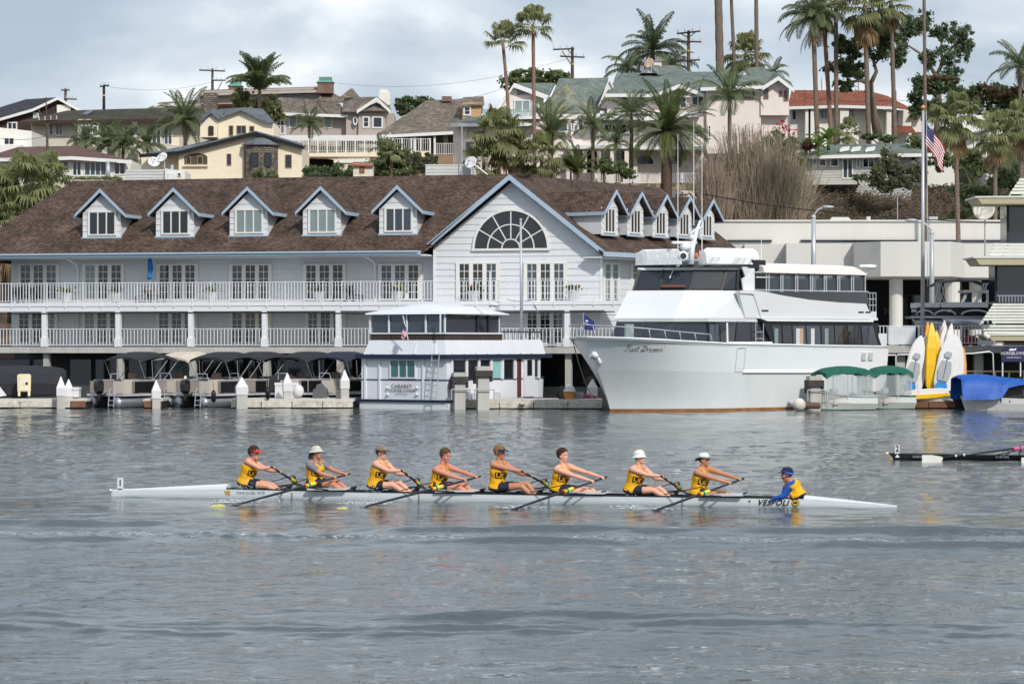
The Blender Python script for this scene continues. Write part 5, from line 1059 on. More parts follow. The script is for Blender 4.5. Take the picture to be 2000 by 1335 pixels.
# street lamps
def lamp(label, px, ytop, ybase, Y, xh, yh):
    t = thing('street_lamp', label, 'street lamp', P(px, ybase, Y)); b = MB(); b.tube([P(px, ybase, Y), P(px, ytop, Y)], [.17, .13], 10); b.ball(tuple(P(px, ytop, Y)), .16, 8, 5); b.build('post', STEEL, t, smooth=True)
    s = 1 if xh > px else -1; pts = [P(px, ytop+3, Y)]+[P(px+(xh-px)*(1-math.cos(math.pi/2*k/6)), ytop+3-(ytop+3-yh-1)*math.sin(math.pi/2*k/6), Y) for k in range(1, 7)]
    MB().tube(pts, .055, 7).build('arm', STEEL, t, smooth=True); c = P(xh, yh, Y); b = MB(); b.ball((c.x+s*.15, c.y, c.z), (.42, .16, .09), 10, 5); b.build('lamp_head', STEEL, t, smooth=True)
lamp('grey street lamp with curved arm to the right, behind the yacht', 1589, 424, 600, 166, 1612, 404)
lamp('grey street lamp with arm to the left, behind the flagpole', 1820, 455, 620, 163, 1785, 430)
lamp('small park lamp before the left cottage', 211, 318, 352, 189, 213, 316)
MB_ = MB(); MB_.tube([P(1753, 385, 168), P(1753, 437, 168)], .03, 5); tag(MB_.build('whip_antenna', STEEL), 'thin whip antenna on the flat white roof', 'antenna')
# flagpoles and flags
REDC = mat('flag_red', (178,44,58), rough=.8, var=.1); WHC = mat('flag_white', (232,230,232), rough=.8, var=.05); BLC = mat('flag_blue', (44,56,110), rough=.8, var=.1)
def usflag(par, frame_fn, stripes=13, star_n=9, seg=14):
    """frame_fn(s,t): s 0..1 along the fly, t 0..1 from top to bottom -> world point"""
    for k in range(stripes):
        b = MB(); t0, t1 = k/stripes, (k+1)/stripes; s0 = .4 if k < 7 else 0.0; n = seg
        for j in range(n):
            a, c = s0+(1-s0)*j/n, s0+(1-s0)*(j+1)/n; b.face([frame_fn(a, t0), frame_fn(c, t0), frame_fn(c, t1), frame_fn(a, t1)])
        b.build('stripe', REDC if k % 2 == 0 else WHC, par, smooth=True)
    b = MB(); n = 6; h = 7/stripes
    for i in range(n):
        for j in range(n): b.face([frame_fn(.4*i/n, h*j/n), frame_fn(.4*(i+1)/n, h*j/n), frame_fn(.4*(i+1)/n, h*(j+1)/n), frame_fn(.4*i/n, h*(j+1)/n)])
    cn = b.build('canton', BLC, par, smooth=True)
    b = MB(); rows = star_n
    for j in range(rows):
        for i in range(6 if j % 2 == 0 else 5):
            s = .4*((i+.5+(0 if j % 2 == 0 else .5))/6.2); t_ = h*(j+.7)/(rows+.4); pts = []
            for q in range(10): rr = (.0165 if q % 2 == 0 else .007); pts.append(frame_fn(s+rr*.62*math.sin(q*math.pi/5), t_-rr*math.cos(q*math.pi/5))+Vector((0, -.02, 0)))
            b.face(pts)
    b.build('stars', WHC, cn, fixn=False)
fy = 151.0
t = thing('flagpole', 'tall silver flagpole with gold ball on the promenade', 'flagpole', P(1802, 592, fy)); MB().tube([P(1802, 676, fy), P(1803, 216, fy)], [.13, .07], 10).build('pole', STEEL, t, smooth=True)
b = MB(); b.ball(tuple(P(1803, 210, fy)), .14, 10, 6); b.build('gold_ball', mat('gold_paint', (206,160,90), metal=.6, rough=.35), t, smooth=True)
MB().tube([P(1809, 218, fy), P(1811, 350, fy), P(1812, 560, fy)], .012, 4).build('halyard', WHC, t)
ft = thing('flag', 'United States flag hanging limp from the tall silver flagpole', 'flag', P(1808, 345, fy))
def ff(s, t_):                                 # hoist runs down the pole, the fly droops
    top = P(1809, 240, fy); hoist = Vector((.05+.06*t_, 0, -2.15*t_*.95))
    dx = 1.05*math.sin(min(1, s)*1.25)+.10*math.sin(s*9+t_*2)*s; dz = -1.15*s**1.15
    x = 1.12*s*(1-.22*t_*s); return top+Vector((x+.05*math.sin(s*10+t_*3)*s, .16*math.sin(s*8+t_*1.5)-.12*t_*s, hoist.z*(.62+.1*s)-1.55*s**1.1*(1-.15*t_)))
usflag(ft, ff)
t = thing('flagpole', 'slim grey flagpole with a yardarm before the marina gable', 'flagpole', P(1017, 665, 146)); MB().tube([P(1019, 678, 146), P(1017, 432, 146)], [.09, .06], 8).build('pole', STEEL, t, smooth=True)
b = MB(); b.ball(tuple(P(1017, 429, 146)), .08, 8, 5); b.build('finial', STEEL, t); MB().tube([P(989, 584, 146), P(1002, 587, 146), P(1019, 588, 146), P(1036, 587, 146), P(1049, 584, 146)], .03, 5).build('yardarm', STEEL, t)
ft = thing('flag', 'tiny red and white flag at the yardarm end', 'flag', P(1046, 604, 146))
usflag(ft, lambda s, t_: P(1042, 591, 146)+Vector((.14*t_*.5+.38*s*.5, .05*math.sin(s*6), -.42*s-.25*t_*1.0+.1*s)), 7, 3, 4)
# ================================================================ the white yacht
HULLW = mat('yacht_white_gelcoat', (240,243,245), rough=.28, var=.025, scale=.5, spec=.5, k=.94, grime=.05)
SUPW = mat('yacht_white_toned_down', (240,243,245), rough=.3, var=.03, scale=.5, k=.80, grime=.06)  # the hull white again, darkened to offset strong light on the raked faces
HULLG = mat('yacht_lower_hull_white', (232,236,236), rough=.30, var=.05, scale=.8, spec=.5, k=.90, grime=.15, streak=True)
BOOT = mat('rusty_brown_boot_top', (150,104,60), rough=.7, var=.35, scale=2, grime=.5)
YGL = glassmat('smoked_yacht_glass', (38,42,50), rough=.05); YFR = mat('black_window_surround', (40,42,46), rough=.4, var=.1)
fy_ = Frame(1192, 134.0, 42)
yt = thing('yacht', 'large white two-deck motor yacht with smoked glass, moored bow to the left', 'yacht', fy_.w(0, 0, 0))
yz = lambda py, px=1420, v=-2.6: fy_.z(px, py, v)
LY = fy_.u(1733, -3.2); NS, NZ = 34, 9
zdk = lambda u: np.interp(u, [-1.8, 1.5, 5, 9, 13, LY], [3.74, 3.56, 3.42, 3.36, 3.30, 3.26])
def hb(s, q):                                # half breadth at distance s behind the stem, q = height fraction
    d = 3.3*(1-math.exp(-s/1.0)); w_ = 3.05*(1-math.exp(-s/2.6)); k = max(q, 0)**1.5; return w_*(1-k)+d*k
def hullpt(t_, q, sg, dv=0):
    us = -1.8*max(q, 0)**1.25; u = us+(LY-us)*t_**1.6; z = q*zdk(u)-.0; return (u, sg*(hb(u-us, q)+dv), z)
qs = [0, .05, .18, .34, .5, .62, .74, .87, 1.0]
def hullgrid(q0, q1, name, m, dv=0):
    b = MB(fy_); qq = [q0+(q1-q0)*k/8 for k in range(9)]
    for sg in (-1, 1):
        b.loft([[hullpt(j/NS, q, sg, dv) for q in qq] for j in range(NS+1)], closed=False, cap=False)
    if dv == 0: b.face([hullpt(1, q, -1) for q in qq]+[hullpt(1, q, 1) for q in reversed(qq)])
    return b.build(name, m, yt, smooth=True, fixn=True)
hullgrid(-.12, .042, 'boot_top', BOOT); hullgrid(.042, .58, 'lower_hull', HULLG); hullgrid(.58, 1.0, 'bow_and_topsides', HULLW)
b = MB(fy_); b.loft([[hullpt(j/NS, 1, -1)[:2]+(hullpt(j/NS, 1, -1)[2]-.12,), hullpt(j/NS, 1, 1)[:2]+(hullpt(j/NS, 1, 1)[2]-.12,)] for j in range(NS+1)], closed=False, cap=False); b.build('deck', HULLG, yt, fixn=False)
for sg in (-1, 1):                           # cap rail and rubbing strake
    b = MB(fy_); b.tube([hullpt(j/NS, 1, sg, .01) for j in range(NS+1)], .055, 6); b.build('cap_rail', HULLW, yt, smooth=True)
    b = MB(fy_); pts = []
    for j in range(NS+1):
        u, v, z = hullpt(j/NS, .58, sg, .02)
        if u > 6.0: pts.append((u, v, z))
    b.tube(pts, .075, 6); b.build('rubbing_strake', HULLW, yt, smooth=True)
def ring(py, pts, closev=2.9, uend=None, refpx=1420, refv=-2.6):
    z = fy_.z(refpx, py, refv); near = [(fy_.u(px, v), v, z) for px, v in pts]; far = [(near[-1][0], closev, z), (near[0][0]+2.4, closev*.9, z)]
    return near+far
# saloon front, raked dark glass
bot = [(1190, 1.0), (1246, .0), (1310, -1.2), (1379, -2.3), (1436, -2.75), (1500, -2.8)]; top = [(1206, 1.0), (1258, .0), (1319, -1.2), (1386, -2.3), (1440, -2.75), (1500, -2.8)]
b = MB(fy_); b.loft([ring(674, bot), ring(627, top)]); b.build('saloon', YGL, yt)
b = MB(fy_)
for p, q in zip(bot, top): b.tube([fy_.L(p[0], 674, p[1]-.02), fy_.L(q[0], 627, q[1]-.02)], .045, 4)
b.build('window_mullion', YFR, yt)
for x0, x1 in ((1222, 1238), (1340, 1352)): MB(fy_).box(fy_.u(x0, -1.0), fy_.u(x1, -1.0), -1.0, -.9, 3.6, 4.4).build('curtain', GLASSB, yt)
# white brow between decks and faceted bulwark
w0 = [(1200, 1.1), (1256, .0), (1318, -1.3), (1385, -2.45), (1457, -2.9), (1480, -2.9)]; w1 = [(1227, 1.0), (1277, .0), (1337, -1.2), (1411, -2.2), (1447, -2.55), (1480, -2.6)]
b = MB(fy_); b.loft([ring(628, w0), ring(622, [(x-3, v) for x, v in w0])]); b.build('brow', SUPW, yt)
b = MB(fy_); b.loft([ring(621.5, w0), ring(567, w1)]); b.build('front_bulwark', SUPW, yt)
# pilot house windows
p0 = [(1237, .9), (1288, .0), (1347, -1.1), (1409, -2.1), (1440, -2.4), (1474, -2.4)]; p1 = [(1250, .9), (1297, .0), (1358, -1.1), (1420, -2.05), (1442, -2.35), (1474, -2.35)]
b = MB(fy_); b.loft([ring(567, p0), ring(527, p1)]); b.build('pilot_house', YGL, yt)
b = MB(fy_)
for p, q in zip(p0, p1): b.tube([fy_.L(p[0], 567, p[1]-.03), fy_.L(q[0], 527, q[1]-.03)], .085, 4)
for rr, y_ in ((p0, 565.5), (p1, 528)):
    b.tube([fy_.L(x, y_, v-.03) for x, v in rr], .045, 4)
b.build('window_mullion', YFR, yt)
MB(fy_).ext([fy_.L(1290, 561, -.15), fy_.L(1337, 561, -.98), fy_.L(1338, 556, -.98), fy_.L(1291, 556, -.15)], (0, -.06, 0)).build('wheelhouse_console', mat('varnished_wood', (104,66,50)), yt)
b = MB(fy_); b.loft([ring(527, [(x-3, v) for x, v in p1]), ring(522, [(x-5, v*1.05) for x, v in p1])]); b.build('visor', HULLG, yt)
b = MB(fy_); b.loft([ring(522, [(1240, 1.3), (1292, .0), (1355, -1.3), (1425, -2.4), (1478, -2.8), (1480, -2.8)]), ring(516.5, [(1243, 1.3), (1294, .0), (1356, -1.3), (1425, -2.4), (1478, -2.8), (1480, -2.8)])]); b.build('roof', YFR, yt)
# wing door panel between pilot house and aft deck
MB(fy_).ext([fy_.L(1474, 567, -2.75), fy_.L(1474, 521, -2.75), fy_.L(1449, 521, -2.6), fy_.L(1456, 540, -2.6), fy_.L(1449, 545, -2.6), fy_.L(1452, 567, -2.6)], (0, .08, 0)).build('wing_panel', HULLG, yt)
MB(fy_).tube([fy_.L(1316, 524, -.6), fy_.L(1308, 543, -.62)], .03, 4).build('wiper', STEEL, yt)
# aft upper bulwark
VS = -2.95
def side(name, m, pts, v=VS, d=.3, **k): return MB(fy_).ext([fy_.L(x, y, v) for x, y in pts], (0, d, 0)).build(name, m, yt, **k)
side('grey_inset', HULLG, [(1444, 573), (1456, 621), (1487, 621), (1476, 577)], v=-2.93, d=.2)
side('upper_bulwark', SUPW, [(1473, 576), (1487, 621.5), (1704, 623), (1692, 593), (1640, 590.5), (1580, 585), (1530, 577), (1492, 569), (1470, 567), (1446, 567), (1446, 573), (1470, 574)], v=-3.0, d=.35)
side('rubbing_brow', HULLW, [(1487, 622), (1500, 627), (1706, 628.5), (1706, 624)], v=-3.12, d=5.9)
MB(fy_).box(fy_.u(1446, -2.8), LY-.3, -2.8, 2.8, yz(623), yz(618)).build('upper_deck', HULLG, yt)
for x0, x1, y0, y1 in ((1488, 1501, 605, 608), (1677, 1687, 608, 611), (1691, 1701, 608, 611)): side('scupper', YFR, [(x0, y1), (x1, y1), (x1, y0), (x0, y0)], v=-3.02, d=.05)
# aft saloon side windows
side('saloon_side', YFR, [(1490, 628), (1505, 664), (1514, 675), (1722, 675), (1706, 628)], v=-2.98, d=.2)
xs = [(1508, 1526), (1529, 1546), (1549, 1573), (1576, 1602), (1605, 1629), (1631, 1655), (1657, 1680), (1684, 1706)]
for i, (x0, x1) in enumerate(xs): side('side_window', GLASSM if i in (2, 3, 7) else YGL, [(x0+(1 if i else 6), 673), (x1+(8 if i == 7 else 1), 673), (x1-1, 636), (x0-1, 636)], v=-3.01, d=.04)
for x, c in ((1513, 1), (1555, 2), (1562, 3), (1584, 2), (1611, 1)): side('curtain', [None, GLASSB, mat('folded_white_chair_cover', (206,206,206)), mat('stacked_tan_chairs', (190,160,128))][c], [(x, 672), (x+7, 672), (x+7, 641), (x, 641)], v=-3.025, d=.012)
b = MB(fy_); b.box(fy_.u(1500, -2.8), fy_.u(1716, -2.8), -2.8, 2.8, 3.3, yz(629)); b.build('saloon_core', YFR, yt)
# recess with door and ladder
side('side_deck_wall', YFR, [(1384, 676), (1384, 628), (1500, 628), (1500, 676)], v=-2.4, d=.2); side('door', GLASSM, [(1386, 672), (1386, 633), (1419, 633), (1419, 672)], v=-2.46, d=.05)
b = MB(fy_)
for x in (1476, 1491): b.tube([fy_.L(x, 676, -2.95), fy_.L(x, 630, -2.95)], .025, 5)
for y in (648, 661, 671): b.tube([fy_.L(1476, y, -2.95), fy_.L(1491, y, -2.95)], .02, 5)
b.build('ladder', STEEL, yt); MB(fy_).tube([fy_.L(1421, 674, -2.9), fy_.L(1420, 630, -2.9)], .05, 6).build('stanchion', HULLW, yt)
side('inner_bulwark', HULLW, [(1424, 667), (1508, 667), (1514, 678), (1420, 678)], v=-3.1, d=.1)
side('aft_bulwark', HULLW, [(1505, 676), (1721, 676), (1727, 692), (1505, 690)], v=-3.22, d=.1)
b = MB(fy_)
for y in range(9):
    for x0 in (1684, 1697): b.ext([fy_.L(x0, 688+y*1.7, -3.31), fy_.L(x0+9, 688+y*1.7, -3.31), fy_.L(x0+9, 689+y*1.7, -3.31), fy_.L(x0, 689+y*1.7, -3.31)], (0, .03, 0))
b.build('vent_louvre', HULLG, yt)
b = MB(fy_); P4 = [(1441, 679), (1457, 679), (1457, 718), (1441, 718), (1441, 679)]
for p, q in zip(P4, P4[1:]): b.tube([fy_.L(p[0], p[1], -3.3), fy_.L(q[0], q[1], -3.3)], .018, 4)
b.build('side_gate', HULLG, yt)
# aft upper deck enclosure
VA = -2.75
side('smoked_base', YGL, [(1482, 567), (1496, 569), (1530, 578), (1580, 586), (1640, 591), (1697, 594), (1694, 570), (1482, 566)], v=VA, d=.1)
b = MB(fy_); posts = [1497, 1525, 1554, 1583, 1610, 1636, 1663, 1690]
for x in posts+[1502, 1529, 1558, 1587, 1614, 1640, 1667]: b.tube([fy_.L(x, 570, VA-.03), fy_.L(x, 533, VA-.03)], .045, 4)
b.tube([fy_.L(1474, 532, VA-.03), fy_.L(1696, 535, VA-.03)], .05, 4); b.tube([fy_.L(1474, 566, VA-.03), fy_.L(1696, 570, VA-.03)], .04, 4)
b.build('window_frame', STEEL, yt)
for x0, x1 in zip(posts, posts[1:]):
    side('window_pane', glassmat('clear_deck_glass', (70,84,92), alpha=.45, rough=.04), [(x0+6, 569), (x1-1, 569), (x1-1, 535), (x0+6, 535)], v=VA+.02, d=.02); side('curtain', mat('brown_curtain', (84,66,62), rough=.9), [(x1-9, 569), (x1-2, 569), (x1-2, 536), (x1-9, 536)], v=VA+.12, d=.05)
b = MB(fy_); u0, u1 = fy_.u(1487, VA), fy_.u(1690, VA); zr = yz(528, 1560, VA)
prof = [(-2.95, 0), (-2.9, .28), (-2.4, .46), (-1.2, .56), (0, .6), (1.2, .56), (2.4, .46), (2.9, .28), (2.95, 0)]
zz = lambda u: zr+.0
b.loft([[(u, v, fy_.z(1560, 534, VA)+h) for v, h in prof] for u in (u0, (u0+u1)/2, u1-.6)]+[[(u1, v*.97, fy_.z(1560, 534, VA)+h*.35) for v, h in prof]]); b.build('aft_canopy', mat('cream_canopy', (238,230,222), rough=.8, var=.05, grime=.15), yt, smooth=False)
MB(fy_).box(u0, u1, 2.6, 2.75, yz(623), yz(534)).build('far_side_panel', mat('pale_far_panel', (150,156,160)), yt)
# canvas covers and the mast cluster on the roof
CAN = mat('white_canvas_cover', (236,238,240), rough=.8, var=.05, scale=3, bump=.5, bscale=4)
def cover(x0, x1, y0, y1, v0, v1):
    b = MB(fy_); n = 16; ua, ub = fy_.u(x0, v0), fy_.u(x1, v1); z0 = fy_.z((x0+x1)/2, y1, (v0+v1)/2); z1 = fy_.z((x0+x1)/2, y0, (v0+v1)/2); rs = random.Random(x0)
    rings = []
    for k in range(n+1):
        q = k/n; u = ua+(ub-ua)*q; v = v0+(v1-v0)*q; j = rs.uniform(-.05, .05); e_ = .12 if k in (0, n) else 0
        rings.append([(u, v-.32+e_+j, z0), (u, v-.36+e_-j, z0+.35), (u, v-.26+e_, z1-.05-e_+j), (u, v, z1+.04-e_), (u, v+.3, z1-.1), (u, v+.34, z0)])
    b.loft(rings); return b.build('canvas_cover', CAN, yt, smooth=False)
cover(1250, 1325, 488, 517, .9, -1.3); cover(1374, 1476, 486, 516, -1.6, -2.3)
b = MB(fy_); mu_, mv = fy_.u(1357, -1.2), -1.2; zb_ = yz(516)
def M_(px, py, dv=0): return fy_.L(px, py, mv+dv)
b.tube([M_(1350, 516), M_(1352, 485), M_(1358, 460), M_(1368, 430)], [.16, .13, .12, .05], 8); b.tube([M_(1313, 474), M_(1360, 474)], .09, 6)
b.tube([M_(1346, 458), M_(1360, 448), M_(1372, 444)], .06, 6); b.tube([M_(1342, 498), M_(1350, 476)], .08, 6); b.build('mast', HULLW, yt, smooth=True)
b = MB(fy_); b.ball(M_(1339, 482), (.32, .32, .22), 12, 8); b.ball(M_(1351, 463), (.15, .15, .15), 10, 6); b.ball(M_(1324, 518), (.09, .09, .09), 8, 5); b.build('radar_dome', HULLW, yt, smooth=True)
b = MB(); c = fy_.w(*M_(1334, 500, -.2)); b.lathe([(.05, .3), (.24, .28), (.27, 0), (.26, -.22), (.2, -.26)], c, 14, 'y'); b.build('searchlight', HULLW, yt, smooth=True)
MB().lathe([(.16, -.27), (.16, -.255)], c, 12, 'y').build('searchlight_lens', GLASS, yt)
b = MB(fy_); b.ball(M_(1360, 500, -.1), (.11, .11, .17), 8, 6); b.build('orange_float', mat('orange_plastic', (220,110,80)), yt, smooth=True)
for x, y0, y1 in ((1324, 516, 262), (1371, 516, 275), (1355, 440, 235), (1372, 446, 428), (1487, 516, 462)): MB(fy_).tube([M_(x, y0), M_(x, (y0+y1)/2), M_(x, y1)], [.03, .022, .012], 5).build('whip_antenna', WHITE, yt)
MB(fy_).ext([fy_.L(x, y, -2.6) for x, y in ((1470, 507), (1495, 508), (1497, 527), (1476, 525))], (0, .7, 0)).build('black_locker', YFR, yt)
b = MB(fy_); b.ball(fy_.L(1699, 521, -2.2), (.45, .3, .14), 10, 6); b.tube([fy_.L(1680, 520, -2.2), fy_.L(1710, 520, -2.2)], .1, 6); b.build('life_raft', HULLW, yt, smooth=True)
# bow rail
b = MB(fy_); rp = []
for j in range(0, 17):
    u, v, z = hullpt(j/NS, 1, -1, -.06); u2_, v2_, z2_ = u-.14*(1 if j else 1.2), v, z+.62*(1-.35*j/17); rp.append((u2_, v2_, z2_))
    if j % 2 == 0: b.tube([(u, v, z), (u2_, v2_, z2_)], .022, 5)
b.tube(rp, .03, 6); rp2 = []
for j in range(0, 9):
    u, v, z = hullpt(j/NS, 1, 1, -.06); rp2.append((u-.14, v, z+.62)); 
    if j % 2 == 1: b.tube([(u, v, z), (u-.14, v, z+.62)], .022, 5)
b.tube(rp2, .03, 6); b.build('bow_rail', STEEL, yt, smooth=True)
# anchor in its pocket
b = MB(fy_); ax = fy_.L(1152, 697, .1); b.tube([ax, (ax[0]+.35, ax[1]-.35, ax[2]+.2)], .13, 6); b.ball((ax[0]+.2, ax[1]-.25, ax[2]+.12), (.3, .2, .22), 8, 6); b.tube([(ax[0]+.3, ax[1]-.3, ax[2]+.1), (ax[0]+.3, ax[1]-.42, ax[2]-.35)], [.12, .09], 6); b.build('anchor', HULLW, yt, smooth=True)
b = MB(fy_); b.box(LY, LY+.9, -2.4, -1.4, yz(706), yz(650)); b.build('stern_steps', HULLG, yt)
b = MB(fy_)                                   # stern rail on the upper deck
for x in (1699, 1705, 1711): b.tube([fy_.L(x, 608, -1.5), fy_.L(x, 572, -1.5)], .025, 4)
for y in (572, 584, 596): b.tube([fy_.L(1696, y, -1.5), fy_.L(1711, y, -1.5)], .025, 4)
b.build('stern_rail', STEEL, yt); MB(fy_).box(fy_.u(1696, -1.5), fy_.u(1712, -1.5), -1.5, 1.5, yz(621, 1700, -1.5), yz(608, 1700, -1.5)).build('stern_platform', HULLG, yt)
# name in script: strokes as thin tubes projected on the bow
STR = {'J': [[(0,.2),(.15,.05),(.4,.1),(.55,.5),(.75,1.15),(.45,1.25),(.2,1.0),(.5,.85),(1.0,1.2)]], 'u': [[(0,.6),(.05,.1),(.3,.05),(.5,.6),(.45,.05),(.6,.1)]], 's': [[(0,.1),(.3,.65),(.45,.2),(.2,.02)]], 't': [[(.25,1.1),(.1,.1),(.35,.1)],[(-.05,.7),(.45,.75)]],
    'D': [[(.1,1.1),(.5,1.2),(1.0,.9),(1.0,.4),(.5,.0),(.0,.1),(.1,.35),(.5,.3)],[(.45,1.1),(.35,.1)],[(.65,1.1),(.5,.1)]], 'r': [[(0,.6),(0,.05)],[(0,.35),(.3,.65)]], 'e': [[(0,.35),(.35,.45),(.25,.65),(.05,.45),(.1,.1),(.4,.1)]], 'a': [[(.4,.6),(.1,.55),(.02,.2),(.25,.05),(.42,.55),(.42,.05)]],
    'm': [[(0,.6),(0,.05)],[(0,.45),(.2,.65),(.25,.05)],[(.25,.45),(.45,.65),(.5,.05)]], 'i': [[(.05,.6),(.05,.05)],[(.1,.85),(.14,.9)]], 'n': [[(0,.6),(0,.05)],[(0,.45),(.25,.65),(.3,.05)]], "'": [[(.05,1.2),(0,.95)]]}
WD = {'J': .95, 'u': .68, 's': .55, 't': .5, 'D': 1.15, 'r': .42, 'e': .5, 'a': .55, 'm': .65, 'i': .25, 'n': .45, "'": .1, ' ': .25}
b = MB(fy_); x = 0; sc_ = 80/7.35
for ch in "Just Dreamin'":
    for st_ in STR.get(ch, []):
        for p, q in zip(st_, st_[1:]):
            A4 = []
            for (sx, sy) in (p, q):
                px = 1219+(x+sx+sy*.30)*sc_; py = 685-sy*10.0+(px-1219)*.03; A4.append((px, py))
            def onhull(px, py):              # march v until the pixel ray meets the near side
                v = -1.0
                for _ in range(30):
                    u = fy_.u(px, v); z = fy_.z(px, py, v); qv = z/float(zdk(u)); us = -1.8*max(qv, 0)**1.25; v = .5*v-.5*(hb(max(u-us, .01), qv)+.012)
                return (fy_.u(px, v), v, fy_.z(px, py, v))
            b.tube([onhull(*A4[0]), onhull(*A4[1])], .013, 4)
    x += WD.get(ch, .5)
b.build('name_lettering', mat('grey_gold_lettering', (140,134,120), rough=.5), yt, fixn=False)
ROPE = mat('mooring_rope', (196,186,160), rough=.9)
def rope(a, c, sag, label):
    b = MB(); b.tube([a.lerp(c, k/10)-Vector((0, 0, sag*4*(k/10)*(1-k/10))) for k in range(11)], .028, 5); tag(b.build('mooring_line', ROPE), label, 'rope')
rope(fy_.w(*hullpt(.12, 1, 1)), P(1160, 781, 141.5), .35, 'mooring rope from the yacht bow down to the pale dock')
rope(fy_.w(*hullpt(.80, .62, -1, .05)), P(1590, 768, 136.4), .25, 'mooring rope from the yacht side to the timber-topped pile')
# flag at the bow
t = thing('flag', 'small blue triangular company flag at the yacht bow', 'flag', P(1140, 646, 133)); MB().tube([P(1141, 650, 133), P(1139, 611, 133)], .018, 5).build('staff', STEEL, t)
BLF = mat('blue_flag_cloth', (48,62,120), rough=.8, var=.15)
b = MB(); n = 8; ps = lambda s, q: P(1140+s*21+q*1.5, 613+s*15+q*(31-14*s), 133)+Vector((0, .10*math.sin(s*7+q*3), 0))
for i in range(n):
    for j in range(5): b.face([ps(i/n, j/5), ps((i+1)/n, j/5), ps((i+1)/n, (j+1)/5), ps(i/n, (j+1)/5)])
b.build('cloth', BLF, t, smooth=True)
lettering('lettering', 'HORNBLOWER', .11, WHC, t, lambda x, y: P(1149+x*24, 633-y*34+x*8, 132.85)); b = MB(); b.ext([P(1143, 626, 132.86), P(1146, 624, 132.86), P(1149, 627, 132.86), P(1147, 629, 132.86)], (0, -.01, 0)); b.build('emblem', WHC, t)
# ================================================================ the houseboat
HBW = mat('houseboat_white', (240,242,248), rough=.5, var=.03, scale=1, k=.86, grime=.1); NAVY = mat('navy_trim', (34,42,66), rough=.5, var=.1)
f = Frame(872, 138.6, -33); g = Frame(872, 138.6, 57)
hbt = thing('houseboat', 'white two-deck excursion houseboat with arched canopy, navy bands and name on the stern', 'houseboat', f.w(-2, 2, 0))
uL_ = f.u(706, 0); vD = g.u(1052, 0); Z = lambda py: f.z(870, py, 0)
b = MB(f); b.box(uL_, 0, 0, vD, Z(783), Z(692)); b.build('hull_side', HBW, hbt)
b = MB(f); b.box(uL_-.05, .05, -.1, vD+.1, -.3, Z(786)); b.build('float', HULLG, hbt); b = MB(f); b.box(uL_-.12, .1, -.18, vD+.2, Z(786), Z(781)); b.build('rub_rail', NAVY, hbt)
MB(f).box(uL_-.02, .03, -.03, vD, Z(743), Z(741)).build('belt_line', NAVY, hbt)
b = MB(f); b.box(uL_-.2, .25, -.3, vD+1.0, Z(700), Z(692)); b.build('navy_band', NAVY, hbt)
# flared white skirt above the band
b = MB(f); b.loft([[(uL_+.12, .0, Z(692)), (-.03, .0, Z(692)), (-.03, vD+.75, Z(692)), (uL_+.12, vD+.75, Z(692))], [(uL_+.35, .25, Z(664)), (-.25, .25, Z(664)), (-.25, vD+.7, Z(664)), (uL_+.35, vD+.7, Z(664))]]); b.build('skirt', HBW, hbt)
for k in range(4): MB(f).ext([(uL_+.35+(-.25-uL_-.35)*(k+.5)/4-.05, .24, Z(665)), (uL_+.35+(-.25-uL_-.35)*(k+.5)/4+.05, .24, Z(665)), (uL_+(-uL_)*(k+.5)/4+.05, -.04, Z(691)), (uL_+(-uL_)*(k+.5)/4-.05, -.04, Z(691))], (0, .06, .03)).build('skirt_bracket', HBW, hbt)
for k in range(8): x = .6+(vD-.2)*k/8; MB(f).ext([(-.24, x-.05, Z(665)), (-.24, x+.05, Z(665)), (.01, x+.05, Z(691)), (.01, x-.05, Z(691))], (-.06, 0, .03)).build('skirt_bracket', HBW, hbt)
# upper deck
uA, uB_ = uL_+.4, -.3; vA, vB = .3, g.u(990, 0)
b = MB(f); b.box(uA, uB_, vA, vB, Z(664), Z(652)); b.build('railing_skirt', mat('dark_slatted_skirt', (52,46,46), var=.3), hbt)
b = MB(f)
for k in range(34): x = uA+(uB_-uA)*k/34; b.box(x, x+.03, vA-.03, vA, Z(663), Z(654))
for k in range(44): x = vA+(vB-vA)*k/44; b.box(uB_, uB_+.03, x, x+.03, Z(663), Z(654))
b.build('baluster_row', mat('brown_baluster', (92,80,76)), hbt, kind='stuff')
MB(f).box(uA-.03, uB_+.05, vA-.05, vB, Z(652), Z(649)).build('upper_rail', HBW, hbt)
b = MB(f); b.box(uA+.05, uB_-.05, vA+.05, vB-.05, Z(649), Z(615)); b.build('upper_cabin', glassmat('tinted_vinyl', (62,64,74), rough=.15), hbt)
xsp = [723, 760, 795, 832, 869]
for i, x in enumerate(xsp): MB(f).box(f.u(x, .3)-.04, f.u(x, .3)+.05, .24, .32, Z(650), Z(613)).build('canopy_post', HBW, hbt)
for x in (869, 940, 962, 984): u_ = g.u(x, 0); MB(f).box(uB_-.02, uB_+.04, u_-.03, u_+.04, Z(650), Z(613)).build('canopy_post', HBW if x != 940 and x != 962 else BLACKP, hbt)
for x0, x1 in ((728, 756), (764, 792), (799, 829), (835, 865)): MB(f).ext([f.L(x0, 648, .31), f.L(x1, 648, .31), f.L(x1, 615, .31), f.L(x0, 615, .31)], (0, .03, 0)).build('window_pane', GLASSM, hbt)
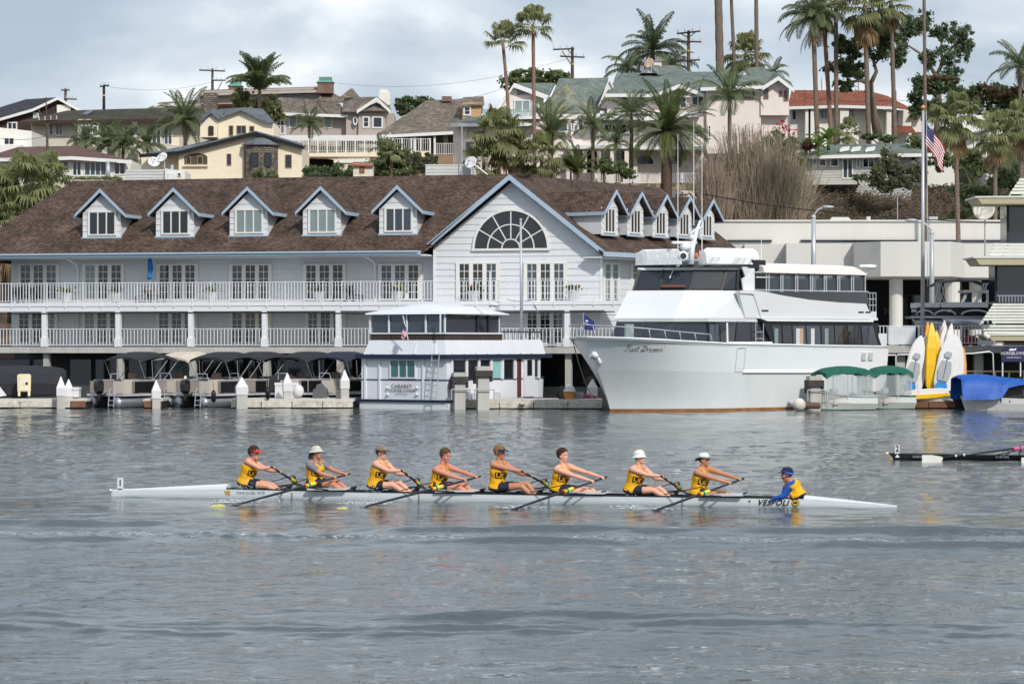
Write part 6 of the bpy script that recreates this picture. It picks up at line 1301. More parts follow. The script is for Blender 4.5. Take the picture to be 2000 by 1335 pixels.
# arched white canopy
b = MB(f); rings = []
for k in range(9):
    q = k/8; u = uA-.2+(uB_-uA+.45)*q; hgt = .8*math.sin(q*math.pi)**.5
    rings.append([(u, vA-.25, Z(613)), (u, vA-.2, Z(611)+.02), (u, vA+1.2, Z(611)+.58*hgt), (u, (vA+vB)/2, Z(611)+.72*hgt), (u, vB-.8, Z(611)+.5*hgt), (u, vB+.3, Z(611)), (u, vB+.3, Z(613))])
b.loft(rings); b.build('canopy', HBW, hbt, smooth=False)
b = MB(f); b.ball(f.L(966, 595, 3), (.28, .28, .1), 12, 6); b.tube([f.L(957, 600, 3), f.L(957, 530, 3)], [.06, .04], 8); b.build('radar', HBW, hbt)
# forward upper deck rail
b = MB(f); zr1 = Z(648); b.box(uA, uB_, vB, vD+.6, Z(665), Z(663))
for k in range(10): x = vB+(vD+.5-vB)*k/9; b.box(uB_, uB_+.05, x, x+.05, Z(664), zr1)
for k in range(12): x = uA+(uB_-uA)*k/12; b.box(x, x+.05, vD+.5, vD+.55, Z(664), zr1)
b.build('baluster_row', HBW, hbt, kind='stuff'); MB(f).box(uB_-.02, uB_+.08, vB, vD+.6, zr1, zr1+.06).build('fore_rail', NAVY, hbt)
# stern face: pilasters, window, boards, lettering, ladder
for x in (714, 742, 827): MB(f).box(f.u(x, 0)-.05, f.u(x, 0)+.06, -.07, .0, Z(782), Z(700)).build('pilaster', HBW, hbt)
win(f, (762, 701, 813, 739), -.01, hbt, 3, 1, 1, fw=.07, gm=glassmat('teal_glass', (60,110,104)), fm=HBW)  # stern window with plain teal panes
lettering('name_lettering', 'CABARET', .29, YFR, hbt, lambda x, y: f.w(f.u(785, 0)+x, -.05, Z(755)+y), spacing=1.1)
lettering('name_lettering', 'HORNBLOWER', .235, YFR, hbt, lambda x, y: f.w(f.u(785, 0)+x*1.0, -.05, Z(763.8)+y), spacing=1.05)
lettering('port_lettering', 'NEWPORT BEACH', .10, YFR, hbt, lambda x, y: f.w(f.u(785, 0)+x, -.05, Z(770.5)+y))
for x, y in ((757, 757), (757, 770), (814, 757), (814, 770)): MB(f).ball(f.L(x, y, -.06), .08, 8, 5).build('deck_light', HBW, hbt, smooth=True)
b = MB(f)
for x, dx in ((840, 4), (854, 4)): b.tube([f.L(x-2, 781, -.4), f.L(x+dx, 690, -.3)], .03, 5)
for k in range(8): y = 776-k*12; b.tube([f.L(839+k*.7, y, -.38), f.L(853+k*.7, y, -.38)], .025, 5)
b.build('ladder', STEEL, hbt)
# starboard side: panels, windows, door
def gs(name, m, x0, x1, y0, y1, o=.04, par=hbt): u0, u1 = g.u(x0, 0), g.u(x1, 0); return MB(f).box(0, o, u0, u1, Z(y1), Z(y0)).build(name, m, par)
for x0, x1, m_ in ((882, 908, YGL), (913, 932, YGL), (937, 957, YGL), (959, 978, glassmat('teal_curtain_glass', (150,196,196))), (981, 1003, YGL)): gs('side_window', m_, x0, x1, 704, 740)
for x in (880, 909, 933, 957, 979, 1003, 1050): gs('turned_post', HBW, x-1.5, x+2.5, 701, 742, .1)
gs('door_opening', mat('mahogany_door', (92,54,40)), 1010, 1017, 702, 779); gs('door', HBW, 1021, 1041, 701, 779, .12); gs('door_glass', YGL, 1026, 1035, 704, 736, .14); gs('side_window', YGL, 1044, 1049, 704, 738)
for x in (919, 966): 
    for k in range(4): gs('vent_louvre', HULLG, x, x+12, 768+k*3, 769.5+k*3)
# round bow deck
b = MB(f); pts = [(uL_*.5+(-uL_*.5+.0)*math.cos(a)*1.0, vD+2.0*math.sin(a)) for a in [math.pi*k/14 for k in range(15)]]
b.loft([[(p[0], p[1], Z(782)) for p in pts], [(p[0], p[1]+.05, Z(741)) for p in pts]], closed=True); b.build('bow', HBW, hbt, smooth=False)
MB(f).tube([(p[0], p[1]+.06, Z(740)) for p in pts], .06, 6).build('bow_rail', NAVY, hbt)
t = thing('flag', 'small US flag on a slanted staff at the houseboat stern', 'flag', f.W(797, 662, -.3)); MB(f).tube([f.L(797, 663, -.3), f.L(787, 616, -.5)], .03, 6).build('staff', HBW, t)
usflag(t, lambda s, q: f.w(f.u(790, -.5), -.5, Z(632))+Vector((-.12*q*.2-.55*s*.35+.22*q*.9, .06*math.sin(s*8), -.70*s-.42*q+.22*s*q)), 13, 5, 5)
# ================================================================ flat-roofed white building
FLW = mat('white_concrete_facade', (232,230,224), rough=.85, var=.03, scale=.6, k=.80, grime=.14, streak=True)
f = Frame(1600, 172, 0)
fb = thing('flat_roof_building', 'long low white flat-roofed building with faceted parapet and round columns', 'building', f.w(0, 0, 3.2))
u = f.u; ZF = lambda py: f.z(1600, py, 0)
MB(f).box(f.u(1380, 7), f.u(2060, 7), 7, 26, ZF(520), f.z(1600, 431, 7)).build('upper_parapet', FLW, fb)
MB(f).box(f.u(1380, 7), f.u(2060, 7), 6.85, 26, f.z(1600, 433, 7)+.02, f.z(1600, 430, 7)+.02).build('coping', FLW, fb)
for x0, x1 in ((1420, 1507), (1563, 1790), (1824, 1970)): MB(f).box(f.u(x0, 7), f.u(x1, 7), 6.82, 6.95, f.z(1600, 473, 7), f.z(1600, 468.5, 7)).build('clerestory_window', GLASS, fb)
plan = [(1420, 3.6), (1452, 3.4), (1454, 2.2), (1533, 2.2), (1536, .8), (1666, .8), (1669, -.3), (1720, -2.2), (1721, -2.2), (1855, -2.2), (1857, -2.2), (1885, 1.2), (2060, 1.2)]
b = MB(f); L0 = [(f.u(x, v), v, ZF(541)) for x, v in plan]+[(f.u(2060, 8), 8, ZF(541)), (f.u(1420, 8), 8, ZF(541))]; b.ext(L0, (0, 0, ZF(474)-ZF(541))); b.build('lower_parapet', FLW, fb)
b = MB(f); b.box(f.u(1400, 10), f.u(2060, 10), 10, 10.3, 2.9, ZF(541)); b.build('rear_wall', DARKV, fb)
MB(f).box(f.u(1400, 3), f.u(2060, 3), -4, 26, 3.0, 3.25).build('floor_slab', CONC, fb)
for x, v, r in ((1750, -.5, .30), (1829, 8, .2), (1860, .2, .34), (1905, 3, .28), (1948, 6, .25)): MB(f).lathe([(r*1.45, 3.2), (r*1.45, ZF(545))], (f.u(x, v), v, 0), 14).build('column', FLW, fb, smooth=False)
for x0, x1 in ((1762, 1800), (1838, 1850), (1872, 1900)): win(f, (x0, 575, x1, 640), 9.9, fb, 2, 1, 1, fw=.04, fm=mat('dark_bronze_frame', (56,54,54)), gm=GLASS)
lettering('building_number', '300', .62, mat('grey_numerals', (110,112,114)), fb, lambda x, y: f.w(f.u(1738, 9.8)+x, 9.8, f.z(1738, 608, 9.8)+y))
for (x0, x1, y0, y1, v) in ((1617, 1667, 424, 434, 9),): 
    b = MB(f); b.loft([[f.L(x0, y1, v), f.L(x1, y1, v), f.L(x1, y1, v+2), f.L(x0, y1, v+2)], [f.L(x0+8, y0, v), f.L(x1-10, y0, v), f.L(x1-10, y0, v+2), f.L(x0+8, y0, v+2)]]); b.build('roof_hatch', FLW, fb)
MB(f).box(f.u(1815, 9), f.u(1832, 9), 9, 10, f.z(1820, 432, 9), f.z(1820, 423, 9)).build('air_conditioner', STEEL, fb); MB(f).tube([f.L(1696, 433, 9), f.L(1696, 423, 9)], .15, 8).build('roof_vent', FLW, fb)
# promenade with railing over the water at the right
f = Frame(1800, 150, 0); pr = thing('promenade_railing', 'white promenade railing between the yacht stern and the louvered building', 'railing', f.w(0, 0, 3.2))
zP = f.z(1800, 675, 0)
railing(f, f.u(1712, 0), f.u(1960, 0), 0, zP+.05, 1.08, pr, 6, bal=.20, post=.1)
MB(f).box(f.u(1735, -.1), f.u(1788, -.1), -.12, -.06, f.z(1760, 672, 0), f.z(1760, 638, 0)).build('white_panel', mat('translucent_white_panel', (214,218,222)), pr)
b = MB(f); b.box(f.u(1690, 0), f.u(2080, 0), -.3, 22, zP-.4, zP); o = b.build('promenade', CONC, kind='structure')
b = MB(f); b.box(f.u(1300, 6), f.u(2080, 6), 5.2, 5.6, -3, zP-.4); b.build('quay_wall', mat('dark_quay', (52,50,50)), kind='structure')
for x in (1752, 1845, 1905): MB(f).box(f.u(x, 0), f.u(x, 0)+.5, .3, .8, -3, zP-.4).build('quay_pillar', CONC, pr)
for (x, w_, m_, l_) in ((1760, 14, (60,80,120), 'blue bicycle-like shape'), (1850, 10, (150,40,40), ''), (1895, 8, (40,50,60), '')): pass
# louvered building at the right edge
f = Frame(1950, 145, 0); lb = thing('louvered_building', 'dark glass building with white louvre roofs cut off at the right edge', 'building', f.w(0, 0, 2.8))
NV = glassmat('navy_glass_wall', (34,40,54), rough=.1); DKG = mat('dark_green_frame', (40,58,54)); OCH = mat('ochre_soffit', (196,184,152), rough=.8, var=.05, grime=.1)
LV = mat('off_white_louvre', (222,224,214), rough=.7, var=.05, k=.92, grime=.15)
for (xw, y0, y1) in ((1968, 399, 476), (1945, 518, 594)):
    MB(f).box(f.u(xw, 1), f.u(2100, 1), 1, 3.2, f.z(1980, y1, 1), f.z(1980, y0, 1)).build('glass_wall', NV, lb); MB(f).box(f.u(xw-1.5, .9), f.u(xw+3, .9), .9, 1.0, f.z(1980, y1, 1), f.z(1980, y0, 1)).build('corner_frame', DKG, lb)
MB(f).box(f.u(1958, 1), f.u(2100, 1), 1, 3.2, f.z(1980, 668, 1), f.z(1980, 594, 1)).build('floor_band', DARKV, lb)
b = MB(f)
for x in range(1952, 2030, 6): b.box(f.u(x, .5), f.u(x, .5)+.03, .5, .54, f.z(1980, 590, .5), f.z(1980, 577, .5))
b.box(f.u(1948, .5), f.u(2040, .5), .5, .54, f.z(1980, 578, .5), f.z(1980, 576.5, .5)); b.build('baluster_row', STEEL, lb, kind='stuff')
for (xa, ya, yb_, yc, d) in ((1905, 386, 398, 402, 0), (1901, 504, 517, 520, 0), (1925, 655, 665, 668, 0)):
    b = MB(f); b.ext([f.L(xa, ya-3, -.8), f.L(2100, ya-5, -.8), f.L(2100, ya, -.8), f.L(xa, ya, -.8)], (0, 3.4, 0)); b.build('eave_edge', LV, lb)
    b = MB(f); b.ext([f.L(xa+4, ya+.3, -.75), f.L(2100, ya+.3, -.75), f.L(2100, yb_, -.7), f.L(xa+13, yb_, -.7)], (0, 3.2, 0)); b.build('soffit_board', OCH, lb)
def louvres(x0b, yb_, x0t, yt, n, vb, vt, h=5):
    for k in range(n):
        q = (k+.5)/n; x = x0b+(x0t-x0b)*q; y = yb_+(yt-yb_)*q; v = vb+(vt-vb)*q
        b = MB(f); b.ext([f.L(x, y, v), f.L(2100, y, v), f.L(2100, y-h, v+.02), f.L(x+2, y-h, v+.02)], (0, .06, 0)); b.build('louvre', LV, lb)
    for q_ in (0, .45): b = MB(f); b.ext([f.L(x0b+q_*60, yb_, vb+.1), f.L(x0b+q_*60+3, yb_, vb+.1), f.L(x0t+q_*60+3, yt, vt+.1), f.L(x0t+q_*60, yt, vt+.1)], (0, .05, 0)); b.build('louvre_rib', LV, lb)
louvres(1970, 382, 1992, 350, 5, -.4, .6); louvres(1929, 502, 1942, 476, 4, -.5, .6, 4.4); louvres(1913, 634, 1940, 594, 7, -.7, .7, 4.6); louvres(1922, 654, 1918, 636, 3, -.6, -.7, 4.6)
b = MB(f); b.ball(f.L(1925, 630, -.9), .12, 8, 5); b.ball(f.L(1934, 629, -.9), .12, 8, 5); b.build('floodlight', BLACKP, lb); MB(f).tube([f.L(1922, 652, -.9), f.L(1932, 660, -1)], .12, 8).build('camera_housing', LV, lb)
t = dishmesh(Frame(1922, 151, 0), 1922, 409, 0, .62, label='large round white dish under the louvered building eave', pole=2.6, tilt=(-.35, -1, .1), m=mat('dish_cream', (226,220,208), grime=.2))
# sign
t = thing('sign', 'navy HORNBLOWER sign hanging under the louvered building', 'sign', f.W(1985, 706, -.5)); SG = mat('navy_sign', (34,44,80), rough=.6)
b = MB(f); b.ext([f.L(1956, 706, -.5), f.L(1956, 684, -.5), f.L(1965, 677, -.5), f.L(2060, 677, -.5), f.L(2060, 706, -.5)], (0, .1, 0)); b.build('board', SG, t)
sw = 44/FPX*144.5
lettering('lettering', 'HORNBLOWER', .235, WHC, t, lambda x, y: f.w(f.u(1980, -.5)+x*.86, -.53, f.z(1980, 690, -.5)+y)); lettering('lettering', 'CRUISES & EVENTS', .10, WHC, t, lambda x, y: f.w(f.u(1980, -.5)+x*.95, -.53, f.z(1980, 698, -.5)+y))
b = MB(f); b.ext([f.L(1970, 683, -.52), f.L(1974, 680, -.52), f.L(1981, 681, -.52), f.L(1985, 679, -.52), f.L(1984, 684, -.52), f.L(1972, 685, -.52)], (0, -.02, 0)); b.build('emblem', WHC, t)
for x in (1958, 1993): MB(f).tube([f.L(x, 706, -.4), f.L(x, 735, -.4)], .04, 6).build('sign_post', WHC, t)
# dock level under the promenade: yellow rail and pipe frames
f = Frame(1850, 147, 0); t = thing('dock_railing', 'cream tube railing on the dock below the sign', 'railing', f.W(1930, 740, 0)); CR = mat('cream_tube', (214,200,160), rough=.5); b = MB(f); b.tube([f.L(1888, 725, 0), f.L(2040, 725, 0)], .05, 6)
for x in (1905, 1944, 1971, 2000): b.tube([f.L(x, 724, 0), f.L(x, 742, 0)], .05, 6)
b.build('rails', CR, t)
t = thing('pipe_rack', 'white pipe frame round the upright boards on the right dock', 'rack', f.W(1840, 785, -2)); b = MB(f)
for pts in ([(1750, 765), (1750, 696), (1754, 692), (1860, 692), (1862, 698), (1862, 752)], [(1818, 692), (1900, 690), (1932, 686), (1939, 690), (1941, 740)], [(1719, 730), (1719, 700), (1723, 693), (1750, 693)], [(1813, 690), (1814, 780)]): b.tube([f.L(x, y, -3.2) for x, y in pts], .04, 6)
b.build('pipes', WHITE, t, smooth=True)
# ================================================================ docks, piles and small boats
DOCKT = mat('pale_dock_deck', (206,202,196), rough=.85, var=.1, grime=.35); DOCKF = mat('brown_dock_fascia', (128,92,66), rough=.9, var=.3, scale=2, grime=.5); DOCKS = mat('stained_white_dock_side', (214,206,194), rough=.85, var=.25, grime=1.0, scale=5)
def dock(label, x0, x1, Y, w=2.4, deg=0, brown=(), low=.0):
    f = Frame(x0, Y, deg); t = thing('dock', label, 'dock', f.w(0, 0, 0)); u1 = f.u(x1, 0)
    n = max(2, int(u1/1.5))
    MB(f).box(0, u1, .02, w, -.25, .36).build('float_body', mat('black_float', (40,38,36)), t); MB(f).box(-.03, u1+.03, -.03, w+.03, .37, .50).build('deck', DOCKT, t)
    for k in range(n): a, c = u1*k/n+.02, u1*(k+1)/n-.02; MB(f).box(a, c, -.06, .0, .06, .40).build('fascia_board', DOCKF if k in brown else DOCKS, t)
    return t, f
dock('leftmost dock with one brown fascia board', -30, 109, 141.3, 3, 0, (2, 3)); dock('short dock finger with white-capped pile at the left', 108, 168, 140.9, 2.6, 0, (1,)); dock('little brown dock stub between the two first pontoon boats', 281, 316, 141, 3, 0, (0, 1))
dock('long stained white dock left of the houseboat', 451, 690, 141, 3, 0, ()); dock('long pale dock between the houseboat and the yacht', 908, 1176, 139.6, 3.2, 0, ()); dock('dock under the upright boards at the right', 1742, 1885, 140.4, 3.2, 0, (0, 1))
dock('short dock below the two timber-topped piles', 872, 906, 139.9, 1.2, 0, (0, 1))
CAPW = mat('white_pile_cap', (236,234,234), rough=.5, var=.05, k=.84, grime=.1)
DIMST = mat('dull_tube', (142,144,148), rough=.45, metal=.3)
def pile(label, px, yt, yc, Y, w=.5, deg=12, m=CONC):
    t = thing('dock_pile', label, 'pile', P(px, 800, Y)); f = Frame(px, Y, deg); h = w/2; zc, zt = f.z(px, yc, 0), f.z(px, yt, 0)
    MB(f).box(-h, h, -h, h, -.8, zc-.3).build('shaft', m, t)
    e_ = h*1.12; b = MB(f); b.box(-e_, e_, -e_, e_, zc-.42, zc)
    b.loft([[(-e_, -e_, zc), (e_, -e_, zc), (e_, e_, zc), (-e_, e_, zc)], [(-.02, -.02, zt), (.02, -.02, zt), (.02, .02, zt), (-.02, .02, zt)]]); b.build('pointed_cap', CAPW, t)
    return t
pile('white pyramid-capped pile at the end of the leftmost dock', 119, 735, 757, 140.8, .42); pile('second white-capped pile just right of the leftmost one', 134, 740, 758, 141.8, .4); pile('white-capped pile between the first two pontoon boats', 305, 742, 762, 141, .42)
pile('tall white-capped pile before the second pontoon boat', 472, 736, 755, 140.6, .56); pile('white-capped pile in front of the white dock box', 561, 728, 748, 141.4, .42); pile('white-capped pile just left of the houseboat', 673, 722, 743, 141.4, .42)
pile('small distant white-capped pile left of the second boat', 362, 733, 747, 146, .36); pile('tiny distant white-capped pile under the second canopy', 419, 737, 746, 148, .26); pile('white-capped pile in the shade left of the yacht bow', 1157, 740, 756, 142.5, .42, m=CAPW)
DT = mat('dark_timber_cap', (70,66,62), rough=.9, var=.3, grime=.3)
def bigpile(label, px, yt, Y, w=.62):
    t = thing('mooring_pile', label, 'pile', P(px, 800, Y)); f = Frame(px, Y, 10); z = lambda y: f.z(px, y, 0); h = w/2
    MB(f).box(-h, h, -h, h, -.8, z(yt+12)).build('shaft', CONC, t); MB(f).box(-h*1.2, h*1.2, -h*1.2, h*1.2, z(yt+13), z(yt)).build('concrete_head', CONC, t)
    b = MB(f); b.box(-h*1.5, -h*1.15, -h*1.4, h*1.4, z(yt+34), z(yt+8)); b.box(h*1.15, h*1.5, -h*1.4, h*1.4, z(yt+30), z(yt+8)); b.box(-h*1.5, h*1.5, -h*1.5, -h*1.25, z(yt+20), z(yt+8)); b.build('timber_fender', DT, t)
    b = MB(f)
    for sx in (-1, 1): b.tube([(sx*h*1.7, -h*1.6, .5), (sx*h*1.7, -h*1.6, 1.05)], .03, 5)
    b.tube([(-h*1.7, -h*1.6, 1.05), (h*1.7, -h*1.6, 1.05)], .03, 5); b.build('pile_guide', STEEL, t); return t
bigpile('left one of two concrete piles with dark timber beside the houseboat', 897, 727, 138.6, .56); bigpile('right, taller one of two concrete piles with dark timber beside the houseboat', 943, 715, 138.4, .60); bigpile('concrete pile with dark timber top left of the green-topped boats', 1590, 734, 136.6, .55)
t = thing('fender_buoy', 'round white fender on a brown roller beside the yacht stern pile', 'buoy', P(1562, 803, 135.4)); b = MB(); b.ball(tuple(P(1561, 790, 135.4)), (.33, .33, .34), 14, 8); b.build('ball', mat('dirty_white_fender', (216,208,198), grime=.5), t, smooth=True)
MB().tube([P(1569, 791, 135.5), P(1600, 792, 135.8)], .17, 8).build('roller', mat('brown_roller', (104,78,64), grime=.5), t)
for px, l_, s in ((947, 'white fender hanging on the dock below the timber-topped pile', 1), (1020, 'small grey fender on the pale dock edge', .8)):
    b = MB(); c = P(px, 795 if s == 1 else 788, 139.4); b.ball(tuple(c), (.22*s, .13, .11*s), 10, 6); tag(b.build('fender', mat('dirty_white_fender', (216,208,198)), smooth=True), l_, 'fender')
# dock furniture
CRM = mat('cream_plastic', (232,216,180), rough=.5, var=.05)
f = Frame(47, 141.8, 8); t = thing('power_pedestal', 'cream dock power pedestal with small dark meter in front of the black covered boat', 'power pedestal', f.W(47, 773, 0)); b = MB(f); z = lambda y: f.z(47, y, 0)
b.ext([(-.34, 0, z(764)), (.34, 0, z(764)), (.36, 0, z(733)), (.28, 0, z(730)), (-.28, 0, z(730)), (-.36, 0, z(733))], (0, .35, 0)); b.build('cabinet', CRM, t); b = MB(f); b.box(-.24, .28, -.03, -.001, z(762), z(733)); b.build('door', mat('cream_door', (240,226,192)), t)
MB(f).box(.08, .2, -.05, -.03, z(751), z(746)).build('meter', BLACKP, t); MB(f).box(-.1, .07, -.045, -.03, z(751), z(746)).build('sticker', CAPW, t); b = MB(f); b.box(-.32, -.2, 0, .3, z(773), z(764)); b.box(.2, .32, 0, .3, z(773), z(764)); b.build('foot', CRM, t)
def dbox(label, x0, x1, y0, y1, Y, m=CAPW, lid=True):
    f = Frame(x0, Y, 0); t = thing('dock_box', label, 'dock box', f.W(x0, y1, 0)); z = lambda y: f.z(x0, y, 0); u = f.u(x1, 0)
    MB(f).box(.03, u-.03, 0, .7, z(y1), z(y0+5)).build('box', m, t); MB(f).box(0, u, -.04, .74, z(y0+5)+.001, z(y0)).build('lid', m, t); return t
dbox('wide white dock box behind the capped pile', 536, 583, 747, 777, 142.6); dbox('small white dock box beside the second capped pile', 141, 155, 756, 775, 141.6); dbox('grey-beige dock box right of the long white dock', 655, 676, 762, 777, 141.8, mat('beige_box', (190,178,162)))
dbox('low grey machine by the yacht bow', 1118, 1140, 766, 778, 141, mat('grey_machine', (150,150,148)))
f = Frame(1110, 140.6, 0); t = thing('orange_tank', 'rusty orange and white tank with black hose on the dock beside the houseboat bow', 'tank', f.W(1112, 779, 0)); b = MB(f); b.lathe([(.27, f.z(1112, 779)), (.3, f.z(1112, 764))], (f.u(1112, 0), 0, 0), 10); b.build('drum', mat('rust_orange', (196,130,70), grime=.7, scale=4), t)
b = MB(f); b.lathe([(.34, f.z(1112, 764)), (.24, f.z(1112, 755)), (.07, f.z(1112, 750))], (f.u(1112, 0), 0, 0), 10); b.build('lid', CAPW, t); b = MB(f)
for k in range(3): b.tube([(f.u(1098, 0)+.28*math.cos(a), -.1+.03*k, f.z(1098, 767)+.32*math.sin(a)) for a in [2*math.pi*j/12 for j in range(13)]], .05, 5)
b.build('hose_coil', BLACKP, t)
b = MB(); b.ball(tuple(P(1140, 778, 142.2)), (.75, .4, .25), 12, 6); tag(b.build('kayak_end', mat('magenta_plastic', (150,60,84))), 'magenta boat cover behind the dock by the yacht bow', 'cover')
# black covered boat at the far left
f = Frame(-20, 142.6, 6); t = thing('covered_boat', 'long boat under a black canvas cover at the far left', 'boat', f.w(2, 1, 0)); zf = lambda y, x=60: f.z(x, y, 0); b = MB(f); rings = []
for x, y0, y1, e_ in ((-60, 716, 772, 0), (20, 714, 772, 0), (60, 714, 771, .0), (100, 716, 770, 0), (118, 719, 770, .1), (126, 724, 770, .35)):
    u = f.u(x, 0); z0, z1 = f.z(x, y1, 0), f.z(x, y0, 0); w_ = 2.4; j = .06*math.sin(x)
    rings.append([(u, 0+e_, z0), (u, -.12+e_+j, (z0+z1)*.45), (u, .1+e_, z1-.35), (u, w_*.35, z1), (u, w_*.65, z1), (u, w_-e_, z1-.35), (u, w_-e_, z0)])
b.loft(rings); b.build('canvas_cover', CANVB, t, smooth=False); b = MB(f); b.box(f.u(-60, 0), f.u(122, 0), .1, 2.2, .3, .75); b.build('hull', mat('dark_hull', (50,50,54)), t)
b = MB(f); b.ext([f.L(-12, 735, -.3), f.L(0, 755, -.3), f.L(13, 772, -.3), f.L(-12, 776, -.3)], (0, .1, 0)); tag(b.build('white_bow', CAPW), 'white boat bow tip at the left frame edge', 'boat')
# ---- pontoon boats
GREYP = mat('pontoon_taupe_panel', (150,142,136), rough=.5, var=.06); BEIGEP = mat('pontoon_beige_panel', (206,196,184), rough=.5, var=.05); TUBEM = mat('aluminium_pontoon', (176,178,184), rough=.35, metal=.7, var=.1, grime=.3); SEATM = mat('vinyl_seat', (196,186,172), rough=.6, var=.08)
def pontoon(f, label, canopy=True, cv=CANVB, motor=True, name='pontoon_boat', pm=GREYP):
    t = thing(name, label, 'pontoon boat', f.w(0, 0, 0)); Ln, W_ = 6.8, 2.5
    for v in (.38, W_-.38):
        b = MB(f); b.tube([(-.2, v, .26), (.0, v, .26), (Ln-.6, v, .26), (Ln, v, .36), (Ln+.5, v, .55)], [.30, .33, .33, .27, .05], 10); b.build('pontoon_tube', TUBEM, t, smooth=True)
    MB(f).box(-.05, Ln, 0, W_, .62, .74).build('deck', mat('deck_edge_silver', (196,198,202), metal=.4), t)
    for v, (a, c) in ((.04, (.9, Ln-.3)), (W_-.08, (.5, Ln-.3))):
        MB(f).box(a, c, v, v+.04, .78, 1.42).build('fence_panel', pm, t); MB(f).box(a, c, v-.02, v+.06, 1.42, 1.48).build('fence_rail', STEEL, t)
    MB(f).ext([(.95, .02, .8), (2.7, .02, .8), (3.0, .02, 1.1), (2.7, .02, 1.38), (.95, .02, 1.38)], (0, -.015, 0)).build('black_side_panel', BLACKP, t)
    MB(f).box(.1, .15, .1, .8, .78, 1.42).build('stern_panel', BEIGEP, t); MB(f).box(.1, .15, 1.7, W_-.1, .78, 1.42).build('stern_panel', pm, t); MB(f).box(Ln-.35, Ln-.3, .1, W_-.1, .78, 1.42).build('bow_panel', pm, t)
    for (a, c, v0, v1, h) in ((.3, 1.5, .2, .75, 1.5), (4.0, 6.2, .15, .7, 1.45), (4.0, 6.2, W_-.75, W_-.2, 1.45)): b = MB(f); b.box(a, c, v0, v1, .75, 1.2); b.box(a, c, v0, v0+.16, 1.2, h); b.build('bench_seat', SEATM, t)
    b = MB(f); b.box(2.6, 3.1, 1.3, 1.8, .75, 1.2); b.ext([(2.55, 1.3, 1.2), (2.75, 1.3, 1.2), (2.62, 1.3, 1.85), (2.5, 1.3, 1.8)], (0, .5, 0)); b.build('captain_seat', mat('brown_vinyl', (140,120,108)), t); MB(f).box(3.5, 3.9, 1.2, 1.95, .75, 1.6).build('console', GREYP, t)
    b = MB(f); b.tube([(.15, 1.0, 1.45), (.12, .95, 1.8), (.12, .3, 1.8), (.15, .22, 1.45)], .03, 6); b.build('stern_hoop', STEEL, t)
    b = MB(f)
    for v in (.35, .72): b.tube([(-.05, v, .95), (-.15, v, 1.05), (-.3, v, .9), (-.38, v, .05)], .025, 5)
    for z in (.15, .4, .65): b.tube([(-.33, .35, z), (-.33, .72, z)], .025, 5)
    b.build('ladder', STEEL, t)
    if motor:
        b = MB(f); c = (-.45, 1.25); b.loft([[(c[0]+dx*s, c[1]+dy*s*.8, z) for dx, dy in ((-.28, -.2), (.12, -.22), (.12, .22), (-.28, .2))] for z, s in ((.75, .6), (.9, 1.0), (1.25, 1.1), (1.45, .9), (1.52, .45))]); b.box(-.55, -.3, 1.15, 1.35, -.3, .75); b.tube([(-.2, 1.25, .6), (.05, 1.25, .7)], .12, 6)
        b.box(-.7, -.3, 1.1, 1.4, .1, .16); b.build('outboard_motor', mat('gloss_black_cowl', (18,18,20), rough=.15, spec=.8), t, smooth=False)
    if canopy:
        b = MB(f); rings = []
        for k in range(9):
            q = k/8; u = 1.3+3.4*q; h = 2.62+.30*math.sin(q*math.pi); rings.append([(u, .0, h-.26), (u, .12, h-.08), (u, .7, h+.05), (u, 1.8, h+.05), (u, W_-.12, h-.08), (u, W_, h-.26), (u, W_-.15, h-.17), (u, 1.25, h+.0), (u, .15, h-.17)])
        b.loft(rings); b.build('canopy', cv, t, smooth=False)
        b = MB(f)
        for v in (.05, W_-.05):
            for (u0, u1) in ((1.9, 1.35), (2.5, 2.4), (2.5, 3.7), (3.4, 4.6)): b.tube([(u0, v, 1.45), (u1, v, 2.50)], .022, 4)
        b.build('canopy_frame', DIMST, t)
    return t
pontoon(Frame(241, 141.8, 58), 'pontoon boat with black canopy and outboard, first from the left', pm=GREYP)
pontoon(Frame(410, 141.9, 58), 'pontoon boat with black canopy whose black side panel faces the tall capped pile', pm=GREYP)
pontoon(Frame(470, 144.4, 52), 'second-row pontoon boat half hidden behind the tall capped pile', motor=False)
pontoon(Frame(338, 144.6, 60), 'pontoon boat with beige canopy behind the first two boats', cv=mat('beige_canvas', (206,194,176), rough=.85), pm=BEIGEP)
pontoon(Frame(566, 144.8, 52), 'pontoon boat with black canopy behind the wide dock box', motor=False)
pontoon(Frame(650, 145.0, 60), 'pale pontoon boat with navy canopy just left of the houseboat', cv=mat('navy_canvas', (44,48,66), rough=.85), pm=BEIGEP, motor=False)
def covered(label, x0, x1, y0, Y, h=.5, m=CANVB):
    b = MB(); a, c = P(x0, y0, Y), P(x1, y0, Y); n = 8; rings = []
    for k in range(n+1):
        q = k/n; p = a.lerp(c, q); hh = h*math.sin(math.pi*min(max(q, .08), .92))**.6+.04*math.sin(k*4); rings.append([(p.x, Y-.5, p.z-.5), (p.x, Y-.45, p.z+hh*.5-.3), (p.x, Y, p.z+hh-.3), (p.x, Y+.8, p.z-.4)])
    b.loft(rings); tag(b.build('covered_dinghy', m), label, 'boat')
covered('low boat under black cover behind the wide dock box', 505, 600, 745, 146.5, .75); covered('dark jet-ski shape under cover right of the wide dock box', 612, 640, 757, 143.5, .55, mat('dark_grey_cover', (90,88,90))); covered('white life jackets heap under the second canopy', 365, 410, 738, 146.4, .35, CAPW)
b = MB(); b.ball(tuple(P(583, 763, 142.6)), (.3, .3, .35), 10, 6); tag(b.build('chrome_buoy', mat('shiny_white', (220,220,220), rough=.15), smooth=True), 'shiny white float right of the wide dock box', 'buoy')
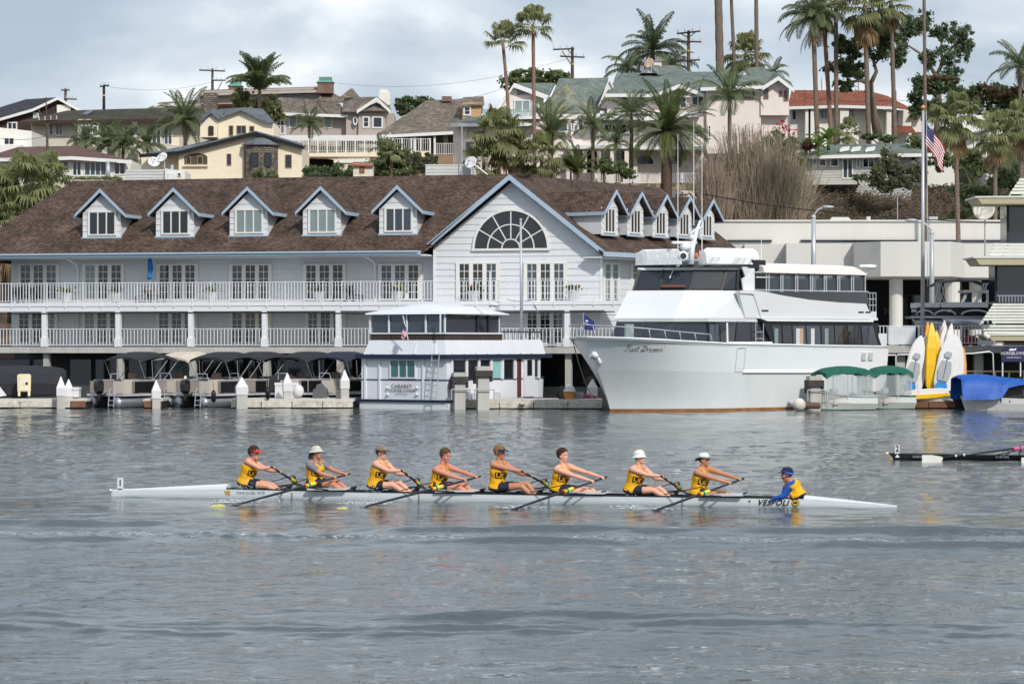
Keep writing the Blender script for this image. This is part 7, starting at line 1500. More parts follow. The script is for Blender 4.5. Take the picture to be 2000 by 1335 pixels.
for x, y in ((523, 772), (417, 778)): b = MB(); c = P(x, y, 140.9); b.tube([c+Vector((0, 0, .45)), c+Vector((0, 0, .3)), c-Vector((0, 0, .1)), c-Vector((0, 0, .2))], [.05, .13, .13, .05], 8); b.tube([c+Vector((0, 0, .4)), c+Vector((-.1, .4, 1.2))], .012, 4); tag(b.build('fender', BLACKP, smooth=True), 'black fender hanging beside the tall capped pile' if x == 523 else 'black fender at the ladder of the second pontoon boat', 'fender')
# ---- two small boats with green canopies
GRC = mat('green_canvas', (28,98,80), rough=.8, var=.15, scale=3); CLV = glassmat('clear_vinyl', (190,198,200), rough=.12, alpha=.30)
def duffy(f, Ln, label, trim=None, flip=False):
    t = thing('canopy_boat', label, 'boat', f.w(Ln*.5, .9, 0)); n = 12; rings = []; W_ = 1.9
    for k in range(n+1):
        q = k/n; s = q*Ln; hw = W_/2*(1-math.exp(-s/.75))*(1-.12*q); sh = .95-.28*math.sin(min(1, q*1.25)*math.pi/2)+.02; bw = hw*.72
        rings.append([(s, .95-hw, sh), (s+.05, .95-hw*.97, sh*.5), (s+.22*(1-q), .95-bw, .02), (s+.3*(1-q), .95, -.15), (s+.22*(1-q), .95+bw, .02), (s+.05, .95+hw*.97, sh*.5), (s, .95+hw, sh)])
    b = MB(f); b.loft(rings, closed=False, cap=False); b.face(rings[-1]); b.build('hull', mat('old_white_hull', (232,234,228), rough=.4, var=.06, grime=.35, k=.9), t, smooth=False)
    b = MB(f); b.loft([[r_[0], r_[-1]] for r_ in rings], closed=False, cap=False); b.build('deck', CAPW, t)
    b = MB(f)
    for i in (0, -1): b.tube([(r_[i][0], r_[i][1], r_[i][2]) for r_ in rings], .045, 5)
    b.build('rub_rail', trim or STEEL, t); b = MB(f); b.loft([[r_[2], (r_[2][0], r_[2][1], r_[2][2]+.1)] for r_ in rings], closed=False, cap=False); b.V = [(x, y-.015, z) for x, y, z in b.V]; b.build('waterline_stripe', GRC, t)
    b = MB(f); rings2 = []
    for k in range(9):
        q = k/8; u = .35+(Ln-.5)*q; h = 1.95+.24*math.sin(math.pi*q)**.6; rings2.append([(u, .03, h-.34+.06*(k % 2)), (u, .08, h-.08), (u, .55, h+.05), (u, .95, h+.08), (u, 1.35, h+.05), (u, 1.82, h-.08), (u, 1.87, h-.34+.06*(k % 2)), (u, .95, h-.02)])
    b.loft(rings2); b.build('canopy', GRC, t, smooth=False)
    b = MB(f)
    for u in (.45, 1.6, 2.7, Ln-.25):
        for v in (.12, 1.78): b.tube([(u, v, .6), (u, v, 1.85)], .02, 5)
    b.build('canopy_pole', CAPW, t)
    b = MB(f); b.box(.5, Ln-.3, .1, .115, .72, 1.78); b.box(Ln-.32, Ln-.3, .12, 1.78, .7, 1.78); b.build('clear_curtain', CLV, t)
    b = MB(f); b.box(.9, Ln-.5, .3, 1.6, .3, .62); b.box(.9, 1.1, .4, 1.5, .62, .95); b.build('seat', SEATM, t); b = MB(f); b.box(.95, 1.25, .55, .9, .85, 1.1); b.build('dash_panel', CAPW, t); return t
t = duffy(Frame(1603, 136.2, 20), 3.3, 'white canopy boat with green scalloped top, left of the two'); f = Frame(1603, 136.2, 20)
lettering('registration', 'CF 7163', .12, YFR, t, lambda x, y: f.w(1.35+x, .10, .72+y))
duffy(Frame(1698, 138.4, 12), 2.6, 'smaller white boat with green top and green rail, right of the two', trim=GRC)
# ---- boat under blue tarp and the black hull behind it
BLT = mat('blue_tarp', (28,88,176), rough=.55, var=.2, scale=2, bump=.6, bscale=3)
f = Frame(1893, 136.4, 8); t = thing('tarp_boat', 'white skiff under a bright blue tarp at the right edge', 'boat', f.w(2, .9, 0)); n = 10; rings = []
for k in range(n+1):
    q = k/n; s = q*5.2; hw = .95*(1-math.exp(-s/.8)); sh = .78-.2*q; rings.append([(s-.2, .95-hw, sh), (s-.05, .95-hw*.93, sh*.5), (s+.1, .95-hw*.75, -.05), (s+.1, .95+hw*.75, -.05), (s-.05, .95+hw*.93, sh*.5), (s-.2, .95+hw, sh)])
b = MB(f); b.loft(rings, closed=False, cap=False); b.build('hull', CAPW, t); b = MB(f); b.loft([[r_[0], r_[-1]] for r_ in rings], closed=False, cap=False); b.build('deck', CAPW, t)
b = MB(f); b.tube([r_[0] for r_ in rings], .04, 5); b.build('rub_rail', BLACKP, t); lettering('registration', '7 16 7 E', .12, YFR, t, lambda x, y: f.w(1.1+x, -.02, .60+y))
b = MB(f); zt = lambda y: f.z(1930, y, 0); rs = random.Random(3)
us = [f.u(x, 0) for x in (1879, 1882, 1895, 1910, 1925, 1940, 1955, 1970, 1990, 2010)]; tops = [741, 737, 736, 735, 735, 736, 739, 741, 743, 744]; bots = [779, 781, 780, 781, 780, 780, 776, 757, 752, 750]; rings = []
for i, (u, a, c) in enumerate(zip(us, tops, bots)):
    j = rs.uniform(-.1, .1); rings.append([(u, -.12+j, zt(c)), (u, -.02-j, zt((a+c)/2)), (u, .15, zt(a)), (u, 1.0, zt(a)+.12), (u, 1.9, zt(a)), (u, 2.0, zt(c))])
b.loft(rings, closed=False, cap=False); b.build('tarp', BLT, t, smooth=True)
b = MB(f)
for x in (1955, 1972, 1996): b.tube([f.L(x, 740, .2), f.L(x, 785, .1)], .03, 5)
b.build('tarp_pole', BLACKP, t); MB(f).box(f.u(1960, 0), f.u(2010, 0), .5, 1.5, .5, 1.1).build('seat', mat('dark_seat', (60,56,52)), t)
f = Frame(1862, 139.4, 8); b = MB(f); t = thing('black_hull_boat', 'black hulled boat bow behind the blue tarp boat', 'boat', f.w(1, .5, 0)); b.loft([[(-.1, .5, .95), (.35, .5, .0), (.35, .5, 0)], [(.8, .1, .9), (1.0, .2, -.1), (1.0, .9, -.1)], [(3, 0, .85), (3, .1, -.1), (3, .9, -.1)]], closed=False, cap=False); b.build('hull', BLACKP, t, fixn=False); MB(f).tube([(-.1, .5, .96), (.8, .1, .92), (3, 0, .87)], .05, 5).build('rub_rail', CAPW, t)
# ---- stand-up boards and kayaks stacked upright
def boardobj(label, x0, y0, x1, y1, wpx, Y, m, name='paddleboard', cat='paddleboard', th=.12, cur=0, pads=(), yaw=0):
    """foot x0,y0 to tip x1,y1 (pixels); wpx width"""
    a, c = P(x0, y0, Y), P(x1, y1, Y+.3); ax = (c-a); Ln = ax.length; ax.normalize(); side_ = Vector((0, 1, 0)).cross(ax)*-1; side_ = (Matrix.Rotation(R(yaw), 3, ax)@side_).normalized(); nrm = ax.cross(side_).normalized(); w_ = wpx/FPX*Y/2
    prof = [(0, .45), (.04, .7), (.15, .92), (.35, 1), (.6, 1), (.8, .82), (.92, .5), (.98, .22), (1, .04)]; rings = []
    for q, s in prof:
        p = a+ax*Ln*q+nrm*(-cur*(q-.5)**2*4+cur)+side_*0; hw = w_*s; t_ = th*(.5+.5*s)
        rings.append([p-side_*hw, p-side_*hw*.8-nrm*t_, p+side_*hw*.8-nrm*t_, p+side_*hw, p+side_*hw*.8+nrm*t_*.5, p-side_*hw*.8+nrm*t_*.5])
    t = thing(name, label, cat, a); b = MB(); b.loft(rings); b.build('hull', m, t, smooth=False); front = -1 if (-nrm).y < 0 else 1
    for (q0, q1, ws, mm, nm) in pads:
        o = front*nrm*(th*1.02+.02); b = MB()
        def pr(q): return a+ax*Ln*q+nrm*(-cur*(q-.5)**2*4+cur)+o
        b.ext([pr(q0)-side_*w_*ws*.75, pr(q0)+side_*w_*ws*.75, pr((q0+q1)/2)+side_*w_*ws, pr(q1)+side_*w_*ws*.7, pr(q1)-side_*w_*ws*.7, pr((q0+q1)/2)-side_*w_*ws], tuple(front*nrm*.01)); b.build(nm, mm, t)
    return t
BW = mat('white_board', (236,234,232), rough=.35, var=.04, k=.92, grime=.06); YK = mat('yellow_kayak', (240,190,30), rough=.4, var=.08); GP = mat('grey_deck_pad', (168,170,170), rough=.8); BLP = mat('blue_deck_pad', (50,130,200), rough=.7); ORK = mat('orange_board', (240,160,60), rough=.4); TANB = mat('tan_board', (214,180,140), rough=.5); GRB = mat('green_board', (120,190,60), rough=.5)
P1 = ((.03, .16, .7, BLP, 'blue_pad'), (.18, .52, .78, GP, 'grey_pad'), (.20, .62, .06, BLP, 'centre_stripe'), (.58, .68, .45, GP, 'bungee_pad'))
boardobj('front white paddleboard of the left stack, with grey and blue pads', 1775, 765, 1799, 655, 32, 141, BW, pads=P1); boardobj('white paddleboard peeking out right behind the left stack', 1789, 765, 1809, 655, 26, 141.4, BW)
boardobj('tallest yellow kayak with dark fittings, between the white stacks', 1815, 758, 1820, 630, 21, 141.2, YK, 'kayak', 'kayak', .2, cur=.18); boardobj('yellow kayak standing right of the tallest one', 1824, 756, 1829, 646, 20, 141.4, YK, 'kayak', 'kayak', .2, cur=.15)
boardobj('orange-tipped kayak behind the tallest yellow one', 1813, 740, 1812, 628, 15, 142.4, ORK, 'kayak', 'kayak', .15)
boardobj('white paddleboard with its nose tip highest behind the stacks', 1834, 740, 1845, 625, 17, 142.2, mat('grey_white_board', (214,212,206), rough=.4)); boardobj('slim white board left of the pair leaning right', 1832, 740, 1847, 634, 17, 141.9, BW); boardobj('slim white board leaning far right at the back', 1842, 740, 1859, 631, 17, 141.7, BW)
boardobj('front white paddleboard of the right stack, with grey and blue pads', 1835, 764, 1861, 651, 34, 140.8, BW, pads=P1)
for k in range(4): boardobj(['second', 'third', 'fourth', 'rearmost'][k]+' white paddleboard nested behind the front one of the right stack', 1850+k*7, 768+k*2, 1866+k*2.2, 652+k*2.5, 30-k*3, 141.1+.22*k, BW)
boardobj('tan paddleboard right of the right stack', 1876, 766, 1877, 672, 18, 142.2, TANB); boardobj('orange paddleboard edge right of the right stack', 1884, 764, 1882, 678, 10, 142.4, ORK); boardobj('green paddleboard foot right of the right stack', 1873, 774, 1881, 728, 12, 141.2, GRB)
boardobj('white paddleboard lying flat in front of the stacks', 1764, 769, 1861, 762, 14, 140.2, BW, th=.16); boardobj('yellow kayak lying flat under the white board', 1764, 777, 1862, 770, 9, 140.1, YK, 'kayak', 'kayak', .16)
# ---- pontoon boat parked up on the promenade
f = Frame(1782, 152.5, 0); t = thing('pontoon_boat', 'black and white pontoon boat parked on the promenade above the upright boards', 'pontoon boat', f.W(1850, 640, 1)); L_ = f.L
def fb_(nm, m, x0, x1, y0, y1, v0=0, v1=2.3): return MB(f).box(f.u(x0, v0), f.u(x1, v0), v0, v1, f.z((x0+x1)/2, y1, v0), f.z((x0+x1)/2, y0, v0)).build(nm, m, t)
fb_('side_panel', BLACKP, 1792, 1928, 600, 617); fb_('cushion', CAPW, 1790, 1836, 591, 601); fb_('cushion', CAPW, 1838, 1930, 590, 601); fb_('deck', TUBEM, 1780, 1935, 617, 621, -.1, 2.4)
b = MB(f); b.tube([L_(1783, 622, .3), L_(1792, 630, .3), L_(1840, 632, .3), L_(1930, 632, .3)], [.08, .3, .32, .32], 8); b.tube([L_(1840, 624, -.1), L_(1862, 630, -.1), L_(1940, 631, -.1)], [.08, .28, .28], 8); b.build('pontoon_tube', TUBEM, t, smooth=True)
fb_('blue_stripe', mat('bright_blue', (70,140,200)), 1872, 1915, 629, 632, -.35, -.3); b = MB(f)
for x0, x1 in ((1790, 1822), (1826, 1866), (1878, 1932)): b.tube([L_((x0+x1)/2-(x1-x0)/2*math.cos(math.pi*k/10), 615-9*math.sin(math.pi*k/10), -.06) for k in range(11)], .05, 5)
b.build('arched_rail', STEEL, t)
b = MB(f); zc = f.z(1880, 548, 0); b.loft([[(f.u(x, 0), 0, zc-h), (f.u(x, 0), 1.1, zc-h+.12), (f.u(x, 0), 2.3, zc-h), (f.u(x, 0), 1.1, zc-h-.05)] for x, h in ((1825, .3), (1835, .1), (1870, .0), (1910, .02), (1930, .25))]); b.build('canopy', CANVB, t)
b = MB(f)
for x0, x1 in ((1826, 1834), (1845, 1828), (1848, 1838), (1836, 1846), (1905, 1930), (1912, 1922), (1928, 1925)): b.tube([L_(x0, 592, 0), L_(x1, 552, 0)], .03, 4)
b.build('canopy_frame', STEEL, t)
b = MB(f); b.ext([L_(1883, 590, .4), L_(1893, 570, .4), L_(1898, 570, .4), L_(1898, 590, .4)], (0, 1.2, 0)); b.build('windscreen', GLASSM, t); fb_('hardtop', CAPW, 1882, 1945, 566, 571, .2, 2.1); b = MB(f); b.ext([L_(1903, 591, .3), L_(1912, 571, .3), L_(1918, 571, .3), L_(1909, 591, .3)], (0, .1, 0)); b.ext([L_(1925, 591, .3), L_(1930, 571, .3), L_(1938, 571, .3), L_(1931, 591, .3)], (0, .1, 0)); b.build('hardtop_leg', CAPW, t)
b = MB(f)
for x in (1782, 1850): b.box(f.u(x, -.2), f.u(x+8, -.2), -.2, .2, f.z(1850, 609, 0), f.z(1850, 604, 0))
b.build('wheel_arch_light', STEEL, t); MB(f).ext([L_(1788, 630, .5), L_(1925, 632, .5), L_(1925, 643, .5), L_(1805, 643, .5)], (0, 1.5, 0)).build('trailer', DARKV, t)
for x, w_, l_, c in ((1765, 14, 'bicycle-sized white machine behind the railing', (190,196,204)), (1845, 18, 'dark scooter shape behind the railing', (40,44,52)), (1897, 20, 'dark and red parked scooter behind the railing', (120,40,40)), (1922, 14, 'white box behind the railing by the louvres', (226,226,226))):
    f2 = Frame(x, 151.2, 0); b = MB(f2); b.box(-w_/70, w_/70, 0, .5, f2.z(x, 674), f2.z(x, 655)); b.ball((-.3, .2, f2.z(x, 668)), (.28, .08, .28), 10, 6); b.ball((.3, .2, f2.z(x, 668)), (.28, .08, .28), 10, 6); tag(b.build('parked_scooter', mat('m%d' % x, c)), l_, 'scooter')
# ---- balcony furniture
IRON = mat('black_iron', (30,30,32), rough=.5); WICK = mat('tan_sling', (188,176,160))
def onb(px, v=-.6): return F1.w(F1.u(px, v), v, zU)
def chair(px, v, rot, label, back=WICK, first=[None]):
    t = thing('patio_chair', label, 'chair', onb(px, v), 'iron patio chairs on the upper balcony'); c = onb(px, v); M = Matrix.Translation(c)@Matrix.Rotation(rot, 4, 'Z'); b = MB()
    for x, y in ((-.22, -.22), (.22, -.22), (.22, .22), (-.22, .22)): b.tube([M@Vector((x*1.1, y*1.1, 0)), M@Vector((x, y, .42))], .02, 4)
    b.tube([M@Vector(q) for q in ((-.22, -.22, .42), (.22, -.22, .42), (.22, .22, .42), (-.22, .22, .42), (-.22, -.22, .42))], .02, 4); b.tube([M@Vector((-.22, .22, .42)), M@Vector((-.24, .3, .95)), M@Vector((.24, .3, .95)), M@Vector((.22, .22, .42))], .02, 4); b.build('leg_frame', IRON, t); b = MB(); b.ext([M@Vector(q) for q in ((-.22, -.22, .42), (.22, -.22, .42), (.22, .22, .42), (-.22, .22, .42))], (0, 0, .03)); b.ext([M@Vector(q) for q in ((-.22, .25, .5), (.22, .25, .5), (.22, .3, .92), (-.22, .3, .92))], tuple((M.to_3x3()@Vector((0, .02, 0))))); b.build('seat', back, t)
def table(px, v, label):
    t = thing('patio_table', label, 'table', onb(px, v)); c = onb(px, v); MB().lathe([(.42, .70), (.42, .73)], tuple(c), 12).build('tabletop', IRON, t); b = MB()
    for a in range(4): b.tube([c+Vector((.3*math.cos(a*1.57+.8), .3*math.sin(a*1.57+.8), 0)), c+Vector((.05*math.cos(a*1.57), .05*math.sin(a*1.57), .4)), c+Vector((.2*math.cos(a*1.57+.8), .2*math.sin(a*1.57+.8), .7))], .02, 4)
    b.tube([c+Vector((0, 0, .35)), c+Vector((0, 0, .70))], .06, 6)
    b.build('leg_frame', IRON, t, kind='stuff')
for k, px in enumerate((27, 36, 46, 56, 66, 74)): chair(px, -.8+.5*(k % 2), k*1.3, ['leftmost', 'second', 'third', 'fourth', 'fifth', 'rightmost'][k]+' of the iron chairs at the left end of the upper balcony', back=IRON)
table(40, -.4, 'round iron table among the chairs at the left balcony end'); table(289, -.5, 'round iron table under the folded blue umbrella'); chair(273, -.5, -1.4, 'tan sling chair left of the folded umbrella'); chair(300, -.7, 1.4, 'tan sling chair right of the folded umbrella'); chair(313, -.3, 1.5, 'further tan sling chair right of the folded umbrella')
chair(659, -.4, -1.4, 'pale sling chair beside the red flower pot'); chair(700, -.5, 1.5, 'pale sling chair at the right of the iron table by the flower pot'); table(681, -.5, 'round iron table between two pale sling chairs'); chair(690, -.2, .8, 'dark iron chair behind the table by the flower pot', back=IRON)
t = thing('patio_umbrella', 'folded bright blue patio umbrella on the upper balcony', 'umbrella', onb(293, -.5)); c = onb(293, -.5); zt_ = F1.z(293, 503, -.5); zb_ = F1.z(293, 545, -.5); MB().tube([c, Vector((c.x, c.y, zt_))], .025, 6).build('pole', STEEL, t)
b = MB(); b.tube([Vector((c.x, c.y, zt_+.05)), Vector((c.x, c.y, zt_-.2)), Vector((c.x+.02, c.y, (zt_+zb_)/2)), Vector((c.x, c.y, zb_+.25)), Vector((c.x-.02, c.y, zb_+.1)), Vector((c.x+.02, c.y, zb_))], [.03, .14, .17, .11, .19, .12], 9); b.build('folded_canopy', mat('bright_blue_canvas', (30,110,180), rough=.8, var=.2), t)
def pot(px, label, fl, v=-1.0):
    t = thing('flower_pot', label, 'potted plant', onb(px, v)); c = onb(px, v); MB().lathe([(.22, .02), (.34, .5), (.38, .6), (.36, .6)], tuple(c), 12).build('pot', CAPW, t); V, F = leaves([((c.x, c.y, c.z+.75), (.42, .3, .2))], 150, .09, int(px)); b = MB(); b.V = [tuple(v_) for v_ in V]; b.F = [tuple(map(int, f_)) for f_ in F]; b.build('foliage', LF_DK, t, fixn=False)
    V, F = leaves([((c.x, c.y, c.z+.82), (.45, .32, .16))], 40, .07, int(px)+1); b = MB(); b.V = [tuple(v_) for v_ in V]; b.F = [tuple(map(int, f_)) for f_ in F]; b.build('flowers', fl, t, fixn=False, kind='stuff')
YF = leafmat('yellow_flower', (220,200,70), var=.2)
for px, l_, c in ((130, 'white pot with yellow flowers near the left chairs', YF), (226, 'white pot with red flowers right of the second door group', LF_RED), (415, 'tall white pot with yellow-green plant between the third and fourth door groups', YF), (623, 'white pot with red flowers before the fifth door group', LF_RED), (777, 'white pot with tan flowers before the sixth door group', YF), (925, 'white pot before the left gable doors', LF_RED), (1118, 'white pot right of the right gable doors', LF_RED)): pot(px, l_, c, -1.0)
# ================================================================ the racing eight
FB = Frame(218, 60.8, -15)
LB = FB.u(1752, 0)
SHW = mat('shell_white_gelcoat', (226,232,234), rough=.22, var=.03, spec=.6, k=.93, grime=.05); CARB = mat('black_carbon', (26,27,30), rough=.35, var=.2); BLKI = mat('black_inside', (24,24,26), rough=.7)
shell = thing('rowing_shell', 'long white eight-oared racing shell with bow number 1, crossing the harbour', 'rowing shell', FB.w(LB/2, 0, 0))
uC0, uC1 = FB.u(447, 0), FB.u(1572, 0)        # cockpit
def hbm(u): q = u/LB; return max(.012, .295*(math.sin(math.pi*min(1, q/.62)/2)**.75 if q < .62 else math.sin(math.pi*min(1, (1-q)/.38)/2)**.75))
def sheer(u): q = u/LB; return .125+(.085)*min(1, u/uC0) if u < uC0 else (.21-.02*min(1, (u-uC0)/3) if u < uC1 else .19-.13*((u-uC1)/(LB-uC1))**1.1)
rings = []; tops = []
for k in range(71):
    u = LB*k/70; b_ = hbm(u); z = sheer(u); kz = -.13*math.sin(math.pi*min(1, max(.05, k/70)*1.0))**.4
    rings.append([(u, -b_, z), (u, -b_*.99, z*.5), (u, -b_*.90, -.03), (u, -b_*.55, kz*.8), (u, 0, kz), (u, b_*.55, kz*.8), (u, b_*.90, -.03), (u, b_*.99, z*.5), (u, b_, z)])
b = MB(FB); b.loft(rings, closed=False, cap=False); b.build('hull', SHW, shell, smooth=True)
def deck(u0, u1, hgt, name):
    b = MB(FB); R_ = []
    for k in range(25):
        u = u0+(u1-u0)*k/24; b_ = hbm(u); z = sheer(u); h = hgt(u); R_.append([(u, -b_-.002, z-.01), (u, -b_*.86, z+h*.55), (u, -b_*.35, z+h), (u, b_*.35, z+h), (u, b_*.86, z+h*.55), (u, b_+.002, z-.01)])
    b.loft(R_, closed=False, cap=False); b.face(R_[-1] if u0 == 0 else R_[0]); b.build(name, SHW, shell, smooth=False)
deck(0, uC0, lambda u: .02+.09*(u/uC0), 'bow_deck'); deck(uC1, LB, lambda u: .01+.055*(1-(u-uC1)/(LB-uC1)), 'stern_deck')
b = MB(FB)
for sg in (-1, 1): b.loft([[(u, sg*(hbm(u)+.012), sheer(u)+.0), (u, sg*(hbm(u)+.012), sheer(u)+.025), (u, sg*(hbm(u)-.03), sheer(u)+.025), (u, sg*(hbm(u)-.03), sheer(u)-.01)] for u in [uC0+(uC1-uC0)*k/30 for k in range(31)]])
b.build('gunwale', CARB, shell)
b = MB(FB); b.loft([[(u, -hbm(u)*.85, .06), (u, hbm(u)*.85, .06), (u, hbm(u)*.85, .05), (u, -hbm(u)*.85, .05)] for u in [uC0+(uC1-uC0)*k/30 for k in range(31)]]); b.build('cockpit_floor', BLKI, shell)
b = MB(FB); b.ball((-.03, 0, .13), .035, 8, 6); b.build('bow_ball', mat('rubber_white', (230,226,214)), shell, smooth=True); b = MB(FB); b.tube([(.0, 0, .12), (.06, 0, .05)], [.02, .012], 6); b.build('bow_ball_strap', mat('amber_tape', (214,150,60)), shell)
b = MB(FB); c = FB.L(235, 953, 0); b.box(c[0]-.07, c[0]+.07, -.008, .008, c[2]-.01, c[2]+.24); b.build('bow_number_card', WHITE, shell); b = MB(FB); b.box(c[0]-.014, c[0]+.014, -.013, -.0085, c[2]+.05, c[2]+.20); b.build('number_one', BLACKP, shell); MB(FB).box(c[0]-.05, c[0]+.05, -.02, .02, c[2]-.03, c[2]-.005).build('card_holder', BLACKP, shell)
def onside(px, dz): u = FB.u(px, -.29); return u, dz
def hulltext(name, s, size, px, z0, m, **k): u0 = FB.u(px, -.29); return lettering(name, s, size, m, shell, lambda x, y: FB.w(u0+x, -hbm(u0+x)-.016, z0+y), **k)
hulltext('maker_lettering', 'VESPOLI', .165, 1508, .095, BLACKP, shear=.35, bold=.004, spacing=1.12); hulltext('boat_name', 'Curtis Jordan  H 93', .085, 486, .135, CARB)
hulltext('emblem', 'VE', .11, 440, .125, mat('emblem_gold', (200,150,30)), bold=.008)
u0 = FB.u(1552, -.29)
for r_, m_, o_ in ((.075, BLACKP, .016), (.062, mat('emblem_yellow', (236,190,40)), .019)): b = MB(FB); b.ext([(u0+r_*1.05*math.cos(a), -hbm(u0)-o_, .105+r_*math.sin(a)) for a in [2*math.pi*k/18 for k in range(18)]], (0, .01, 0)); b.build('round_emblem', m_, shell)
b = MB(FB); b.ext([(u0+x, -hbm(u0)-.021, .105+y) for x, y in ((-.04, .03), (-.01, .01), (.02, .035), (.045, 0), (.02, -.04), (-.02, -.02), (-.045, -.03))], (0, .002, 0)); b.build('emblem_mark', BLACKP, shell)
u0 = FB.u(1463, -.29); b = MB(FB); b.ext([(u0+.02*math.cos(a), -hbm(u0)-.016, .125+.02*math.sin(a)) for a in [2*math.pi*k/10 for k in range(10)]], (0, .005, 0)); b.build('black_dot', BLACKP, shell)
for px0, px1 in ((600, 676), (850, 926), (1105, 1182), (1371, 1450)):
    u0, u1 = FB.u(px0, -.33), FB.u(px1, -.33); b = MB(FB); b.ext([(u0, -.36, .22), (u1, -.36, .235), (u1, -.36, .255), (u0, -.36, .275)], (0, .72, 0)); b.build('wing_rigger', mat('silver_white_rigger', (222,224,226), rough=.3, metal=.3), shell)
for px in (487, 612, 735, 862, 975, 1097, 1238, 1370): u0 = FB.u(px, 0); MB(FB).box(u0-.15, u0+.15, -.14, .14, .16, .20).build('sliding_seat', CARB, shell); b = MB(FB); b.box(u0-.2, u0+.6, -.11, -.09, .13, .155); b.box(u0-.2, u0+.6, .09, .11, .13, .155); b.build('seat_track', STEEL, shell); b = MB(FB); b.ext([(u0+.80, -.2, .08), (u0+.95, -.2, .30), (u0+.97, -.2, .30), (u0+.83, -.2, .08)], (0, .4, 0)); b.build('foot_stretcher', CARB, shell)
# ---------------------------------------------------------------- people
SKIN = [mat('skin_light', (216,160,134), rough=.5, var=.07, scale=8), mat('skin_ruddy', (208,140,116), rough=.5, var=.08, scale=8), mat('skin_tan', (192,134,104), rough=.5, var=.08, scale=8), mat('skin_pale', (222,168,144), rough=.5, var=.06, scale=8)]
YEL = mat('yellow_singlet', (255,176,20), rough=.75, var=.05, scale=9, bump=.4, bscale=9); NAVS = mat('navy_shorts', (34,38,52), rough=.8, var=.2); GREYS = mat('grey_tshirt', (122,124,136), rough=.85, var=.12, scale=8); BLUS = mat('royal_blue_sleeve', (30,86,178), rough=.75, var=.12)
HAIRD = mat('dark_brown_hair', (70,46,36), rough=.6, var=.4, scale=40, bump=.8, bscale=80); HAIRB = mat('brown_hair', (106,78,56), rough=.6, var=.4, scale=40, bump=.8, bscale=80); HAIRL = mat('blond_hair', (158,124,84), rough=.6, var=.45, scale=40, bump=.8, bscale=80)
LIP = mat('lips', (176,96,88)); EYE = mat('eye_dark', (40,32,30), rough=.3)
BITS = {'U': ["1...1","1...1","1...1","1...1","1...1","11.11",".111."], 'C': [".1111","11...","1....","1....","1....","11...",".1111"], 'S': [".1111","1....","11...",".111.","...11","....1","1111."], 'B': ["1111.","1...1","1...1","1111.","1...1","1...1","1111."]}
def segd(Pn, a, b):                          # distance to segment and parameter, numpy
    a = np.array(a); b = np.array(b); d = b-a; t = np.clip(((Pn-a)@d)/(d@d), 0, 1); return np.linalg.norm(Pn-(a+t[:, None]*d), axis=1), t
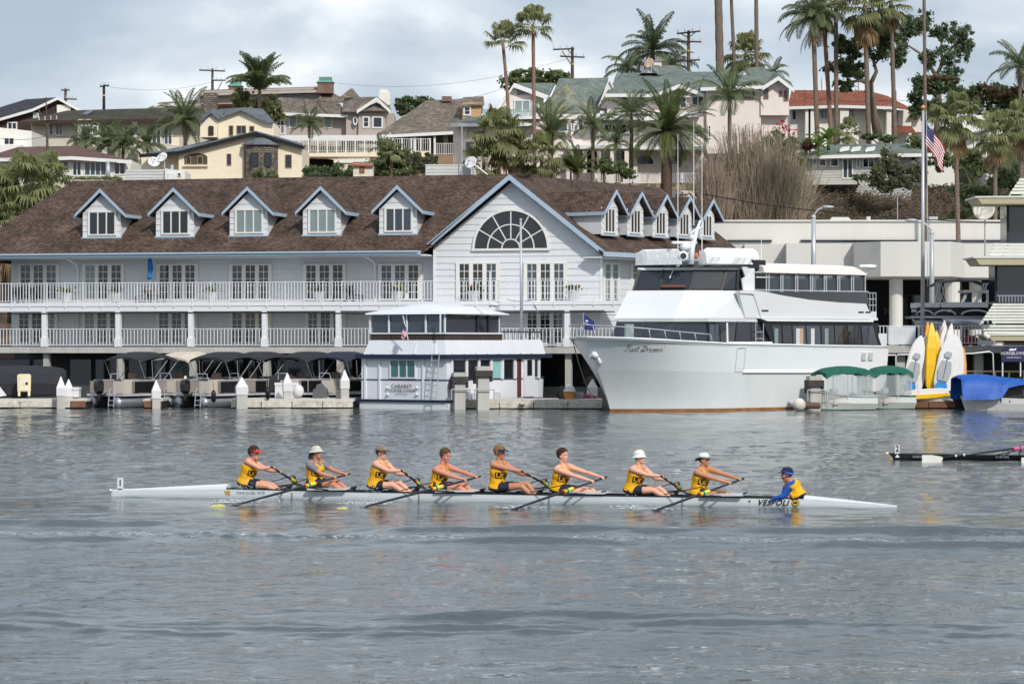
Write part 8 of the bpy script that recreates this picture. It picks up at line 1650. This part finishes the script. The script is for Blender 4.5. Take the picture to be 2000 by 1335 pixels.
def build_person(label, F_, J, fs, skin, look, hat, hair=None, tee=None, sleeves=None, letters=True, oar=None, glasses=None, tilt=0.0):
    """J: joints in world space. fs: forward sign. oar: handle axis (point, direction)"""
    hip, shN, shF, head, haN, haF, knN, knF, ftN, ftF = [Vector(J[k]) for k in ('hip', 'shN', 'shF', 'head', 'haN', 'haF', 'knN', 'knF', 'ftN', 'ftF')]
    sm = (shN+shF)/2; ax = (sm-hip); T = ax.length; ax.normalize(); latS = (shF-shN).normalized(); latH = (F_.n.to_3d()).normalized(); fwdS = (latS.cross(ax))*(1 if (latS.cross(ax)).dot(F_.d.to_3d()*fs) > 0 else -1); fwdS.normalize()
    latt = lambda q: (latH.lerp(latS, min(1, q*1.2))-ax*(latH.lerp(latS, min(1, q*1.2))).dot(ax)).normalized()
    b = MB(); K = 1.22; rings = []
    for q, w_, d_, off in ((-.16, .10, .08, 0), (-.12, .155, .115, -.01), (0, .172, .125, -.01), (.2, .155, .112, 0), (.42, .155, .112, .0), (.62, .178, .124, .006), (.8, .185, .122, .0), (.93, .170, .100, -.005), (1.03, .125, .080, -.008), (1.10, .078, .062, -.005), (1.16, .055, .055, 0)):
        c = hip+ax*T*q; l = latt(max(0, q)); f2 = l.cross(ax)*(1 if l.cross(ax).dot(fwdS) > 0 else -1); c = c+f2*off
        rings.append([c+l*w_*K*math.cos(a)*(abs(math.cos(a))**-.12 if abs(math.cos(a)) > .01 else 1)+f2*d_*K*1.1*math.sin(a) for a in [2*math.pi*j/16 for j in range(16)]])
    b.loft(rings)
    # neck and head
    look = look.normalized(); up = Vector((0, 0, 1)); lr = look.cross(up).normalized(); hu = lr.cross(look).normalized(); Mh = Matrix((lr, look, hu)).transposed()
    H = lambda x, y, z: head+Mh@Vector((x*1.15, y*1.17, z*1.27-.004))
    nb = hip+ax*T*1.02; b.tube([nb, nb.lerp(H(0, -.02, -.08), .6), H(0, -.025, -.07)], [.080, .070, .066], 10)
    def hball(c, r, n=12, m=8):
        i0 = len(b.V); b.ball((0, 0, 0), r, n, m); b.V[i0:] = [tuple(H(*(Vector(v)+Vector(c)))) for v in b.V[i0:]]
    hball((0, -.012, .035), (.078, .098, .088)); hball((0, .018, -.035), (.062, .075, .078)); hball((0, .055, -.085), (.036, .034, .030)); hball((0, .088, -.012), (.015, .026, .024)); hball((0, .078, .028), (.052, .022, .016)); hball((0, .083, -.052), (.026, .018, .012))
    for s in (-1, 1): hball((s*.077, -.008, -.012), (.012, .020, .032)); hball((s*.035, .065, -.028), (.022, .02, .02))
    for s, sh in ((-1, shN), (1, shF)):
        ha = haN if s < 0 else haF; kn = knN if s < 0 else knF; ft = ftN if s < 0 else ftF
        v_ = ha-sh; Lr = v_.length; el = sh+v_*.53+Vector((0, 0, -1))*max(.015, .5*math.sqrt(max(0, .64**2-min(Lr, .64)**2)))*.55-fwdS*.0; el += latS*s*.02
        J['elN' if s < 0 else 'elF'] = el
        i_ = sm.lerp(sh, .50)+ax*.045; b.tube([i_, sh, sh.lerp(el, .12), sh.lerp(el, .45), el, el.lerp(ha, .25), el.lerp(ha, .6), ha], [.066, .080, .074, .063, .048, .052, .042, .029], 10)
        b.ball(tuple(sh), .070, 10, 7); hp = hip+latH*s*.095; b.tube([hp-Vector((0, 0, .01)), hp.lerp(kn, .25), hp.lerp(kn, .7), kn, kn.lerp(ft, .25), kn.lerp(ft, .6), ft], [.112, .106, .082, .066, .068, .054, .042], 10)
        fd = F_.d.to_3d()*fs; b.tube([ft-Vector((0, 0, .0)), ft+fd*.06-Vector((0, 0, .03)), ft+fd*.14+Vector((0, 0, .05))], [.04, .042, .03], 8)
        # the hand: palm, four curled fingers, thumb
        if oar: oa = oar[1].normalized(); oc = oar[0]+oa*((ha-oar[0]).dot(oa)); wr = ha
        else: oa = latH; oc = ha+fwdS*.05-Vector((0, 0, .01)); wr = ha
        out_ = (oc-wr); out_ -= oa*out_.dot(oa)
        if out_.length < .03: out_ = fwdS*.07
        e1 = out_.normalized(); e2 = oa.cross(e1).normalized(); e2 = e2 if e2.z > 0 else -e2; ctr = wr+e1*max(out_.length, .07)
        if oar: ctr = oc
        palm = ctr-e1*.034+e2*.014; b.tube([wr, wr.lerp(palm, .55), palm], [.028, .032, .034], 8)
        for k in range(4):
            o = ctr+oa*(k-1.5)*.022; rr = .030; ln = (205, 225, 220, 190)[k]; pts = [palm+oa*(k-1.5)*.019]+[o+(e1*-math.cos(R(a0))+e2*math.sin(R(a0)))*rr for a0 in [35+(ln-35)*j/4 for j in range(5)]]
            b.tube(pts, [.013, .012, .011, .0105, .010, .009], 6)
        o = ctr+oa*(-1.9)*.022*(1 if s < 0 else -1)*-1; b.tube([palm-e2*.01, o-e1*.026-e2*.018, o-e2*.030, o+e1*.012-e2*.028], [.014, .012, .011, .009], 6)
    t = thing('person', label, 'person', (hip.x, hip.y, hip.z-.12))
    raw = b.build('body', skin, t, fixn=True)
    md = raw.modifiers.new('r', 'REMESH'); md.mode = 'VOXEL'; md.voxel_size = .0105; md.use_smooth_shade = True
    ms = raw.modifiers.new('s', 'SMOOTH'); ms.factor = .5; ms.iterations = 3
    dg = bpy.context.evaluated_depsgraph_get(); me = bpy.data.meshes.new_from_object(raw.evaluated_get(dg)); raw.modifiers.clear(); old = raw.data; raw.data = me; bpy.data.meshes.remove(old)
    if not me.materials: me.materials.append(skin)
    nv = len(me.vertices); co = np.empty(nv*3); me.vertices.foreach_get('co', co); co = co.reshape(-1, 3)+np.array(ORG[t.name]); no = np.empty(nv*3); me.vertices.foreach_get('normal', no); no = no.reshape(-1, 3)
    polys = [tuple(p.vertices) for p in me.polygons]
    rel = co-np.array(hip); tq = rel@np.array(ax)/T; ls = np.array(latS)-np.array(ax)*np.dot(latS, ax); ls /= np.linalg.norm(ls); lat = rel@ls; fw = rel@np.array(fwdS); 
    def garment(name, mask, off, m):
        idx = -np.ones(nv, dtype=int); keep = [p for p in polys if all(mask[i] for i in p)]
        used = sorted({i for p in keep for i in p})
        if not used: return None
        idx[used] = np.arange(len(used)); g = MB(); wv = .0022*np.sin(co[:, 2]*38+co[:, 0]*25)+.0018*np.sin(co[:, 0]*45-co[:, 2]*24); g.V = [tuple(v) for v in (co+no*(off+wv[:, None]*(off > .009)))[used]]; g.F = [tuple(int(idx[i]) for i in p) for p in keep]
        return g.build(name, m, t, smooth=True, fixn=False)
    dN, sN = segd(co, shN, J['elN']); dF, sF = segd(co, shF, J['elF']); farm = np.minimum(segd(co, J['elN'], haN)[0], segd(co, J['elF'], haF)[0])
    uparm = ((dN < .085) & (sN > .30)) | ((dF < .085) & (sF > .30)); kD, kS = segd(co, hip-latH*.095, knN); kD2, kS2 = segd(co, hip+latH*.095, knF)
    dh = np.linalg.norm(co-np.array(head), axis=1)
    torso = (tq > -.05) & (tq < 1.2) & (dh > .145) & ~uparm & (farm > .065)
    arml = np.abs(lat) < np.where(tq < .60, .30, .30-(tq-.60)*.34); neck = ~((fw > .03) & (tq > .92+(lat/.1)**2*.22)) & ~((tq > 1.04) & (np.abs(lat) < .07)); top = (tq < 1.19)
    leg = (kD < .125) & (kS > .12) | (kD2 < .125) & (kS2 > .12)
    garment('shorts', ((np.minimum(np.where(kD < .13, kS, 9), np.where(kD2 < .13, kS2, 9)) < .56) & ((tq < .03) | (fw > .13))) | ((tq < .04) & (tq > -.3) & (np.abs(fw) < .16)), .008, NAVS)
    if tee: garment('tshirt', (((dN < .11) | (dF < .11) | ((np.abs(fw) < .17) & (np.abs(lat) < .25))) & (tq > .3) & (dF > 0) & (farm > .062) & (tq < 1.12) & (dh > .14) & (np.where(dN < .10, sN, 0) < .62) & (np.where(dF < .10, sF, 0) < .62)), .008, tee)
    if sleeves: garment('long_sleeves', ((tq > .3) & (tq < 1.03) & (dh > .125)) | ((farm < .075) & (np.linalg.norm(co-np.array(haN), axis=1) > .045) & (np.linalg.norm(co-np.array(haF), axis=1) > .045)), .008, sleeves)
    sg_ = garment('singlet', torso & arml & neck & top & ~(leg & ((tq < -.03) | (fw > .15))) & (np.abs(fw) < .20), .015 if (tee or sleeves) else .011, YEL)
    # chest lettering wrapped round the singlet
    if letters:
        bv = BVHTree.FromPolygons([tuple(c) for c in co], polys)
        fwv = fwdS; nr = -Vector(ls)
        def wrap(x, y, off):
            th = -x/.150; d = (fwv*math.cos(th)+nr*math.sin(th)).normalized(); c = hip+ax*(T*.56+y); hit = bv.ray_cast(c+d*.23, -d, .3)
            return (hit[0]+hit[1]*off) if hit[0] is not None else c+d*.14
        b = MB(); n = 20; 
        for i in range(n):
            for j in range(4):
                x0, x1 = -.185+.37*i/n, -.185+.37*(i+1)/n; y0, y1 = -.065+.13*j/4, -.065+.13*(j+1)/4; b.face([wrap(x0, y0, .0195), wrap(x1, y0, .0195), wrap(x1, y1, .0195), wrap(x0, y1, .0195)])
        bx = b.build('black_panel', BLACKP, t, fixn=False)
        b = MB(); cw = .0150; chh = .0135
        for q, ch in enumerate('UCSB'):
            for r_, row in enumerate(BITS[ch]):
                for c_, bit in enumerate(row):
                    if bit == '1':
                        x0 = -.170+q*.087+c_*cw; y1 = .047-r_*chh; b.face([wrap(x0, y1-chh, .0225), wrap(x0+cw, y1-chh, .0225), wrap(x0+cw, y1, .0225), wrap(x0, y1, .0225)])
        b.build('team_lettering', YEL, t, fixn=False)
    # eyes, mouth
    def hb_(name, m, items, smooth=True):
        g = MB()
        for c, r in items:
            i0 = len(g.V); g.ball((0, 0, 0), r, 8, 6); g.V[i0:] = [tuple(H(*(Vector(v)+Vector(c)))) for v in g.V[i0:]]
        return g.build(name, m, t, smooth=smooth)
    hb_('eyes', EYE, [((s*.033, .087, .008), (.011, .008, .006)) for s in (-1, 1)]); hb_('mouth', LIP, [((0, .094, -.055), (.020, .010, .006))])
    # head-space masks
    rh = co-np.array(head); hx = rh@np.array(lr); hy = rh@np.array(look); hz = rh@np.array(hu); sk = (dh < .172)
    if hair:
        rh /= 1.15; hx, hy, hz = hx/1.15, hy/1.17, hz/1.27; hl = sk & (((hz > .045+.0*hy) & (hy < .07)) | ((hy < -.005) & (hz > -.045)) | ((hy < .02) & (hz > .0))) & (hz > -.06)
        idx = -np.ones(nv, dtype=int); keep = [p for p in polys if all(hl[i] for i in p)]; used = sorted({i for p in keep for i in p}); idx[used] = np.arange(len(used)); g = MB()
        amp = (.016+.012*np.sin(co[:, 0]*95+co[:, 2]*60)*np.sin(co[:, 1]*88+co[:, 2]*70)+.012*np.clip(hz/.1, 0, 1))*(.45 if hat in ('cap', 'bucket', 'backcap', 'boonie', 'coxcap') else 1.0); g.V = [tuple(v) for v in (co+no*amp[:, None])[used]]; g.F = [tuple(int(idx[i]) for i in p) for p in keep]; g.build('hair', hair, t, smooth=True, fixn=False)
    def dome(name, m, rx=.092, ry=.112, rz=.085, z0=.045, y0=-.008, flat=.0):
        g = MB(); rg = []
        for k in range(7):
            a = math.pi/2*k/6.3; rg.append([tuple(H(rx*math.cos(a)**.8*math.cos(p), y0+ry*math.cos(a)**.8*math.sin(p), z0+rz*math.sin(a)+flat*math.sin(p))) for p in [2*math.pi*j/16 for j in range(16)]])
        g.loft(rg); return g.build(name, m, t, smooth=True)
    def brim(name, m, r0, r1, a0, a1, z0, drop, y0=-.008, n=12, rx=.9):
        g = MB(); I = []; O = []
        for j in range(n+1): p = a0+(a1-a0)*j/n; I.append(H(r0*rx*math.cos(p), y0+r0*math.sin(p), z0)); O.append(H(r1*rx*math.cos(p), y0+r1*math.sin(p), z0-drop*abs(math.sin((p-a0)/(a1-a0)*math.pi))**(.5 if a1-a0 < 5 else 0)))
        for j in range(n): g.ext([I[j], I[j+1], O[j+1], O[j]], tuple(hu*.006))
        return g.build(name, m, t)
    HM = {'visor_red': mat('red_visor', (214,36,44), rough=.5), 'visor_navy': mat('navy_visor', (30,38,62), rough=.6), 'cap': mat('olive_cap', (134,118,98), rough=.85), 'bucket': mat('white_bucket_hat', (232,230,224), rough=.85), 'backcap': mat('white_cap', (226,228,234), rough=.8), 'boonie': mat('stone_sun_hat', (200,194,184), rough=.9), 'coxcap': mat('navy_cap', (26,36,58), rough=.8)}
    if hat in ('visor_red', 'visor_navy'):
        g = MB(); rg = [[tuple(H(.088*math.cos(p), -.008+.108*math.sin(p), z)) for p in [2*math.pi*j/20 for j in range(20)]] for z in (.036, .062)]; g.loft(rg, cap=False); v_ = g.build('visor_band', HM[hat], t); brim('visor_brim', HM[hat], .10, .185, R(25), R(155), .045, .022)
    elif hat in ('cap', 'coxcap'):
        dome('cap_crown', HM[hat]); brim('cap_brim', mat('dark_brim', (84,76,70)) if hat == 'cap' else HM[hat], .10, .185, R(30), R(150), .05, .02)
        if hat == 'cap': hb_('cap_badge', WHITE, [((-.02, .082, .085), (.022, .014, .018))])
        else: 
            g = MB(); rg = [[tuple(H(.093*math.cos(p), -.008+.113*math.sin(p), z+.25*.113*math.sin(p))) for p in [2*math.pi*j/20 for j in range(20)]] for z in (.02, .052)]; g.loft(rg, cap=False); g.build('headset_band', mat('blue_patterned_band', (70,96,190), var=.5, scale=40), t); g = MB(); g.tube([H(-.085, .0, -.01), H(-.075, .07, -.05), H(-.03, .115, -.055)], .006, 6); g.ball(tuple(H(-.03, .118, -.055)), .012, 8, 5); g.build('microphone', BLACKP, t)
    elif hat == 'bucket': dome('hat_crown', HM[hat], .095, .115, .095, .035); brim('hat_brim', HM[hat], .106, .136, 0, 2*math.pi, .040, .045, n=20)
    elif hat == 'boonie':
        dome('hat_crown', HM[hat], .094, .114, .092, .035); brim('hat_brim', HM[hat], .106, .152, 0, 2*math.pi, .045, .04, n=20); g = MB(); g.ext([H(-.07, -.12, .02), H(.07, -.12, .02), H(.075, -.155, -.10), H(-.075, -.155, -.10)], tuple(look*-.01)); g.build('neck_flap', mat('grey_flap', (120,118,116)), t); g = MB(); g.tube([H(-.08, .02, .03), H(-.07, .04, -.08), H(-.01, .05, -.13)], .005, 5); g.build('chin_strap', BLACKP, t)
    elif hat == 'backcap': dome('cap_crown', HM[hat], .093, .113, .088, .04); brim('cap_brim', mat('dark_brim2', (60,56,56)), .105, .165, R(215), R(325), .03, .045); 
    if glasses: g = MB(); [g.ext([H(s*.012, .100, .022), H(s*.062, .088, .022), H(s*.060, .088, -.012), H(s*.016, .102, -.014)], tuple(look*.006)) for s in (-1, 1)]; g.tube([H(-.06, .088, .016), H(-.086, .02, .014), H(-.084, -.02, .006)], .005, 5); g.tube([H(.06, .088, .016), H(.086, .02, .014)], .005, 5); g.build('sunglasses', glasses, t)
    return t
OARB = mat('oar_carbon', (38,40,46), rough=.3, var=.15, spec=.6); SLV = mat('lime_sleeve', (214,222,60), rough=.5); COL_ = mat('orange_collar', (240,130,50), rough=.5); TEAL = mat('teal_collar', (30,110,130), rough=.5); BLD = mat('yellow_blade', (214,214,130), rough=.4, grime=.1); BLD2 = mat('white_blade', (238,236,226), rough=.4); CLOG = mat('dark_blade_edge', (60,62,70))
def make_oar(F_, end, lock, outb, bm, label, nearside=True, blade_px=None):
    """end, lock in local frame coordinates"""
    e_, l_ = F_.w(*end), F_.w(*lock); d = (l_-e_).normalized(); tip = l_+d*outb; t = thing('oar', label, 'oar', l_)
    MB().tube([e_, e_+d*.22, e_+d*.23, l_+d*.3, l_+d*(outb-.5), tip], [.019, .019, .025, .029, .024, .017], 8).build('shaft', OARB, t, smooth=True)
    MB().tube([e_-d*.01, e_+d*.20], .021, 8).build('handle_grip', BLACKP, t); MB().tube([l_-d*.19, l_+d*.07], .043, 10).build('sleeve', SLV, t); MB().tube([l_-d*.03, l_+d*.0], .062, 10).build('collar', TEAL, t); MB().tube([l_+d*.05, l_+d*.10], .05, 10).build('stopper', COL_, t); MB().tube([l_-d*.22, l_-d*.19], .04, 8).build('stopper', COL_, t)
    hd = Vector((d.x, d.y, 0)).normalized(); sd_ = Vector((0, 0, 1)).cross(hd); b = MB(); n = 6; rg = []
    for k in range(n+1):
        q = k/n; p = tip+hd*.50*q+d*0; p.z = tip.z-.07-.05*q; w_ = .06+.11*min(1, q*2.2)-.03*max(0, q-.85)*4; cz = .02*math.sin(q*math.pi)
        rg.append([p+Vector((0, 0, w_))+sd_*cz, p+sd_*(cz+.02), p-Vector((0, 0, w_))+sd_*cz, p+sd_*(cz+.012)])
    b.loft(rg); b.build('blade', bm, t); return t, e_, d
def rigger(F_, lock, sgn, u0):
    b = MB(F_); L3 = (lock[0], lock[1], lock[2]-.05)
    for du, z in ((-.55, .22), (.35, .22)): b.tube([(lock[0]+du, sgn*.27, z), L3], .016, 5)
    b.tube([(lock[0]-.95 if sgn < 0 else lock[0]-.85, sgn*.27, .24), (lock[0], lock[1], lock[2]+.14)], .011, 5); b.tube([L3, (lock[0], lock[1], lock[2]+.12)], .018, 6); b.ball((lock[0]-.02, lock[1], lock[2]+.05), (.04, .03, .07), 8, 5); b.build('rigger', CARB, shell)
# name: hip, near shoulder, far shoulder, head centre, near hand, far hand, near knee, far knee, oarlock, oar end
CREW = [
 ('rower in the bow seat with red sun visor', (479,944), (484,901), (497,903), (496,884.5), (537,914), (550,921), (524,949), (530,946), (576,940), (530,911), 'visor_red', HAIRD, None, None, 0, .0),
 ('second rower from the bow, grey T-shirt and pale sun hat', (613,945), (604,908), (628,904), (618,883), (661,930), (682,924), (649,944), (661,942), (602,947), (683,925), 'boonie', HAIRD, GREYS, None, 2, .12),
 ('third rower from the bow, olive cap and wide smile', (732,949), (733,906), (754,904), (744.5,884), (790,923), (800,930), (767,947), (781,943), (819,945), (784,918), 'cap', HAIRD, None, None, 3, .0),
 ('fourth rower from the bow, bare-headed with thick brown hair looking down', (853,951), (851,917), (875,911), (869.5,889), (905,938), (936,930), (896,951), (909,948), (850,953), (938,930), None, HAIRB, None, None, 1, -.18),
 ('fifth rower from the bow, navy visor and blond curly hair', (970,953), (963,907), (986,906), (976,883), (1023,924), (1040,932), (1019,949), (1031,945), (1068,946), (1019,920), 'visor_navy', HAIRL, None, None, 2, .0),
 ('sixth rower from the bow, bare-headed with short dark hair', (1089,957), (1087,916), (1111,911), (1099,889), (1160,938), (1182,931), (1149,960), (1157,957), (1106,958), (1184,931), None, HAIRD, None, None, 3, .05),
 ('seventh rower from the bow, white bucket hat and blue mirror sunglasses', (1233,959), (1235,916), (1257,914), (1249,892), (1296,934), (1308,941), (1276,957), (1288,953), (1327,953), (1291,929), 'bucket', HAIRD, None, glassmat('blue_mirror_lens', (60,60,190)), 3, .08),
 ('stroke rower nearest the cox, white cap worn backwards and dark sunglasses', (1362,965), (1361,922), (1383,915), (1375,897), (1429,941), (1449,934), (1410,967), (1417,964), (1372,963), (1452,934), 'backcap', HAIRD, None, BLACKP, 2, .05),
]
for i, (lab, hip, sN_, sF_, hd_, hN, hF, kN, kF, lk, oe, hat, hair, tee, gl, sk, tl) in enumerate(CREW):
    near = i % 2 == 1; L_ = FB.L; W_ = lambda p, v: FB.W(p[0], p[1], v)
    lv = -.84 if near else .84; lock = L_(lk[0], lk[1], lv); end = L_(oe[0], oe[1], .20 if near else -.20)
    word = ['bow', 'second', 'third', 'fourth', 'fifth', 'sixth', 'seventh', 'stroke'][i]
    outb = 2.25
    ot, e_, d_ = make_oar(FB, end, lock, outb, BLD, 'black oar with lime sleeve pulled by the %s rower, %s side of the shell' % (word, 'near' if near else 'far'))
    rigger(FB, lock, -1 if near else 1, FB.u(hip[0], 0))
    # hands rest on the handle
    tN, tF = (.42, .10) if near else (.10, .42)
    pN, pF = e_+d_*tN, e_+d_*tF; toward = (FB.d.to_3d()*-.045+Vector((0, 0, .02)))
    J = dict(hip=W_(hip, 0)+Vector((0, 0, .02)), shN=W_(sN_, -.205), shF=W_(sF_, .205), head=W_(hd_, -.02), haN=pN+toward, haF=pF+toward, knN=W_(kN, -.11), knF=W_(kF, .11))
    J['ftN'] = FB.w(FB.u(hip[0], 0)+.88, -.09, .10); J['ftF'] = FB.w(FB.u(hip[0], 0)+.88, .09, .10)
    yaw = (-18 if near else -12); fd = FB.d.to_3d(); look = Matrix.Rotation(R(yaw), 3, 'Z')@fd; look.z = tl
    build_person(lab+', yellow singlet', FB, J, 1, SKIN[sk], look, hat, hair, tee, None, True, (e_, d_), gl)
# coxswain facing the crew
J = dict(hip=FB.W(1559, 968, 0), shN=FB.W(1546, 942, -.17), shF=FB.W(1540, 941, .17), head=FB.W(1537, 926, -.01), haN=FB.W(1514, 972, -.20), haF=FB.W(1520, 972, .20), knN=FB.w(FB.u(1535, 0), -.12, .23), knF=FB.w(FB.u(1535, 0), .12, .23), ftN=FB.w(FB.u(1508, 0), -.1, .12), ftF=FB.w(FB.u(1508, 0), .1, .12))
lk_ = Matrix.Rotation(R(12), 3, 'Z')@(-FB.d.to_3d()); lk_.z = -.05
build_person('coxswain in the stern seat facing the crew, navy cap, blue sleeves under a yellow vest', FB, J, -1, SKIN[1], lk_, 'coxcap', HAIRD, None, BLUS, False, None)
# ---------------------------------------------------------------- splashes at the near blades and along the hull
SPL = glassmat('water_droplet', (214,222,228), rough=.15, alpha=.75)
def splash(label, px, py, v, w_, h_, n, seed):
    rs = random.Random(seed); b = MB(); c = FB.W(px, py, v)
    for k in range(n):
        x = rs.gauss(0, w_/2.2); z = abs(rs.gauss(0, h_/2.2))*(1-min(.8, abs(x)/w_)); r_ = rs.uniform(.0025, .0085)*(1.3 if z < .05 else 1); b.ball((c.x+x, c.y+rs.gauss(0, .10), max(.0, c.z*0)+z), (r_*rs.uniform(1, 2.6), r_, r_), 5, 3)
    for k in range(int(n*.35)):
        x = rs.gauss(0, w_*.7); y = rs.gauss(0, .14); b.ball((c.x+x, c.y+y, .008), (rs.uniform(.02, .07), rs.uniform(.01, .04), .010), 6, 3)
    tag(b.build('splash', SPL, smooth=True, kind='stuff', fixn=False), label, 'splash')
splash('splash at the bow rower and second oar, spray over the hull', 483, 975, -.9, .42, .62, 330, 1); splash('small splash behind the second oar blade', 452, 975, -1.6, .4, .14, 120, 2); splash('splash at the fourth oar beside the third rower', 728, 972, -.9, .30, .50, 220, 3); splash('low splash left of the fourth oar', 700, 980, -1.3, .4, .14, 130, 4)
splash('low splash at the sixth oar blade', 1020, 986, -1.6, .35, .10, 110, 5); splash('low splash at the eighth oar blade', 1270, 990, -1.4, .5, .16, 170, 6); splash('droplets beside the seventh rower', 1230, 985, -.8, .25, .4, 50, 7)
# ---------------------------------------------------------------- the second shell cut by the right edge
F3 = Frame(1742, 79.6, -6); sh2 = thing('rowing_shell', 'black racing shell with bow number 2 entering at the right edge', 'rowing shell', F3.w(2, 0, 0)); L2 = F3.u(2120, 0)
BLKH = mat('gloss_black_hull', (20,20,22), rough=.2, spec=.6); rings = []
for k in range(31):
    u = L2*k/30; b_ = max(.012, .28*math.sin(min(1, u/6.5)*math.pi/2)**.8); z = .165+.0*u; rings.append([(u-.1*(1-min(1, u*3)), -b_, z), (u, -b_*.97, z*.5), (u+.06*(1-min(1, u*2)), -b_*.7, -.05), (u+.06, 0, -.09), (u+.06, b_*.7, -.05), (u, b_*.97, z*.5), (u-.1*(1-min(1, u*3)), b_, z)])
b = MB(F3); b.loft(rings, closed=False, cap=False); b.build('hull', BLKH, sh2, smooth=True); b = MB(F3); b.loft([[r_[0], (r_[0][0], 0, .20), r_[-1]] for r_ in rings], closed=False, cap=False); b.build('bow_deck', BLKH, sh2)
b = MB(F3); b.ball((-.14, 0, .18), .045, 8, 6); b.build('bow_ball', mat('pale_rubber_ball', (236,230,200)), sh2, smooth=True); b = MB(F3); b.tube([(-.11, -.005, .165), (.02, -.005, -.02)], .018, 5); b.build('bow_strap', mat('amber_tape', (214,150,60)), sh2)
c = F3.L(1752.5, 885, 0); MB(F3).box(c[0]-.07, c[0]+.07, -.01, .01, .18, .43).build('bow_number_card', WHITE, sh2); lettering('number_two', '2', .25, BLACKP, sh2, lambda x, y: F3.w(c[0]+x*.85, -.014, .315+y), bold=.008)
b = MB(F3); b.ext([(c[0]-.07, -.08, .07), (c[0]+.07, -.08, .07), (c[0]-.0, -.08, .17)], (0, -.01, 0)); b.build('white_triangle', WHITE, sh2)
hy_ = lambda s, sz, px: lettering('hull_lettering', s, sz, STEEL, sh2, lambda x, y: F3.w(F3.u(px, -.2)+x, -.29, .10+y)); hy_('HUDSON', .09, 1795); hy_('HUDSON', .09, 1957)
t = thing('oar', 'black oar with white blade and pink sleeve beside the black shell', 'oar', F3.W(1841, 893, -1.0)); a_, c_ = F3.W(1842, 893, -1.5), F3.W(2040, 868, -.6)
MB().tube([a_, a_.lerp(c_, .25), c_], [.022, .03, .035], 8).build('shaft', OARB, t, smooth=True); q0, q1 = F3.W(1980, 876.5, -.95), F3.W(2010, 873, -.8); MB().tube([q0, q1], [.05, .075], 10).build('sleeve', mat('pink_sleeve', (236,90,140)), t)
for x, y in ((1867, 890), (1883, 888)): p = F3.W(x, y, -1.42); MB().tube([p-Vector((.025, 0, -.002)), p+Vector((.025, 0, .003))], .037, 8).build('white_tape', WHITE, t)
q2 = F3.W(1993, 875, -.88); MB().tube([q2-Vector((.03, 0, 0)), q2+Vector((.03, 0, 0))], .085, 10).build('collar', TEAL, t)
b = MB(F3); pts = [(1801, 888), (1801, 905), (1838, 906), (1842, 893.5), (1838, 891), (1820, 888)]; b.ext([F3.L(x, y, -1.5) for x, y in pts], (0, .03, 0)); b.build('blade', BLD2, t)
t = thing('oar', 'white blade tip of the next oar at the very right edge', 'oar', F3.W(2000, 900, -1.5)); b = MB(F3); b.ext([F3.L(x, y, -1.5) for x, y in ((1995, 893), (1995, 904), (2035, 905), (2038, 897), (2020, 893))], (0, .03, 0)); b.build('blade', BLD2, t); MB(F3).tube([F3.L(2036, 897, -1.5), F3.L(2160, 880, -.8)], .025, 6).build('shaft', OARB, t)
b = MB(F3)
for p, q in (((1940, 890, -.2), (1992, 877, -.85)), ((1958, 891, -.2), (1978, 880, -.8)), ((1990, 890, -.2), (1994, 878, -.85))): b.tube([F3.L(*p), F3.L(*q)], .016, 5)
b.build('rigger', CARB, sh2)
